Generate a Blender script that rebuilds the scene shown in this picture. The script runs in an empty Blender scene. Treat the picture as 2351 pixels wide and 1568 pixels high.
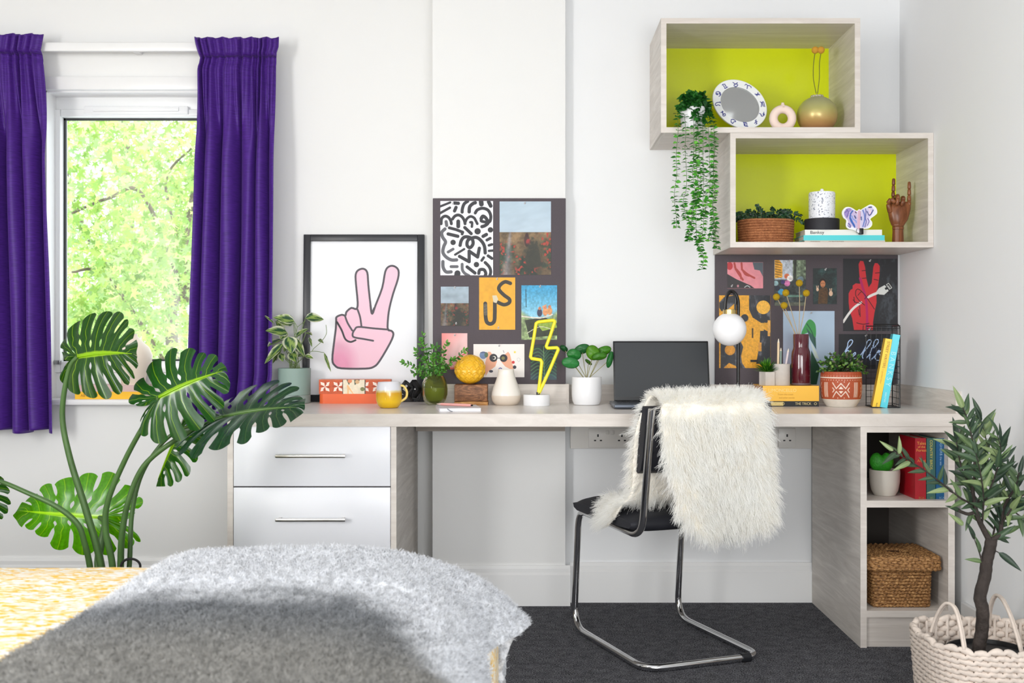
import bpy, bmesh, math, random
import numpy as np
from mathutils import Vector, Matrix, noise as mnoise

random.seed(7)
rng = np.random.default_rng(7)
S = bpy.context.scene
COL = S.collection

# ------------------------------------------------------------------ camera
F = 2553.0            # focal length in px of the 2351 px wide frame
CX, CY = 1211.0, 776.0
CAMZ = 1.0
cam_d = bpy.data.cameras.new('camera')
cam = bpy.data.objects.new('camera', cam_d)
COL.objects.link(cam)
cam.location = (0, 0, CAMZ)
cam.rotation_euler = (math.pi / 2, 0, 0)
cam_d.sensor_width = 36
cam_d.lens = F / 2351 * 36
cam_d.shift_x = -(CX - 1175.5) / 2351
cam_d.shift_y = -(784 - CY) / 2351
cam_d.clip_end = 200
cam_d.dof.use_dof = True
cam_d.dof.focus_distance = 3.75
cam_d.dof.aperture_fstop = 5.6
S.camera = cam

# ------------------------------------------------------------------ world, lights, exposure
W = bpy.data.worlds.new('sky'); S.world = W
W.use_nodes = True
wn = W.node_tree.nodes; wl = W.node_tree.links
bg = wn['Background']
bg.inputs[0].default_value = (0.93, 0.97, 1.0, 1)
bg.inputs[1].default_value = 2.8
S.view_settings.view_transform = 'Standard'
S.view_settings.look = 'None'
S.view_settings.exposure = -0.10
S.view_settings.gamma = 1.0
S.view_settings.use_curve_mapping = False
S.cycles.use_denoising = True
S.cycles.max_bounces = 10
S.cycles.diffuse_bounces = 5
S.cycles.transparent_max_bounces = 16

def area(name, loc, target, sx, sy, power, col=(1, 1, 1)):
    l = bpy.data.lights.new(name, 'AREA'); l.shape = 'RECTANGLE'
    l.size = sx; l.size_y = sy; l.energy = power; l.color = col
    o = bpy.data.objects.new(name, l); COL.objects.link(o)
    o.location = loc
    o.rotation_euler = (Vector(target) - Vector(loc)).to_track_quat('-Z', 'Y').to_euler()
    return o
area('softbox_left', (-2.45, -0.2, 1.35), (1.1, 4.0, 0.4), 0.6, 1.6, 80, (1.0, 0.993, 0.98))
area('softbox_right', (0.95, -1.2, 0.9), (0.2, 4.2, 0.3), 1.3, 1.2, 58, (0.98, 0.99, 1.0))
area('front_fill_light', (-0.4, -2.15, 1.4), (-0.2, 4.2, 0.2), 3.4, 1.5, 82, (0.975, 0.99, 1.0))  # added fill behind the camera to brighten under the desk; no window there
area('overhead_fill', (-0.3, 1.5, 2.56), (-0.3, 1.5, 0), 2.6, 2.6, 15, (0.96, 0.98, 1))  # added soft overhead fill, not a ceiling fitting
sun_d = bpy.data.lights.new('sun', 'SUN'); sun_d.energy = 4.0; sun_d.angle = 0.03
sun_d.color = (1.0, 0.96, 0.86)
sun = bpy.data.objects.new('sun', sun_d); COL.objects.link(sun)
sun.rotation_euler = (math.radians(42), 0, math.radians(-150 + 180))

# ------------------------------------------------------------------ helpers
def P(px, py, d):
    return Vector(((px - CX) * d / F, d, CAMZ - (py - CY) * d / F))
def X_(px, d): return (px - CX) * d / F
def Z_(py, d): return CAMZ - (py - CY) * d / F

def lin(c):
    c = np.asarray(c, float)
    return np.where(c <= 0.04045, c / 12.92, ((np.maximum(c, 0) + 0.055) / 1.055) ** 2.4)
def rgb(r, g, b):
    l = lin(np.array([r, g, b]) / 255.0)
    return (float(l[0]), float(l[1]), float(l[2]), 1.0)

def new_mat(name):
    m = bpy.data.materials.new(name); m.use_nodes = True
    return m, m.node_tree.nodes, m.node_tree.links, m.node_tree.nodes['Principled BSDF']

def mat(name, c, rough=0.5, metal=0.0, bump=0.0, bscale=200.0, var=0.0, vscale=8.0, spec=None, coat=0.0,
        trans=0.0, ior=1.45, sss=0.0, bdist=0.002, alpha=None):
    m, n, l, p = new_mat(name)
    c = rgb(*c) if max(c) > 1.0 else (c[0], c[1], c[2], 1)
    p.inputs['Base Color'].default_value = c
    p.inputs['Roughness'].default_value = rough
    p.inputs['Metallic'].default_value = metal
    if spec is not None: p.inputs['Specular IOR Level'].default_value = spec
    if coat: p.inputs['Coat Weight'].default_value = coat; p.inputs['Coat Roughness'].default_value = 0.08
    if trans: p.inputs['Transmission Weight'].default_value = trans
    p.inputs['IOR'].default_value = ior
    tc = n.new('ShaderNodeTexCoord')
    if var:
        t = n.new('ShaderNodeTexNoise'); t.inputs['Scale'].default_value = vscale; t.inputs['Detail'].default_value = 4
        l.new(tc.outputs['Object'], t.inputs['Vector'])
        mr = n.new('ShaderNodeMapRange'); mr.inputs[1].default_value = 0.3; mr.inputs[2].default_value = 0.7
        mr.inputs[3].default_value = 1 - var; mr.inputs[4].default_value = 1 + var * 0.5
        l.new(t.outputs['Fac'], mr.inputs[0])
        mx = n.new('ShaderNodeVectorMath'); mx.operation = 'SCALE'
        mx.inputs[0].default_value = c[:3]
        l.new(mr.outputs[0], mx.inputs['Scale']); l.new(mx.outputs[0], p.inputs['Base Color'])
    if bump:
        t = n.new('ShaderNodeTexNoise'); t.inputs['Scale'].default_value = bscale; t.inputs['Detail'].default_value = 3
        l.new(tc.outputs['Object'], t.inputs['Vector'])
        b = n.new('ShaderNodeBump'); b.inputs['Strength'].default_value = bump; b.inputs['Distance'].default_value = bdist
        l.new(t.outputs['Fac'], b.inputs['Height']); l.new(b.outputs[0], p.inputs['Normal'])
    return m

def ramp(n, stops):
    r = n.new('ShaderNodeValToRGB'); e = r.color_ramp.elements
    while len(e) < len(stops): e.new(0.5)
    for i, (pos, c) in enumerate(stops):
        e[i].position = pos; e[i].color = rgb(*c)
    return r

def wood(name, c1, c2, scale=(2, 30, 30), rough=0.5, dist=1.5, bump=0.15, rot=(0, 0, 0), spec=0.35):
    m, n, l, p = new_mat(name)
    tc = n.new('ShaderNodeTexCoord'); mp = n.new('ShaderNodeMapping')
    mp.inputs['Scale'].default_value = scale; mp.inputs['Rotation'].default_value = rot
    l.new(tc.outputs['Object'], mp.inputs['Vector'])
    t = n.new('ShaderNodeTexNoise'); t.inputs['Scale'].default_value = 1.0; t.inputs['Detail'].default_value = 7
    t.inputs['Roughness'].default_value = 0.65; t.inputs['Distortion'].default_value = dist
    l.new(mp.outputs[0], t.inputs['Vector'])
    mid = tuple((a + b) / 2 for a, b in zip(c1, c2))
    r = ramp(n, [(0.3, c1), (0.5, mid), (0.68, c2)])
    l.new(t.outputs['Fac'], r.inputs[0]); l.new(r.outputs[0], p.inputs['Base Color'])
    b = n.new('ShaderNodeBump'); b.inputs['Strength'].default_value = bump; b.inputs['Distance'].default_value = 0.001
    l.new(t.outputs['Fac'], b.inputs['Height']); l.new(b.outputs[0], p.inputs['Normal'])
    p.inputs['Roughness'].default_value = rough; p.inputs['Specular IOR Level'].default_value = spec
    return m

def leafmat(name, trans=0.35, rough=0.35, bump=0.0, spec=0.5):
    """vertex-coloured leaf with a thin translucent body"""
    m, n, l, p = new_mat(name)
    a = n.new('ShaderNodeAttribute'); a.attribute_name = 'Col'
    l.new(a.outputs['Color'], p.inputs['Base Color'])
    p.inputs['Roughness'].default_value = rough; p.inputs['Specular IOR Level'].default_value = spec
    tr = n.new('ShaderNodeBsdfTranslucent'); l.new(a.outputs['Color'], tr.inputs['Color'])
    mx = n.new('ShaderNodeMixShader'); mx.inputs[0].default_value = trans
    l.new(p.outputs[0], mx.inputs[1]); l.new(tr.outputs[0], mx.inputs[2])
    l.new(mx.outputs[0], n['Material Output'].inputs['Surface'])
    return m

def colmat(name, rough=0.5, spec=0.4, coat=0.0):
    m, n, l, p = new_mat(name)
    a = n.new('ShaderNodeAttribute'); a.attribute_name = 'Col'
    l.new(a.outputs['Color'], p.inputs['Base Color'])
    p.inputs['Roughness'].default_value = rough; p.inputs['Specular IOR Level'].default_value = spec
    if coat: p.inputs['Coat Weight'].default_value = coat
    return m

# ---- scene objects
def thing(name, label, cat, loc, group=None):
    o = bpy.data.objects.new(name, None); COL.objects.link(o)
    o.empty_display_size = 0.05; o.location = loc
    o['label'] = label; o['category'] = cat
    if group: o['group'] = group
    return o

def attach(o, parent):
    if parent is None: return
    o.parent = parent
    t = Vector((0, 0, 0)); q = parent
    while q is not None:
        t += q.location; q = q.parent if q.parent is not None and q.parent.type == 'EMPTY' else None
    if parent.type == 'EMPTY':
        o.matrix_parent_inverse = Matrix.Translation(-t)

def tag(o, label=None, cat=None, group=None, kind=None):
    if label: o['label'] = label
    if cat: o['category'] = cat
    if group: o['group'] = group
    if kind: o['kind'] = kind
    return o

class MB:
    def __init__(s): s.v = []; s.f = []; s.c = []; s.n = 0; s.usecol = False
    def add(s, verts, faces, col=None):
        verts = np.asarray(verts, float).reshape(-1, 3)
        b = s.n
        s.v.append(verts)
        s.f.extend([tuple(int(i) + b for i in f) for f in faces])
        s.n += len(verts)
        if col is not None:
            s.usecol = True
            col = np.asarray(col, float)
            if col.ndim == 1: col = np.tile(col, (len(verts), 1))
            s.c.append(col)
        else: s.c.append(np.ones((len(verts), 3)))
        return s
    def box(s, x0, x1, y0, y1, z0, z1, bev=0.0, seg=2, M=None, col=None):
        bm = bmesh.new(); bmesh.ops.create_cube(bm, size=1)
        for v in bm.verts:
            v.co = Vector(((x0 + x1) / 2 + v.co.x * (x1 - x0), (y0 + y1) / 2 + v.co.y * (y1 - y0), (z0 + z1) / 2 + v.co.z * (z1 - z0)))
        if bev > 0:
            bmesh.ops.bevel(bm, geom=bm.edges[:], offset=bev, segments=seg, profile=0.5, affect='EDGES')
        if M is not None: bm.transform(M)
        s.bm(bm, col); return s
    def bm(s, bm, col=None):
        bm.verts.index_update()
        s.add([v.co[:] for v in bm.verts], [[v.index for v in f.verts] for f in bm.faces], col); bm.free()
    def grid(s, G, closed_u=False, closed_v=False, col=None, flip=False):
        """G: (nu, nv, 3)"""
        G = np.asarray(G, float); nu, nv = G.shape[:2]
        idx = np.arange(nu * nv).reshape(nu, nv)
        if closed_u: idx = np.vstack([idx, idx[:1]])
        if closed_v: idx = np.hstack([idx, idx[:, :1]])
        a = idx[:-1, :-1].ravel(); b = idx[1:, :-1].ravel(); c = idx[1:, 1:].ravel(); d = idx[:-1, 1:].ravel()
        q = np.stack([a, b, c, d], 1)
        if flip: q = q[:, ::-1]
        s.add(G.reshape(-1, 3), q.tolist(), None if col is None else np.asarray(col).reshape(-1, 3) if np.asarray(col).ndim > 1 else col)
        return s
    def tube(s, pts, r, n=10, caps=True, col=None, closed=False):
        pts = [Vector(p) for p in pts]; m = len(pts)
        rr = [r] * m if np.isscalar(r) else list(r)
        T = []
        for i in range(m):
            if closed: t = pts[(i + 1) % m] - pts[i - 1]
            else: t = pts[min(i + 1, m - 1)] - pts[max(i - 1, 0)]
            T.append(t.normalized() if t.length > 1e-9 else Vector((0, 0, 1)))
        up = Vector((0, 0, 1)) if abs(T[0].z) < 0.9 else Vector((1, 0, 0))
        N = (up - T[0] * up.dot(T[0])).normalized()
        G = []
        for i in range(m):
            if i:
                N = N - T[i] * N.dot(T[i])
                N = N.normalized() if N.length > 1e-9 else T[i].orthogonal().normalized()
            B = T[i].cross(N)
            G.append([(pts[i] + (N * math.cos(a) + B * math.sin(a)) * rr[i])[:] for a in (2 * math.pi * k / n for k in range(n))])
        b = s.n
        s.grid(np.array(G), closed_v=True, closed_u=closed, col=col)
        if caps and not closed:
            s.f.append(tuple(b + k for k in range(n))[::-1] if False else tuple(b + k for k in range(n)))
            s.f.append(tuple(b + (m - 1) * n + k for k in range(n))[::-1])
        return s
    def lathe(s, prof, cx, cy, n=40, col=None, capb=True, capt=False, sx=1, sy=1):
        """prof: list (r, z) bottom to top"""
        a = np.linspace(0, 2 * np.pi, n, endpoint=False)
        G = np.array([[(cx + r * np.cos(t) * sx, cy + r * np.sin(t) * sy, z) for t in a] for r, z in prof])
        b = s.n; s.grid(G, closed_v=True, col=col)
        if capb and prof[0][0] > 1e-5: s.f.append(tuple(b + k for k in range(n))[::-1])
        if capt and prof[-1][0] > 1e-5: s.f.append(tuple(b + (len(prof) - 1) * n + k for k in range(n)))
        return s
    def ball(s, c, r, nu=16, nv=24, col=None, R=None):
        rx, ry, rz = (r, r, r) if np.isscalar(r) else r
        G = []
        for i in range(nu + 1):
            t = math.pi * i / nu
            G.append([(math.sin(t) * math.cos(2 * math.pi * k / nv) * rx, math.sin(t) * math.sin(2 * math.pi * k / nv) * ry, -math.cos(t) * rz) for k in range(nv)])
        G = np.array(G)
        if R is not None: G = G @ np.array(R.to_3x3()).T
        s.grid(G + np.array(c[:]), closed_v=True, col=col); return s
    def build(s, name, m=None, parent=None, smooth=True, label=None, kind=None, angle=40, thick=None):
        V = np.concatenate(s.v) if s.v else np.zeros((0, 3))
        me = bpy.data.meshes.new(name)
        me.from_pydata(V.tolist(), [], s.f)
        if s.usecol:
            c = np.concatenate(s.c)
            at = me.color_attributes.new('Col', 'FLOAT_COLOR', 'POINT')
            at.data.foreach_set('color', np.hstack([c, np.ones((len(c), 1))]).astype(np.float32).ravel())
        me.validate(); me.update()
        if smooth:
            me.polygons.foreach_set('use_smooth', [True] * len(me.polygons))
            if angle < 180: me.set_sharp_from_angle(angle=math.radians(angle))
        if m: me.materials.append(m)
        o = bpy.data.objects.new(name, me); COL.objects.link(o)
        if parent is not None: attach(o, parent)
        if label: o['label'] = label
        if kind: o['kind'] = kind
        if thick:
            md = o.modifiers.new('t', 'SOLIDIFY'); md.thickness = thick; md.offset = 0
        return o

def spl(pts, n=8, closed=False):
    """Catmull-Rom through points, any dimension"""
    p = np.asarray([tuple(q) for q in pts], float); m = len(p); out = []
    rngi = range(m) if closed else range(m - 1)
    for i in rngi:
        if closed: a, b, c, d = p[(i - 1) % m], p[i], p[(i + 1) % m], p[(i + 2) % m]
        else: a, b, c, d = p[max(i - 1, 0)], p[i], p[i + 1], p[min(i + 2, m - 1)]
        for k in range(n):
            t = k / n
            out.append(0.5 * ((2 * b) + (-a + c) * t + (2 * a - 5 * b + 4 * c - d) * t * t + (-a + 3 * b - 3 * c + d) * t ** 3))
    if not closed: out.append(p[-1])
    return np.array(out)

def vnoise(X, Y, s, seed=0):
    """smooth value noise on arrays, about 0..1"""
    r = np.random.default_rng(seed); T = r.random((64, 64))
    x = X / s; y = Y / s; xi = np.floor(x).astype(int); yi = np.floor(y).astype(int)
    fx = x - xi; fy = y - yi; fx = fx * fx * (3 - 2 * fx); fy = fy * fy * (3 - 2 * fy)
    g = lambda a, b: T[a % 64, b % 64]
    return (g(xi, yi) * (1 - fx) + g(xi + 1, yi) * fx) * (1 - fy) + (g(xi, yi + 1) * (1 - fx) + g(xi + 1, yi + 1) * fx) * fy
def fbm(X, Y, s, seed=0, o=3):
    t = 0; a = 1; w = 0
    for k in range(o):
        t = t + a * vnoise(X + 31.7 * k, Y, s / 2 ** k, seed + k); w += a; a *= 0.55
    return t / w

class Canvas:
    """a flat print: painted on a fine grid of vertices, coordinates in photo px"""
    def __init__(s, x0, y0, x1, y1, res=1.5, bg=(255, 255, 255)):
        s.x0, s.y0, s.x1, s.y1, s.res = x0, y0, x1, y1, res
        nx = int((x1 - x0) * res) + 1; ny = int((y1 - y0) * res) + 1
        s.X, s.Y = np.meshgrid(np.linspace(x0, x1, nx), np.linspace(y0, y1, ny))
        s.c = np.ones((ny, nx, 3)) * np.array(bg, float) / 255
    def mix(s, m, col):
        col = np.asarray(col, float)
        if col.ndim == 1: col = col / 255
        s.c = s.c * (1 - m[..., None]) + col * m[..., None]
    def sd(s, d): return np.clip(0.5 - d * s.res, 0, 1)
    def _seg(s, pts, closed=False):
        D = np.full(s.X.shape, 1e9); p = list(pts)
        if closed: p = p + [p[0]]
        for (ax, ay), (bx, by) in zip(p[:-1], p[1:]):
            dx, dy = bx - ax, by - ay; q = dx * dx + dy * dy + 1e-9
            t = np.clip(((s.X - ax) * dx + (s.Y - ay) * dy) / q, 0, 1)
            D = np.minimum(D, (s.X - ax - t * dx) ** 2 + (s.Y - ay - t * dy) ** 2)
        return np.sqrt(D)
    def stroke(s, pts, w, col, smooth=0, closed=False):
        if smooth: pts = spl(pts, smooth, closed)
        s.mix(s.sd(s._seg(pts, closed) - w / 2), col)
    def poly(s, pts, col, smooth=0, a=1.0):
        if smooth: pts = spl(pts, smooth, True)
        ins = np.zeros(s.X.shape, bool); p = [tuple(q) for q in pts]
        for (ax, ay), (bx, by) in zip(p, p[1:] + p[:1]):
            c = ((ay > s.Y) != (by > s.Y))
            if ay != by: ins ^= c & (s.X < (bx - ax) * (s.Y - ay) / (by - ay) + ax)
        d = s._seg(p, True)
        s.mix(s.sd(np.where(ins, -d, d)) * a, col)
    def disk(s, x, y, r, col, ry=None):
        ry = ry or r
        d = (np.sqrt(((s.X - x) / r) ** 2 + ((s.Y - y) / ry) ** 2) - 1) * min(r, ry)
        s.mix(s.sd(d), col)
    def rect(s, x0, y0, x1, y1, col, a=1.0):
        d = np.maximum(np.maximum(x0 - s.X, s.X - x1), np.maximum(y0 - s.Y, s.Y - y1))
        s.mix(s.sd(d) * a, col)
    def speck(s, scale, amt, seed=0, stretch=1.0):
        s.c = np.clip(s.c * (1 + (fbm(s.X, s.Y * stretch, scale, seed)[..., None] - 0.5) * amt), 0, 1)
    def sheet(s, name, fmap, m, parent=None, thick=0.0012, label=None):
        """fmap(X, Y) -> (…,3) world; thickness goes away from the camera (+y)"""
        G = fmap(s.X, s.Y); mb = MB(); col = lin(s.c)
        mb.grid(G, col=col, flip=False)
        ny, nx = s.X.shape
        ring = [(0, i) for i in range(nx)] + [(j, nx - 1) for j in range(1, ny)] + [(ny - 1, i) for i in range(nx - 2, -1, -1)] + [(j, 0) for j in range(ny - 2, 0, -1)]
        rv = np.array([G[j, i] for j, i in ring]); bv = rv + np.array([0, thick, 0])
        n = len(ring); rc = np.array([col[j, i] for j, i in ring])
        mb.add(np.vstack([rv, bv]), [(k, (k + 1) % n, n + (k + 1) % n, n + k) for k in range(n)] + [tuple(range(n, 2 * n))], np.vstack([rc, rc]))
        return mb.build(name, m, parent, smooth=True, label=label, angle=30)

def planemap(d):
    return lambda X, Y: np.stack([(X - CX) * d / F, np.full(X.shape, d), CAMZ - (Y - CY) * d / F], -1)

def text(name, s, size, loc, rot, m, parent=None, ext=0.0002, align='CENTER', sx=1.0):
    cu = bpy.data.curves.new(name, 'FONT'); cu.body = s; cu.size = size; cu.align_x = align; cu.align_y = 'CENTER'; cu.extrude = ext
    o = bpy.data.objects.new(name, cu); COL.objects.link(o)
    me = bpy.data.meshes.new_from_object(o); bpy.data.objects.remove(o); bpy.data.curves.remove(cu)
    me.name = name
    M = Matrix.Translation(loc) @ rot.to_4x4() @ Matrix.Diagonal((sx, 1, 1, 1))
    me.transform(M); me.materials.clear(); me.materials.append(m)
    o = bpy.data.objects.new(name, me); COL.objects.link(o)
    if parent is not None: attach(o, parent)
    return o
FRONT = Matrix.Rotation(math.pi / 2, 3, 'X')       # text facing the camera, reading along +x

def copy_tree(o, parent=None):
    c = o.copy(); COL.objects.link(c)
    if parent is not None:
        c.parent = parent; c.matrix_parent_inverse = o.matrix_parent_inverse.copy()
    for ch in list(o.children): copy_tree(ch, c)
    return c

def struct(name, mb, m, parent=None, **k):
    o = mb.build(name, m, parent, **k)
    if parent is None: o['kind'] = 'structure'
    return o
# ------------------------------------------------------------------ key planes
DF = 3.59      # front edge of the desk
WR = 4.22      # wall to the right of the chimney breast
BR = 4.165     # face of the chimney breast
WL = 4.31      # window wall
XR = 1.412     # right-hand wall
XL = -2.75
YF = -2.3
ZC = 2.62
ZD = 0.755     # top of the desk

# ------------------------------------------------------------------ materials
M_wall = mat('wall_paint', (0.81, 0.81, 0.80), 0.75, bump=0.05, bscale=300)
M_wallr = mat('wall_paint_cool', (0.82, 0.83, 0.84), 0.75, bump=0.05, bscale=300)
M_ceil = mat('ceiling_paint', (0.5, 0.5, 0.5), 0.9)
M_trim = mat('gloss_white_trim', (0.84, 0.84, 0.835), 0.3)
M_upvc = mat('upvc', (0.86, 0.87, 0.87), 0.25)
M_board = mat('pinboard_felt', (92, 85, 90), 0.95, bump=0.3, bscale=900, var=0.08, vscale=400)
M_wood = wood('limed_oak', (200, 191, 183), (226, 219, 212), (1.5, 26, 60), 0.42)
M_woodtop = wood('limed_oak_top_lit', (222, 214, 208), (238, 232, 227), (2.5, 40, 60), 0.25)  # oak lightened on top to stand in for overhead light and grazing reflection
M_woodend = wood('limed_oak_side', (196, 189, 181), (226, 220, 213), (70, 2.2, 30), 0.5, rot=(0.45, 0, 0))
M_edge = wood('limed_oak_edge', (204, 195, 187), (224, 217, 210), (3, 20, 20), 0.4)
M_batten = wood('batten_oak', (150, 140, 130), (176, 166, 156), (2, 30, 60), 0.5)
M_lime = mat('lime_laminate', (0.62, 0.69, 0.004), 0.2, spec=0.5)
M_chrome = mat('chrome', (0.62, 0.62, 0.63), 0.09, 1.0)
M_steel = mat('brushed_steel', (0.66, 0.64, 0.61), 0.28, 1.0)
M_black = mat('black_metal', (18, 18, 20), 0.35)
M_blackp = mat('black_plastic', (28, 29, 33), 0.4)
M_white = mat('white_ceramic', (236, 236, 238), 0.25)
M_print = colmat('print_paper', 0.45)
M_carpet, n, l, p = new_mat('charcoal_carpet')
tc = n.new('ShaderNodeTexCoord')
t = n.new('ShaderNodeTexNoise'); t.inputs['Scale'].default_value = 230; t.inputs['Detail'].default_value = 4
t2 = n.new('ShaderNodeTexNoise'); t2.inputs['Scale'].default_value = 30; t2.inputs['Detail'].default_value = 3
l.new(tc.outputs['Object'], t.inputs['Vector']); l.new(tc.outputs['Object'], t2.inputs['Vector'])
ad = n.new('ShaderNodeMath'); ad.operation = 'MULTIPLY_ADD'; ad.inputs[1].default_value = 0.25
l.new(t2.outputs['Fac'], ad.inputs[0]); l.new(t.outputs['Fac'], ad.inputs[2])
r = ramp(n, [(0.45, (44, 44, 46)), (0.60, (78, 78, 82)), (0.76, (126, 126, 131))])
l.new(ad.outputs[0], r.inputs[0]); l.new(r.outputs[0], p.inputs['Base Color'])
b = n.new('ShaderNodeBump'); b.inputs['Strength'].default_value = 0.9; b.inputs['Distance'].default_value = 0.006
l.new(t.outputs['Fac'], b.inputs['Height']); l.new(b.outputs[0], p.inputs['Normal'])
p.inputs['Roughness'].default_value = 1.0; p.inputs['Specular IOR Level'].default_value = 0.1

def ceramic(name, c, rough=0.3, **k): return mat(name, c, rough, **k)

# ------------------------------------------------------------------ room shell
struct('floor', MB().box(XL - .1, XR + .1, YF - .1, WL + .3, -0.1, 0), M_carpet, smooth=False)
struct('ceiling', MB().box(XL - .1, XR + .1, YF - .1, WL + .3, ZC, ZC + .1), M_ceil, smooth=False)
xb0, xb1 = X_(993, BR), X_(1298, BR)     # chimney breast
# window opening in the wall
wx0, wx1 = X_(100, WL), X_(590, WL)
wz1 = Z_(205, WL); wz0 = 0.765
wb = MB()
wb.box(XL, wx0, WL, WL + .145, 0, ZC)
wb.box(wx0, wx1, WL, WL + .145, wz1, ZC)
wb.box(wx0, wx1, WL, WL + .145, 0, wz0 - .02)
wb.box(wx1, xb1 + .001, WL, WL + .145, 0, ZC)
struct('wall_back', wb, M_wall, smooth=False)
struct('wall_chimney_breast', MB().box(xb0, xb1, BR, WL + .2, 0, ZC), M_wall, smooth=False)
struct('wall_alcove', MB().box(xb1, XR + .1, WR, WL + .2, 0, ZC), M_wallr, smooth=False)
struct('wall_right', MB().box(XR, XR + .1, YF, WR, 0, ZC), mat('wall_paint_brightened', (0.88, 0.89, 0.90), 0.75, bump=0.05, bscale=300), smooth=False)  # paint made brighter on this wall to make up for weak light
struct('wall_left', MB().box(XL - .1, XL, YF, WL, 0, ZC), M_wall, smooth=False)
struct('wall_front', MB().box(XL - .1, XR + .1, YF - .1, YF, 0, ZC), M_wall, smooth=False)

def skirting(name, x0, x1, y, z=0.15, ends=False):
    prof = [(0, z), (-.008, z), (-.013, z - .012), (-.013, z - .026), (-.018, z - .034), (-.018, 0.0), (0, 0)]
    mb = MB()
    G = np.array([[(x0, y + a, h) for a, h in prof], [(x1, y + a, h) for a, h in prof]])
    mb.grid(G, closed_v=True, flip=True); n = len(prof)
    mb.f.append(tuple(range(n))); mb.f.append(tuple(range(2 * n - 1, n - 1, -1)))
    struct(name, mb, M_trim, smooth=False)
skirting('baseboard_breast', xb0 - .018, xb1 + .018, BR)
skirting('baseboard_alcove', xb1 + .018, 1.08, WR)
skirting('baseboard_window_wall', XL, xb0 - .02, WL)
# lintel board over the window and a white boxing strip on the corner
struct('trim_1', MB().box(X_(60, 4.28), X_(600, 4.28), WL - .028, WL, Z_(205, 4.28), Z_(175, 4.28), .003), M_trim)
skb = MB(); skb.box(XR - .016, XR, 2.0, 3.585, 0, .15, .003)
struct('baseboard_right', skb, M_trim)

# ------------------------------------------------------------------ window
WY = 4.43
win = bpy.data.objects.new('window_1', None); COL.objects.link(win); win.location = (X_(350, WY), WY, wz0)
win['kind'] = 'structure'
gx0 = X_(149, WY); gz1 = Z_(273, WY); gz0 = Z_(829, WY); gx1 = X_(560, WY)
fr = MB()
fx0, fx1 = wx0 - .01, wx1 + .01
fz0, fz1 = wz0 - .005, wz1 + .01
sx0, sx1, sz0, sz1 = gx0 - .028, gx1 + .028, gz0 - .045, gz1 + .03
for (a, b_, c, d) in ((fx0, sx0, fz0, fz1), (sx1, fx1, fz0, fz1), (sx0, sx1, fz0, sz0), (sx0, sx1, sz1, fz1)):
    fr.box(a, b_, WY - .03, WY + .05, c, d, .004)
fr.build('outer_frame', M_upvc, win)
fr = MB()
for (a, b_, c, d) in ((sx0, gx0, sz0, sz1), (gx1, sx1, sz0, sz1), (gx0, gx1, sz0, gz0), (gx0, gx1, gz1, sz1)):
    fr.box(a, b_, WY - .045, WY + .03, c, d, .006)
fr.build('sash', M_upvc, win)
M_gasket = mat('gasket', (60, 62, 62), 0.6)
fr = MB(); g = .008
for (a, b_, c, d) in ((gx0, gx0 + g, gz0, gz1), (gx1 - g, gx1, gz0, gz1), (gx0, gx1, gz0, gz0 + g), (gx0, gx1, gz1 - g, gz1)):
    fr.box(a, b_, WY - .012, WY + .0, c, d)
fr.build('gasket', M_gasket, win, smooth=False)
M_glass, n, l, p = new_mat('window_glass')
tr = n.new('ShaderNodeBsdfTransparent'); tr.inputs[0].default_value = (.98, 1, .99, 1)
gl = n.new('ShaderNodeBsdfGlossy'); gl.inputs['Roughness'].default_value = 0.02
mx = n.new('ShaderNodeMixShader'); mx.inputs[0].default_value = 0.08
l.new(tr.outputs[0], mx.inputs[1]); l.new(gl.outputs[0], mx.inputs[2]); l.new(mx.outputs[0], n['Material Output'].inputs['Surface'])
MB().box(gx0, gx1, WY, WY + .006, gz0, gz1).build('pane', M_glass, win, smooth=False)
# reveal lining left / top
fr = MB(); fr.box(wx0 - .002, wx0 + .012, WL, WY - .03, wz0, wz1); fr.box(wx1 - .012, wx1 + .002, WL, WY - .03, wz0, wz1)
fr.box(wx0, wx1, WL, WY - .03, wz1 - .012, wz1 + .002)
fr.build('reveal_lining', M_trim, win, smooth=False)
# trickle vent on the head of the frame
vt = MB(); y0 = WY - .056
vt.box(X_(192, y0), X_(431, y0), y0, WY - .028, Z_(262, y0), Z_(243, y0), .004)
vv = vt.build('trickle_vent', M_upvc, win)
vt = MB()
vt.box(X_(213, y0), X_(411, y0), y0 - .006, y0 + .002, Z_(256, y0), Z_(246, y0), .003)
vt.build('vent_flap', M_upvc, vv)
sill = MB(); sill.box(wx0 - .02, wx1 + .02, WL - .06, WY - .03, wz0 - .022, wz0, .006)
sill.build('window_sill', M_trim, win)
M_hinge = mat('hinge_metal', (150, 150, 150), .3, .8)
MB().box(gx0 - .02, gx0 + .004, WY - .06, WY - .04, gz0 - .012, gz0 + .004, .002).build('hinge', M_hinge, win)

# ------------------------------------------------------------------ curtain rail and curtains
rl = thing('curtain_rail', 'slim white curtain rail above the window behind both purple curtains', 'curtain rail', (X_(330, 4.22), 4.22, Z_(105, 4.22)))
y0 = 4.215
MB().box(X_(-60, y0), X_(628, y0), y0, y0 + .022, Z_(117, y0), Z_(97, y0), .003).build('track', M_trim, rl)
mb = MB()
for px in (20, 300, 600): mb.box(X_(px, y0) - .012, X_(px, y0) + .012, y0 + .02, WL, Z_(112, y0), Z_(102, y0), .002)
mb.build('bracket', M_trim, rl)

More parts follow.
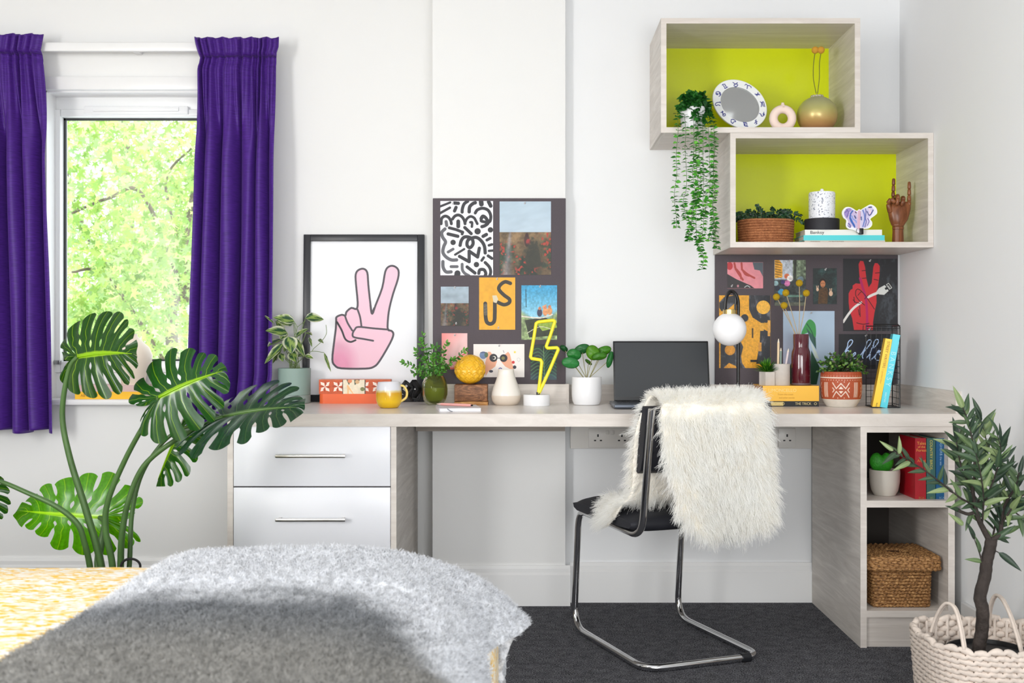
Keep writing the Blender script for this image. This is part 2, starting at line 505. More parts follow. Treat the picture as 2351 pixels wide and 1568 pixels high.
M_curtain, n, l, p = new_mat('purple_satin_weave')
tc = n.new('ShaderNodeTexCoord'); mp = n.new('ShaderNodeMapping'); mp.inputs['Scale'].default_value = (30, 30, 700)
t = n.new('ShaderNodeTexNoise'); t.inputs['Scale'].default_value = 1; t.inputs['Detail'].default_value = 3
l.new(tc.outputs['Object'], mp.inputs['Vector']); l.new(mp.outputs[0], t.inputs['Vector'])
r = ramp(n, [(0.3, (54, 22, 104)), (0.7, (82, 38, 142))]); l.new(t.outputs['Fac'], r.inputs[0]); l.new(r.outputs[0], p.inputs['Base Color'])
p.inputs['Roughness'].default_value = 0.5; p.inputs['Specular IOR Level'].default_value = 0.3
p.inputs['Sheen Weight'].default_value = 0.15; p.inputs['Sheen Tint'].default_value = (0.6, 0.4, 1, 1)

def curtain(label, edgeL, edgeR, ytop, ybot, pleats, seed):
    """edgeL/R: lists (py, px) of the two edges"""
    d = 4.19
    rr = np.random.default_rng(seed)
    root = thing('curtain', label, 'curtain', (X_((edgeL[0][1] + edgeR[0][1]) / 2, d), d, Z_(ybot, d)), 'purple curtains at the window')
    nu, nv = 300, 130
    u = np.linspace(0, 1, nu); py = ytop + (ybot - ytop) * np.linspace(0, 1, nv) ** 1.0
    ph = np.cumsum(rr.uniform(.6, 1.4, pleats)); ph = ph / ph[-1]
    ph = np.concatenate([[0], ph])
    # folds: warped sine, few folds below, many gathers at the heading
    k = np.interp(u, ph, np.arange(pleats + 1))
    fold = np.cos(2 * np.pi * k)
    fine = np.cos(2 * np.pi * (k * 1.9 + .35 * np.sin(11 * u + seed) + .2 * np.sin(23 * u))) * 0.75 + 0.3 * np.cos(2 * np.pi * k * 3.7 + 2)
    G = np.zeros((nu, nv, 3))
    for j, y in enumerate(py):
        xl = np.interp(y, [e[0] for e in edgeL], [e[1] for e in edgeL]); xr = np.interp(y, [e[0] for e in edgeR], [e[1] for e in edgeR])
        t = (y - ytop)
        head = np.clip(1 - t / 55, 0, 1) ** .7 if t < 55 else 0
        trans = np.clip((t - 40) / 260, 0, 1); trans = trans * trans * (3 - 2 * trans)
        amp = 0.013 * (1 - trans) + 0.044 * trans
        prof = fine * (1 - trans) + fold * trans + 0.12 * np.sin(k * 9 + y * .01) * trans
        bul = 0.012 if t < 42 else 0.0
        if 40 < t < 58: bul = -0.006
        lat = 0.010 * trans * np.sin(2 * np.pi * k) * 1.0
        G[:, j, 0] = X_(xl + (xr - xl) * u, d) + lat
        G[:, j, 1] = d - bul - amp * prof * 0.9
        zr = 2.6 * (1 - np.clip(t / 8, 0, 1)) * (fine + .6 * np.sin(u * 37 + seed))
        zb = 4.0 * np.sin(2 * np.pi * k * .5 + 1) * np.clip((t - (ybot - ytop) + 30) / 30, 0, 1)
        G[:, j, 2] = [Z_(y + a + b_, d) for a, b_ in zip(zr, zb)]
    nh = int(nv * 44 / (ybot - ytop))
    MB().grid(G[:, nh:], flip=True).build('drape', M_curtain, root, thick=.002, angle=180)
    MB().grid(G[:, :nh + 1], flip=True).build('gathered_heading', M_curtain, root, thick=.004, angle=180)
    # hem
    return root
curtain('purple curtain drawn to the left of the window, cut by the picture edge', [(80, -150), (200, -150), (990, -140)],
        [(80, 100), (96, 97), (120, 92), (150, 97), (300, 112), (600, 122), (990, 131)], 80, 990, 6, 3)
curtain('purple curtain between the window and the framed peace-sign picture', [(88, 448), (100, 450), (128, 458), (160, 452), (300, 455), (600, 446), (985, 434)],
        [(88, 641), (110, 640), (130, 633), (160, 633), (600, 632), (860, 630), (985, 612)], 88, 985, 5, 11)

# ------------------------------------------------------------------ trees outside the window
M_bark = mat('bark_grey', (112, 100, 88), .9, var=.3, vscale=20)
M_outleaf = leafmat('tree_leaf', .45, .5)
def outleaf(mb_v, mb_f, mb_c, cs, size, cols, r):
    """palmate 5-lobed leaves, flat fans with random tilt"""
    n = len(cs); k = 11
    ang = np.linspace(-2.3, 2.3, k); rad = np.array([.55, .3, .8, .34, 1.0, .36, 1.0, .34, .8, .3, .55]) 
    rad[5] = 1.15; rad[4] = .42; rad[6] = .42; rad[3] = .95; rad[7] = .95; rad[2] = .36; rad[8] = .36; rad[1] = .7; rad[9] = .7; rad[0] = .2; rad[10] = .2
    base = np.stack([np.sin(ang) * rad, np.cos(ang) * rad, -0.15 * rad], -1)
    base = np.vstack([[0, 0, 0], base])
    A = r.normal(size=(n, 3)); A /= np.linalg.norm(A, axis=1)[:, None]
    A[:, 2] = -abs(A[:, 2]) * .6; A /= np.linalg.norm(A, axis=1)[:, None]
    B = np.cross(A, r.normal(size=(n, 3))); B /= np.linalg.norm(B, axis=1)[:, None]
    C = np.cross(A, B)
    s = size * r.uniform(.6, 1.2, n)
    V = cs[:, None, :] + s[:, None, None] * (base[None, :, 0:1] * B[:, None, :] + base[None, :, 1:2] * A[:, None, :] + base[None, :, 2:3] * C[:, None, :])
    f0 = np.array([(0, i, i + 1) for i in range(1, k)])
    Fc = (f0[None] + (np.arange(n) * (k + 1))[:, None, None]).reshape(-1, 3)
    c = np.repeat(cols, k + 1, axis=0)
    return V.reshape(-1, 3), Fc, c
def tree(label, base, limbs, clusters, size, palette, seed, nleaf):
    r = np.random.default_rng(seed)
    root = thing('leafy_tree', label, 'tree', base, 'trees outside the window')
    mb = MB()
    for pts, r0, r1 in limbs:
        q = spl(pts, 6); mb.tube(q, np.linspace(r0, r1, len(q)), 8)
    mb.build('trunk', M_bark, root)
    w = np.array([c[3] for c in clusters]); w = w / w.sum()
    pick = r.choice(len(clusters), nleaf, p=w)
    C = np.array([c[:3] for c in clusters])[pick]; R = np.array([c[4] for c in clusters])[pick]
    cs = C + r.normal(size=(nleaf, 3)) * R[:, None] * np.array([1, .8, .7])
    pal = np.array([lin(np.array(c) / 255) for c in palette])
    V, Fc, c = outleaf(None, None, None, cs, size, pal[r.integers(0, len(pal), nleaf)] * r.uniform(.8, 1.15, (nleaf, 1)), r)
    mb = MB(); mb.add(V, Fc.tolist(), c)
    mb.build('leaves', M_outleaf, root, smooth=False, kind='stuff')
def PX(px, py, d): return tuple(P(px, py, d))
r_ = np.random.default_rng(5)
cl = []
for i in range(60):
    px, py = r_.uniform(40, 560), r_.uniform(250, 900); d = r_.uniform(6.2, 8.6)
    cl.append((*PX(px, py, d), r_.uniform(.4, 1), (r_.uniform(.12, .26))))
tree('maple with bright green leaves close outside the window pane', (X_(330, 7), 7.0, 0),
     [([PX(520, 1800, 7), PX(395, 800, 7.0), PX(432, 680, 7.1), PX(425, 560, 7.2), PX(470, 300, 7.3)], .05, .012),
      ([PX(395, 860, 7), PX(250, 640, 6.6), PX(165, 625, 6.4)], .016, .006),
      ([PX(432, 700, 7), PX(330, 450, 6.8), PX(250, 455, 6.6), PX(165, 490, 6.4)], .016, .007),
      ([PX(430, 600, 7), PX(380, 420, 7.4), PX(440, 340, 7.4)], .014, .006)],
     cl, .048, [(158, 192, 92), (182, 208, 110), (202, 222, 130), (146, 184, 92), (214, 230, 160), (176, 208, 138)], 6, 9500)  # leaf palette paled to suggest outdoor haze
cl = []
for i in range(90):
    px, py = r_.uniform(40, 620), r_.uniform(230, 1000); d = r_.uniform(10.0, 14)
    cl.append((*PX(px, py, d), r_.uniform(.4, 1), r_.uniform(.3, .6)))
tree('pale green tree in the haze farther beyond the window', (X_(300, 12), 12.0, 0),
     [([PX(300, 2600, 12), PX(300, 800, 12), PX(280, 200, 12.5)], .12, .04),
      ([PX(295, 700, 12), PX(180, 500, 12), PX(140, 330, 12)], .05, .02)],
     cl, .085, [(186, 216, 160), (206, 228, 178), (170, 205, 140), (222, 236, 200)], 8, 7000)  # haze is put into these pale leaf colours
# ------------------------------------------------------------------ worktop and desk units
dx0 = X_(522, DF)
o = MB().box(dx0, XR, DF, WR - .0, ZD - .041, ZD, .0015).build('worktop', M_woodtop)
# cut shape: deeper at left (window wall), shallower at the breast
bpy.data.objects.remove(o)
mb = MB()
mb.box(dx0, xb0, DF, WL, ZD - .041, ZD, .001)
mb.box(xb0, xb1, DF, BR, ZD - .041, ZD, .001)
mb.box(xb1, XR, DF, WR, ZD - .041, ZD, .001)
wt = thing('worktop', 'long pale limed-oak worktop running from the drawers to the right-hand wall', 'worktop', ((dx0 + XR) / 2, DF, ZD - .041))
mb.build('top_board', M_woodtop, wt, smooth=False)
MB().box(dx0, XR, DF - .0015, DF - .0001, ZD - .041, ZD, 0).build('edge_banding', M_edge, wt, smooth=False)
# upstands
up = thing('upstand', 'limed-oak upstand strip at the foot of the chimney breast', 'upstand', ((xb0 + xb1) / 2, BR - .02, ZD), 'upstands along the worktop')
yb = BR - .018
MB().box(xb0 + .002, xb1 + .012, yb, BR, ZD, .828).build('strip', M_wood, up, smooth=False)
MB().box(xb1 + .003, xb1 + .013, yb - .0012, BR + .02, ZD, .8285).build('end_cap', M_edge, up, smooth=False)
up = thing('upstand', 'limed-oak upstand strip behind the laptop and lamp', 'upstand', ((xb1 + XR) / 2, WR - .02, ZD), 'upstands along the worktop')
MB().box(xb1 + .014, XR - .019, WR - .018, WR, ZD, .824).build('strip', M_wood, up, smooth=False)
up = thing('upstand', 'limed-oak upstand strip along the right-hand wall', 'upstand', (XR - .01, 3.9, ZD), 'upstands along the worktop')
MB().box(XR - .018, XR, DF + .03, WR, ZD, .826).build('strip', M_woodend, up, smooth=False)
MB().box(XR - .0185, XR, DF + .028, DF + .03, ZD, .8265).build('end_cap', M_edge, up, smooth=False)
# batten under the worktop on the breast
tag(MB().box(xb0 - .06, xb1 - .002, BR - .02, BR - .0005, Z_(990, BR - .02), ZD - .0415).build('batten', M_batten, smooth=False),
    'oak support batten under the worktop across the chimney breast', 'batten')

# drawer unit ------------------------------------------------------
du = thing('drawer_unit', 'white-fronted drawer unit with steel bar handles under the left of the worktop', 'drawer unit', (-.696, DF + .02, 0))
x0, x1 = X_(522, DF), X_(910, DF)
zt = ZD - .0415
MB().box(x0, x0 + .018, DF + .002, WL - .02, 0, zt).build('side_panel', M_woodend, du, smooth=False)
MB().box(x1 - .018, x1, DF + .002, WL - .02, 0, zt).build('side_panel', M_woodend, du, smooth=False)
MB().box(x0 - .0, x0 + .018, DF + .0005, DF + .0019, 0, zt).build('edge_strip', M_edge, du, smooth=False)
MB().box(x1 - .018, x1, DF + .0005, DF + .0019, 0, zt).build('edge_strip', M_edge, du, smooth=False)
MB().box(x0 + .018, x1 - .018, DF + .03, WL - .03, .09, .108).build('bottom_panel', M_wood, du, smooth=False)
MB().box(x0 + .018, x1 - .018, DF + .022, DF + .03, .1, zt, 0).build('inner_carcass', mat('carcass_dark', (70, 62, 56), .7), du, smooth=False)
MB().box(x0 + .018, x1 - .018, DF + .05, DF + .065, 0, .09).build('plinth', M_woodend, du, smooth=False)
M_front = mat('gloss_white_front', (232, 233, 238), 0.3, spec=.5)
ys = [975.5, 1116.5, 1119.5, 1262.5, 1269.5, 1410]
for i in range(3):
    za, zb = Z_(ys[2 * i + 1], DF), Z_(ys[2 * i], DF)
    dr = MB().box(X_(536, DF), X_(896, DF), DF + .001, DF + .02, za, zb, .0012).build('drawer', M_front, du)
    if i < 2:
        yy = [1047.5, 1194][i]; zc = Z_(yy, DF - .03); h = MB()
        a, b_ = X_(632, DF - .03), X_(793, DF - .03)
        h.box(a, b_, DF - .034, DF - .026, zc - .0055, zc + .0055, .0025)
        for xx in (a + .006, b_ - .014): h.box(xx, xx + .008, DF - .03, DF + .002, zc - .0045, zc + .0045, .001)
        h.build('handle', M_steel, dr)

# right shelving cabinet -------------------------------------------
cb = thing('shelf_cabinet', 'open limed-oak cabinet with two cubbies under the right end of the worktop', 'cabinet', (1.23, DF + .02, 0))
cx0, cx1, ci0, ci1 = X_(1975.5, DF), X_(2192, DF), X_(1990, DF), X_(2177, DF)
MB().box(cx0, ci0, DF + .001, WR - .02, 0, zt).build('side_panel', M_woodend, cb, smooth=False)
MB().box(ci1, cx1, DF + .001, WR - .02, 0, zt).build('side_panel', M_woodend, cb, smooth=False)
for a, b_ in ((cx0, ci0), (ci1, cx1)):
    MB().box(a, b_, DF - .0005, DF + .0008, 0, zt).build('edge_strip', M_edge, cb, smooth=False)
zr = Z_(993, DF); s1, s0 = Z_(1149.5, DF), Z_(1165, DF); b1, b0 = Z_(1402, DF), Z_(1417.5, DF)
def shelf(z0, z1, nm):
    o = MB().box(ci0, ci1, DF + .001, WR - .04, z0, z1).build(nm, M_wood, cb, smooth=False)
    MB().box(ci0, ci1, DF - .0003, DF + .0008, z0, z1).build('edge_strip', M_edge, o, smooth=False)
shelf(zr, zt, 'top_rail'); shelf(s0, s1, 'shelf'); shelf(b0, b1, 'shelf')
MB().box(ci0, ci1, DF + .012, DF + .03, 0, b0).build('plinth', M_wood, cb, smooth=False)
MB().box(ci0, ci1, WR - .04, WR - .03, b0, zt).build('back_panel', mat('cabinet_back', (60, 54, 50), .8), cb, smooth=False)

# socket trunking on the wall under the worktop
tk = thing('socket_trunking', 'white socket trunking on the alcove wall just under the worktop', 'socket panel', (.6, WR - .02, .58))
ty = WR - .022; tz0, tz1 = Z_(1030, ty), ZD - .043
M_sock = mat('white_plastic', (222, 219, 214), .3)
MB().box(xb1 + .02, cx0 - .002, ty, WR, tz0, tz1, .002).build('trunking_box', M_sock, tk)
def socket(px0, px1, double=True):
    a, b_ = X_(px0, ty), X_(px1, ty)
    o = MB().box(a, b_, ty - .009, ty + .001, Z_(1027, ty), Z_(983, ty), .0025).build('socket_plate', M_sock, tk)
    pins = MB(); n = 2 if double else 1
    for k in range(n):
        cx = a + (b_ - a) * ((.22, .78)[k] if double else .5); cz = Z_(1005, ty)
        pins.box(cx - .003, cx + .003, ty - .0096, ty - .0088, cz + .004, cz + .014)
        for s in (-1, 1): pins.box(cx + s * .011 - .004, cx + s * .011 + .004, ty - .0096, ty - .0088, cz - .012, cz - .007)
    pins.build('pin_hole', M_black, o, smooth=False)
    sw = MB()
    for k in range(n):
        cx = a + (b_ - a) * ((.44, .56)[k] if double else .5)
        cz = Z_(992 if double else 988, ty)
        if double: sw.box(cx - .006, cx + .006, ty - .013, ty - .008, cz - .008, cz + .008, .002)
    if double: sw.build('rocker_switch', M_sock, o)
socket(1351, 1449); socket(1460, 1555); socket(1786, 1826, False)

# ------------------------------------------------------------------ wall boxes
def wallbox(label, xl, xr, zb, zt_, yf, yb):
    root = thing('wall_shelf_box', label, 'shelf', ((xl + xr) / 2, yb, zb), 'open shelf boxes on the wall')
    t = .019
    MB().box(xl, xl + t, yf + .001, yb, zb, zt_).build('side_panel', M_woodend, root, smooth=False)
    MB().box(xr - t, xr, yf + .001, yb, zb, zt_).build('side_panel', M_woodend, root, smooth=False)
    MB().box(xl + t, xr - t, yf + .001, yb, zt_ - t, zt_).build('top_panel', M_wood, root, smooth=False)
    MB().box(xl + t, xr - t, yf + .001, yb, zb, zb + t).build('bottom_panel', M_wood, root, smooth=False)
    MB().box(xl + t, xr - t, yb - .02, yb - .002, zb + t, zt_ - t).build('back_panel', M_lime, root, smooth=False, label='glossy lime green back panel')
    e = MB()
    for a in ((xl, xl + t, zb, zt_), (xr - t, xr, zb, zt_), (xl + t, xr - t, zb, zb + t), (xl + t, xr - t, zt_ - t, zt_)):
        e.box(a[0], a[1], yf - .0006, yf + .0009, a[2], a[3])
    e.build('edge_banding', M_edge, root, smooth=False)
    return root
YS = 3.865
ux0, ux1, uz0, uz1 = X_(1517.5, YS), X_(1975, YS), 1.7135, Z_(41.5, YS)
lx0, lx1, lz0, lz1 = X_(1676.5, YS), XR - .001, Z_(568, YS), 1.713
wallbox('upper limed-oak shelf box with lime green back holding the round mirror', ux0, ux1, uz0, uz1, YS, WR - .001)
wallbox('lower limed-oak shelf box with lime green back holding the candle and wooden hand', lx0, lx1, lz0, lz1, YS, WR - .001)
UZ = uz0 + .019; LZ = lz0 + .019      # shelf surfaces

# ------------------------------------------------------------------ pinboards
by = BR - .012
pb = MB().box(X_(993.5, by), X_(1299, by), by, BR, .8282, Z_(455, by), .002).build('pinboard', M_board)
tag(pb, 'tall charcoal pinboard on the chimney breast above the lightning lamp', 'pinboard', 'charcoal pinboards')
by2 = WR - .012
pb = MB().box(X_(1642, by2), X_(2062, by2), by2, WR, .8242, lz0 - .0005, .002).build('pinboard', M_board)
tag(pb, 'wide charcoal pinboard below the shelf boxes behind the globe lamp', 'pinboard', 'charcoal pinboards')
M_pin = mat('clear_pin', (205, 205, 208), .15, spec=.8)
def pinned(c, d, label, gname, pins):
    o = c.sheet('pinned_print', planemap(d - .0016), M_print, None, thick=.0012)
    tag(o, label, 'print', gname)
    for (px, py) in pins:
        q = P(px, py, d - .002); mb = MB(); mb.ball(q, (.0035, .002, .0035), 6, 8); mb.tube([q, q + Vector((.001, -.009, .004))], .0022, 6)
        mb.build('push_pin', M_pin, o)
    return o
G1 = 'prints on the tall pinboard'; G2 = 'prints on the wide pinboard'
# --- doodle (crop 980,440 scale 7.467)
K = 7.467
def D(*a): return [(980 + x / K, 440 + y / K) for x, y in a]
c = Canvas(1011, 461.5, 1132, 632, 2.0, (238, 238, 242)); ink = (38, 38, 42)
for pts, w in [([(225, 255), (400, 185)], 34), ([(225, 370), (395, 275)], 38), ([(470, 195), (540, 200)], 50), ([(475, 330), (500, 270)], 50),
    ([(605, 350), (610, 290), (640, 210), (700, 165)], 48), ([(725, 345), (735, 260), (790, 205), (830, 190)], 52), ([(930, 170), (935, 215)], 70),
    ([(1060, 175), (1095, 245)], 56), ([(830, 365), (870, 310), (960, 285), (1050, 320), (1095, 410), (1085, 500), (1050, 530)], 46),
    ([(930, 460), (960, 420), (1010, 450), (1050, 530), (1000, 580), (945, 600)], 50), ([(950, 440), (930, 500), (1000, 520)], 44),
    ([(245, 550), (255, 460), (310, 420), (370, 440), (410, 500), (420, 550)], 44), ([(440, 470), (480, 420), (540, 400), (600, 430), (640, 490), (655, 550)], 44),
    ([(660, 520), (690, 460), (750, 425), (810, 450), (840, 500), (865, 550)], 40), ([(330, 515), (340, 580)], 48), ([(538, 510), (538, 595)], 58),
    ([(745, 525), (775, 530), (772, 600)], 38), ([(385, 620), (500, 650), (615, 695), (605, 725)], 44), ([(650, 615), (760, 720)], 48),
    ([(365, 725), (530, 765)], 50), ([(310, 640), (255, 700), (270, 780), (320, 860), (290, 940), (275, 1040), (330, 1120), (420, 1170), (510, 1170)], 50),
    ([(965, 765), (1020, 735)], 52), ([(1030, 830), (1085, 800)], 44), ([(1065, 920), (1115, 905)], 40), ([(1065, 1015), (1130, 1010)], 36), ([(1050, 1100), (1115, 1145)], 44),
    ([(570, 920), (590, 840), (640, 780), (720, 780), (780, 820), (790, 900), (740, 960), (690, 920), (700, 840), (760, 800), (850, 785), (930, 840), (985, 930), (1000, 1050)], 50),
    ([(365, 1035), (450, 985)], 42), ([(485, 1080), (640, 985)], 34), ([(560, 1110), (725, 1200), (725, 1020), (870, 1120), (900, 970)], 50),
    ([(940, 1180), (975, 1130)], 40), ([(1000, 1215), (1070, 1290), (1095, 1370), (1080, 1440)], 46), ([(275, 1200), (280, 1300), (330, 1375), (415, 1375)], 50),
    ([(415, 1285), (520, 1285)], 44), ([(605, 1245), (610, 1340), (650, 1400), (720, 1440)], 44), ([(690, 1290), (825, 1395)], 48),
    ([(890, 1400), (910, 1340), (980, 1340), (1010, 1400), (1000, 1440)], 48), ([(520, 1440), (525, 1400)], 90)]:
    sm = 5 if len(pts) > 2 and (560, 1110) not in pts and (385, 620) not in pts else 0
    g = 92 if pts[0] in [(310, 640), (275, 1200), (415, 1285), (605, 1245), (330, 515), (365, 1035)] else 40
    c.stroke(D(*pts), w * 1.14 / K, (g, g, g + 6), smooth=sm)
for x, y, r in [(870, 680, 54), (1090, 655, 46), (450, 870, 46), (850, 1250, 46)]:
    (px, py), = D((x, y)); c.disk(px, py, r / K, ink)
pinned(c, by, 'black and white doodle print at the top left of the tall pinboard', G1, [(1040, 468)])

K2 = 3.564
def E(*a): return [(980 + x / K2, 440 + y / K2) for x, y in a]
def field(c, x0, y0, x1, y1, hz, seed):
    w = x1 - x0; h = y1 - y0; X, Y = c.X, c.Y; v = (Y - y0) / h
    n = fbm(X, Y, w * .09, seed, 4); n2 = fbm(X, Y, w * .22, seed + 5, 3); n3 = fbm(X, Y, w * .05, seed + 9, 2)
    sky = np.array([178, 198, 212.]) * (1 - v[..., None] * .3) + np.array([210, 210, 224.]) * (v[..., None] * .3)
    sky = sky + (fbm(X + Y, Y * 2, w * .3, seed + 3)[..., None] - .5) * 22
    g = np.array([128, 104, 74.])[None, None] * (.45 + .9 * n[..., None])
    g = g * (1 - .5 * np.clip(v - .6, 0, 1)[..., None])
    t = np.clip((n2 - .48) * 6, 0, 1)[..., None] * np.clip((v - .5) * 6, 0, 1)[..., None]
    g = g * (1 - t) + np.array([44, 58, 42.]) * t * (.5 + n[..., None])
    red = (np.clip((n3 - .6) * 7, 0, 1) * np.clip((n2 - .42) * 6, 0, 1))[..., None]; g = g * (1 - red) + np.array([170, 62, 48.]) * red
    cx = x0 + w * .2 - (v - .45) * w * .12
    path = np.clip(1 - np.abs(X - cx) / (w * (.03 + .2 * (v - .4))), 0, 1)[..., None] * .8
    g = g * (1 - path) + (np.array([150, 146, 152.]) * (.6 + .6 * n[..., None])) * path
    m = (v > hz)[..., None]
    c.c = np.clip(np.where(m, g, sky) / 255, 0, 1)
    fx, fy = x0 + w * .53, y0 + h * (hz + .04)
    c.disk(fx, fy + h * .07, w * .05, (70, 44, 40), h * .09); c.disk(fx, fy, w * .03, (60, 34, 34), h * .028)
    c.disk(fx + w * .03, fy + h * .09, w * .045, (150, 52, 52), h * .04)
    c.mix(np.clip((1.15 - np.hypot((X - x0 - w * .64) / (w * .2), (Y - y0 - h * .8) / (h * .24))) * 2 + (n - .5) * 3, 0, .85) * (v > hz), (40, 44, 36))
c = Canvas(1147, 462.5, 1265, 631, 1.6); field(c, 1147, 462.5, 1265, 631, .42, 3)
pinned(c, by, 'large photo of a person in a red poppy field under pale sky', G1, [(1205, 467)])
c = Canvas(1012, 658, 1076, 748, 1.8); field(c, 1012, 658, 1076, 748, .42, 21)
c.speck(20, .3, 4); c.c *= .88
pinned(c, by, 'small dark photo of the poppy field, left of the yellow letter print', G1, [(1044, 661), (1047, 743)])
c = Canvas(1100, 637, 1183, 757, 2.0, (226, 164, 38)); c.speck(9, .12, 8); c.rect(1141, 637, 1183, 757, (236, 178, 52), .3)
c.stroke(E((683, 750), (640, 738), (600, 765), (590, 800), (630, 845), (675, 880), (672, 910), (630, 925), (580, 905)), 8.2, (48, 44, 36), 6)
c.stroke(E((478, 915), (480, 1010), (490, 1065), (520, 1082), (550, 1062), (556, 1000), (556, 905)), 8.6, (48, 44, 40), 6)
c.poly(E((535, 850), (570, 848), (584, 880), (570, 912), (545, 905)), (214, 200, 170)); c.stroke(E((480, 930), (482, 1000)), 8, (88, 84, 76))
for yy in (940, 965, 990): c.stroke(E((468, yy), (492, yy - 8)), 1, (120, 110, 90))
pinned(c, by, 'yellow print with the letters U and S in black', G1, [(1141, 641), (1144, 753)])
c = Canvas(1197, 655, 1279, 780, 1.8); v = (c.Y - 655) / 125; n = fbm(c.X, c.Y, 9, 31, 4)
c.c = (np.array([52, 150, 196]) * (1 - v[..., None] * 1.1) + np.array([190, 222, 232]) * v[..., None] * 1.1) / 255
m = np.clip((v - (.48 - .22 * np.cos((c.X - 1238) / 22) * -1 * .6)) * 12, 0, 1) * (v > .3)
c.mix(m, (np.array([150, 172, 120])[None, None] * (.45 + .95 * n[..., None])) / 255)
c.poly([(1205, 735), (1250, 728), (1279, 742), (1279, 770), (1215, 775)], (52, 58, 44)); c.poly([(1230, 740), (1275, 735), (1279, 752), (1245, 760)], (150, 176, 74))
c.stroke([(1207, 665), (1208, 705)], 1.6, (40, 70, 80)); c.stroke([(1197, 726), (1240, 730), (1268, 722)], 3, (222, 214, 200), 4)
for a, b_, cc in ((1239, 718, (60, 60, 84)), (1252, 716, (222, 150, 100)), (1262, 714, (214, 150, 96))):
    c.disk(a, b_, 6, cc, 9); c.disk(a, b_ - 10, 3.4, (196, 120, 84))
c.stroke([(1250, 712), (1246, 704), (1254, 700)], 2.4, (220, 150, 100)); c.stroke([(1210, 765), (1240, 750), (1272, 758)], 1.6, (214, 214, 190), 4); c.speck(4, .35, 77)
pinned(c, by, 'photo of two sunlit people against blue sky, behind the lightning lamp', G1, [(1240, 658)])
c = Canvas(1014, 765, 1073, 848, 1.6); u = (c.X - 1014) / 59; v = (c.Y - 765) / 83
c.c = (np.array([236, 136, 132]) * (1 - np.clip(u + v, 0, 1))[..., None] + np.array([232, 190, 190]) * np.clip(u + v, 0, 1)[..., None]) / 255
c.poly([(1018, 842), (1045, 822), (1073, 808), (1073, 848), (1014, 848)], (214, 96, 92)); c.poly([(1022, 842), (1046, 826), (1073, 815), (1073, 832), (1040, 844)], (226, 166, 168)); c.stroke([(1020, 840), (1073, 812)], 1.2, (250, 220, 216))
pinned(c, by, 'pink gradient print behind the green vase leaves', G1, [(1044, 770)])
c = Canvas(1087, 790, 1204, 866, 2.0, (236, 230, 226))
c.poly(E((500, 1310), (520, 1310), (575, 1385), (560, 1430), (505, 1470), (480, 1510), (478, 1400)), (228, 166, 134)); c.poly(E((665, 1310), (680, 1330), (715, 1470), (640, 1430), (600, 1380), (640, 1330)), (228, 166, 134))
c.disk(*E((545, 1360))[0], 9.2, (34, 34, 38)); c.disk(*E((628, 1362))[0], 8.8, (34, 34, 38)); c.disk(*E((550, 1360))[0], 4.2, (236, 230, 220)); c.disk(*E((546, 1360))[0], 3, (24, 24, 28))
c.disk(*E((624, 1362))[0], 4, (120, 116, 60)); c.stroke(E((570, 1362), (605, 1362)), 1.6, (50, 50, 56)); c.disk(*E((462, 1338))[0], 8.6, (110, 136, 176)); c.disk(*E((486, 1335))[0], 4.2, (84, 112, 84), 6)
c.stroke(E((440, 1318), (480, 1316)), 2, (70, 80, 110)); c.disk(*E((720, 1313))[0], 2.4, (232, 206, 80)); c.disk(*E((707, 1396))[0], 3.4, (204, 44, 48)); c.disk(*E((718, 1436))[0], 4, (36, 34, 50))
c.disk(*E((525, 1470))[0], 4.6, (44, 44, 66), 3); c.stroke(E((590, 1448), (602, 1442), (612, 1448)), 2, (80, 84, 150)); c.stroke(E((625, 1300), (632, 1318)), 1, (90, 90, 110))
c.stroke(spl(E((738, 1370), (750, 1360), (764, 1372), (752, 1392)), 5, True), .8, (190, 190, 190))
pinned(c, by, 'white print of hands making goggles around two round eyes', G1, [(1146, 794)])
c = Canvas(1218, 791, 1278, 872, 1.8, (28, 44, 42)); c.speck(12, .5, 5)
for i in range(9):
    y = 796 + i * 8
    c.stroke([(1250, y + 16), (1236, y + 4), (1219, y + 10 + i)], 2.4, (58 + 6 * (i % 3), 104, 66), 5); c.stroke([(1250, y + 16), (1264, y), (1278, y + 8)], 2.4, (46, 92 + 6 * (i % 3), 66), 5)
c.stroke([(1248, 795), (1250, 872)], 1.4, (110, 150, 90)); c.mix(np.clip((c.Y - 850) / 30, 0, .5), (70, 100, 120))
pinned(c, by, 'dark green palm leaf print behind the point of the lightning lamp', G1, [(1250, 868)])

# --- board 2 (crop 1630,580 scale 4.9)
K3 = 4.9
def H(*a): return [(1630 + x / K3, 580 + y / K3) for x, y in a]
c = Canvas(1670, 602, 1752, 662, 2.0, (226, 142, 152)); c.speck(8, .1, 3)
c.poly(H((195, 240), (300, 300), (460, 370), (500, 400), (195, 400)), (52, 48, 50)); c.poly(H((480, 110), (597, 110), (597, 270), (560, 200), (500, 190)), (84, 96, 104))
c.disk(*H((222, 150))[0], 7, (190, 54, 60), 9)
for pts in ([(280, 160), (310, 220), (370, 305)], [(300, 190), (340, 240), (350, 290)], [(360, 190), (420, 240), (500, 285)], [(370, 200), (400, 245), (440, 260)], [(355, 120), (360, 190)], [(275, 120), (290, 190)]):
    c.stroke(H(*pts), 4.4, (176, 66, 60), 5)
c.disk(*H((315, 375))[0], 2.4, (196, 130, 140), 3); c.stroke(H((390, 390), (420, 372), (450, 390)), 2, (186, 190, 190), 4)
pinned(c, by2, 'pink print of two reaching hands above the globe lamp', G2, [(1680, 657)])
c = Canvas(1778, 597, 1850, 702, 1.8, (188, 196, 206)); n = fbm(c.X, c.Y, 7, 41, 4)[..., None]
c.poly(H((728, 82), (780, 82), (815, 130), (815, 280), (728, 290)), (222, 160, 48)); 
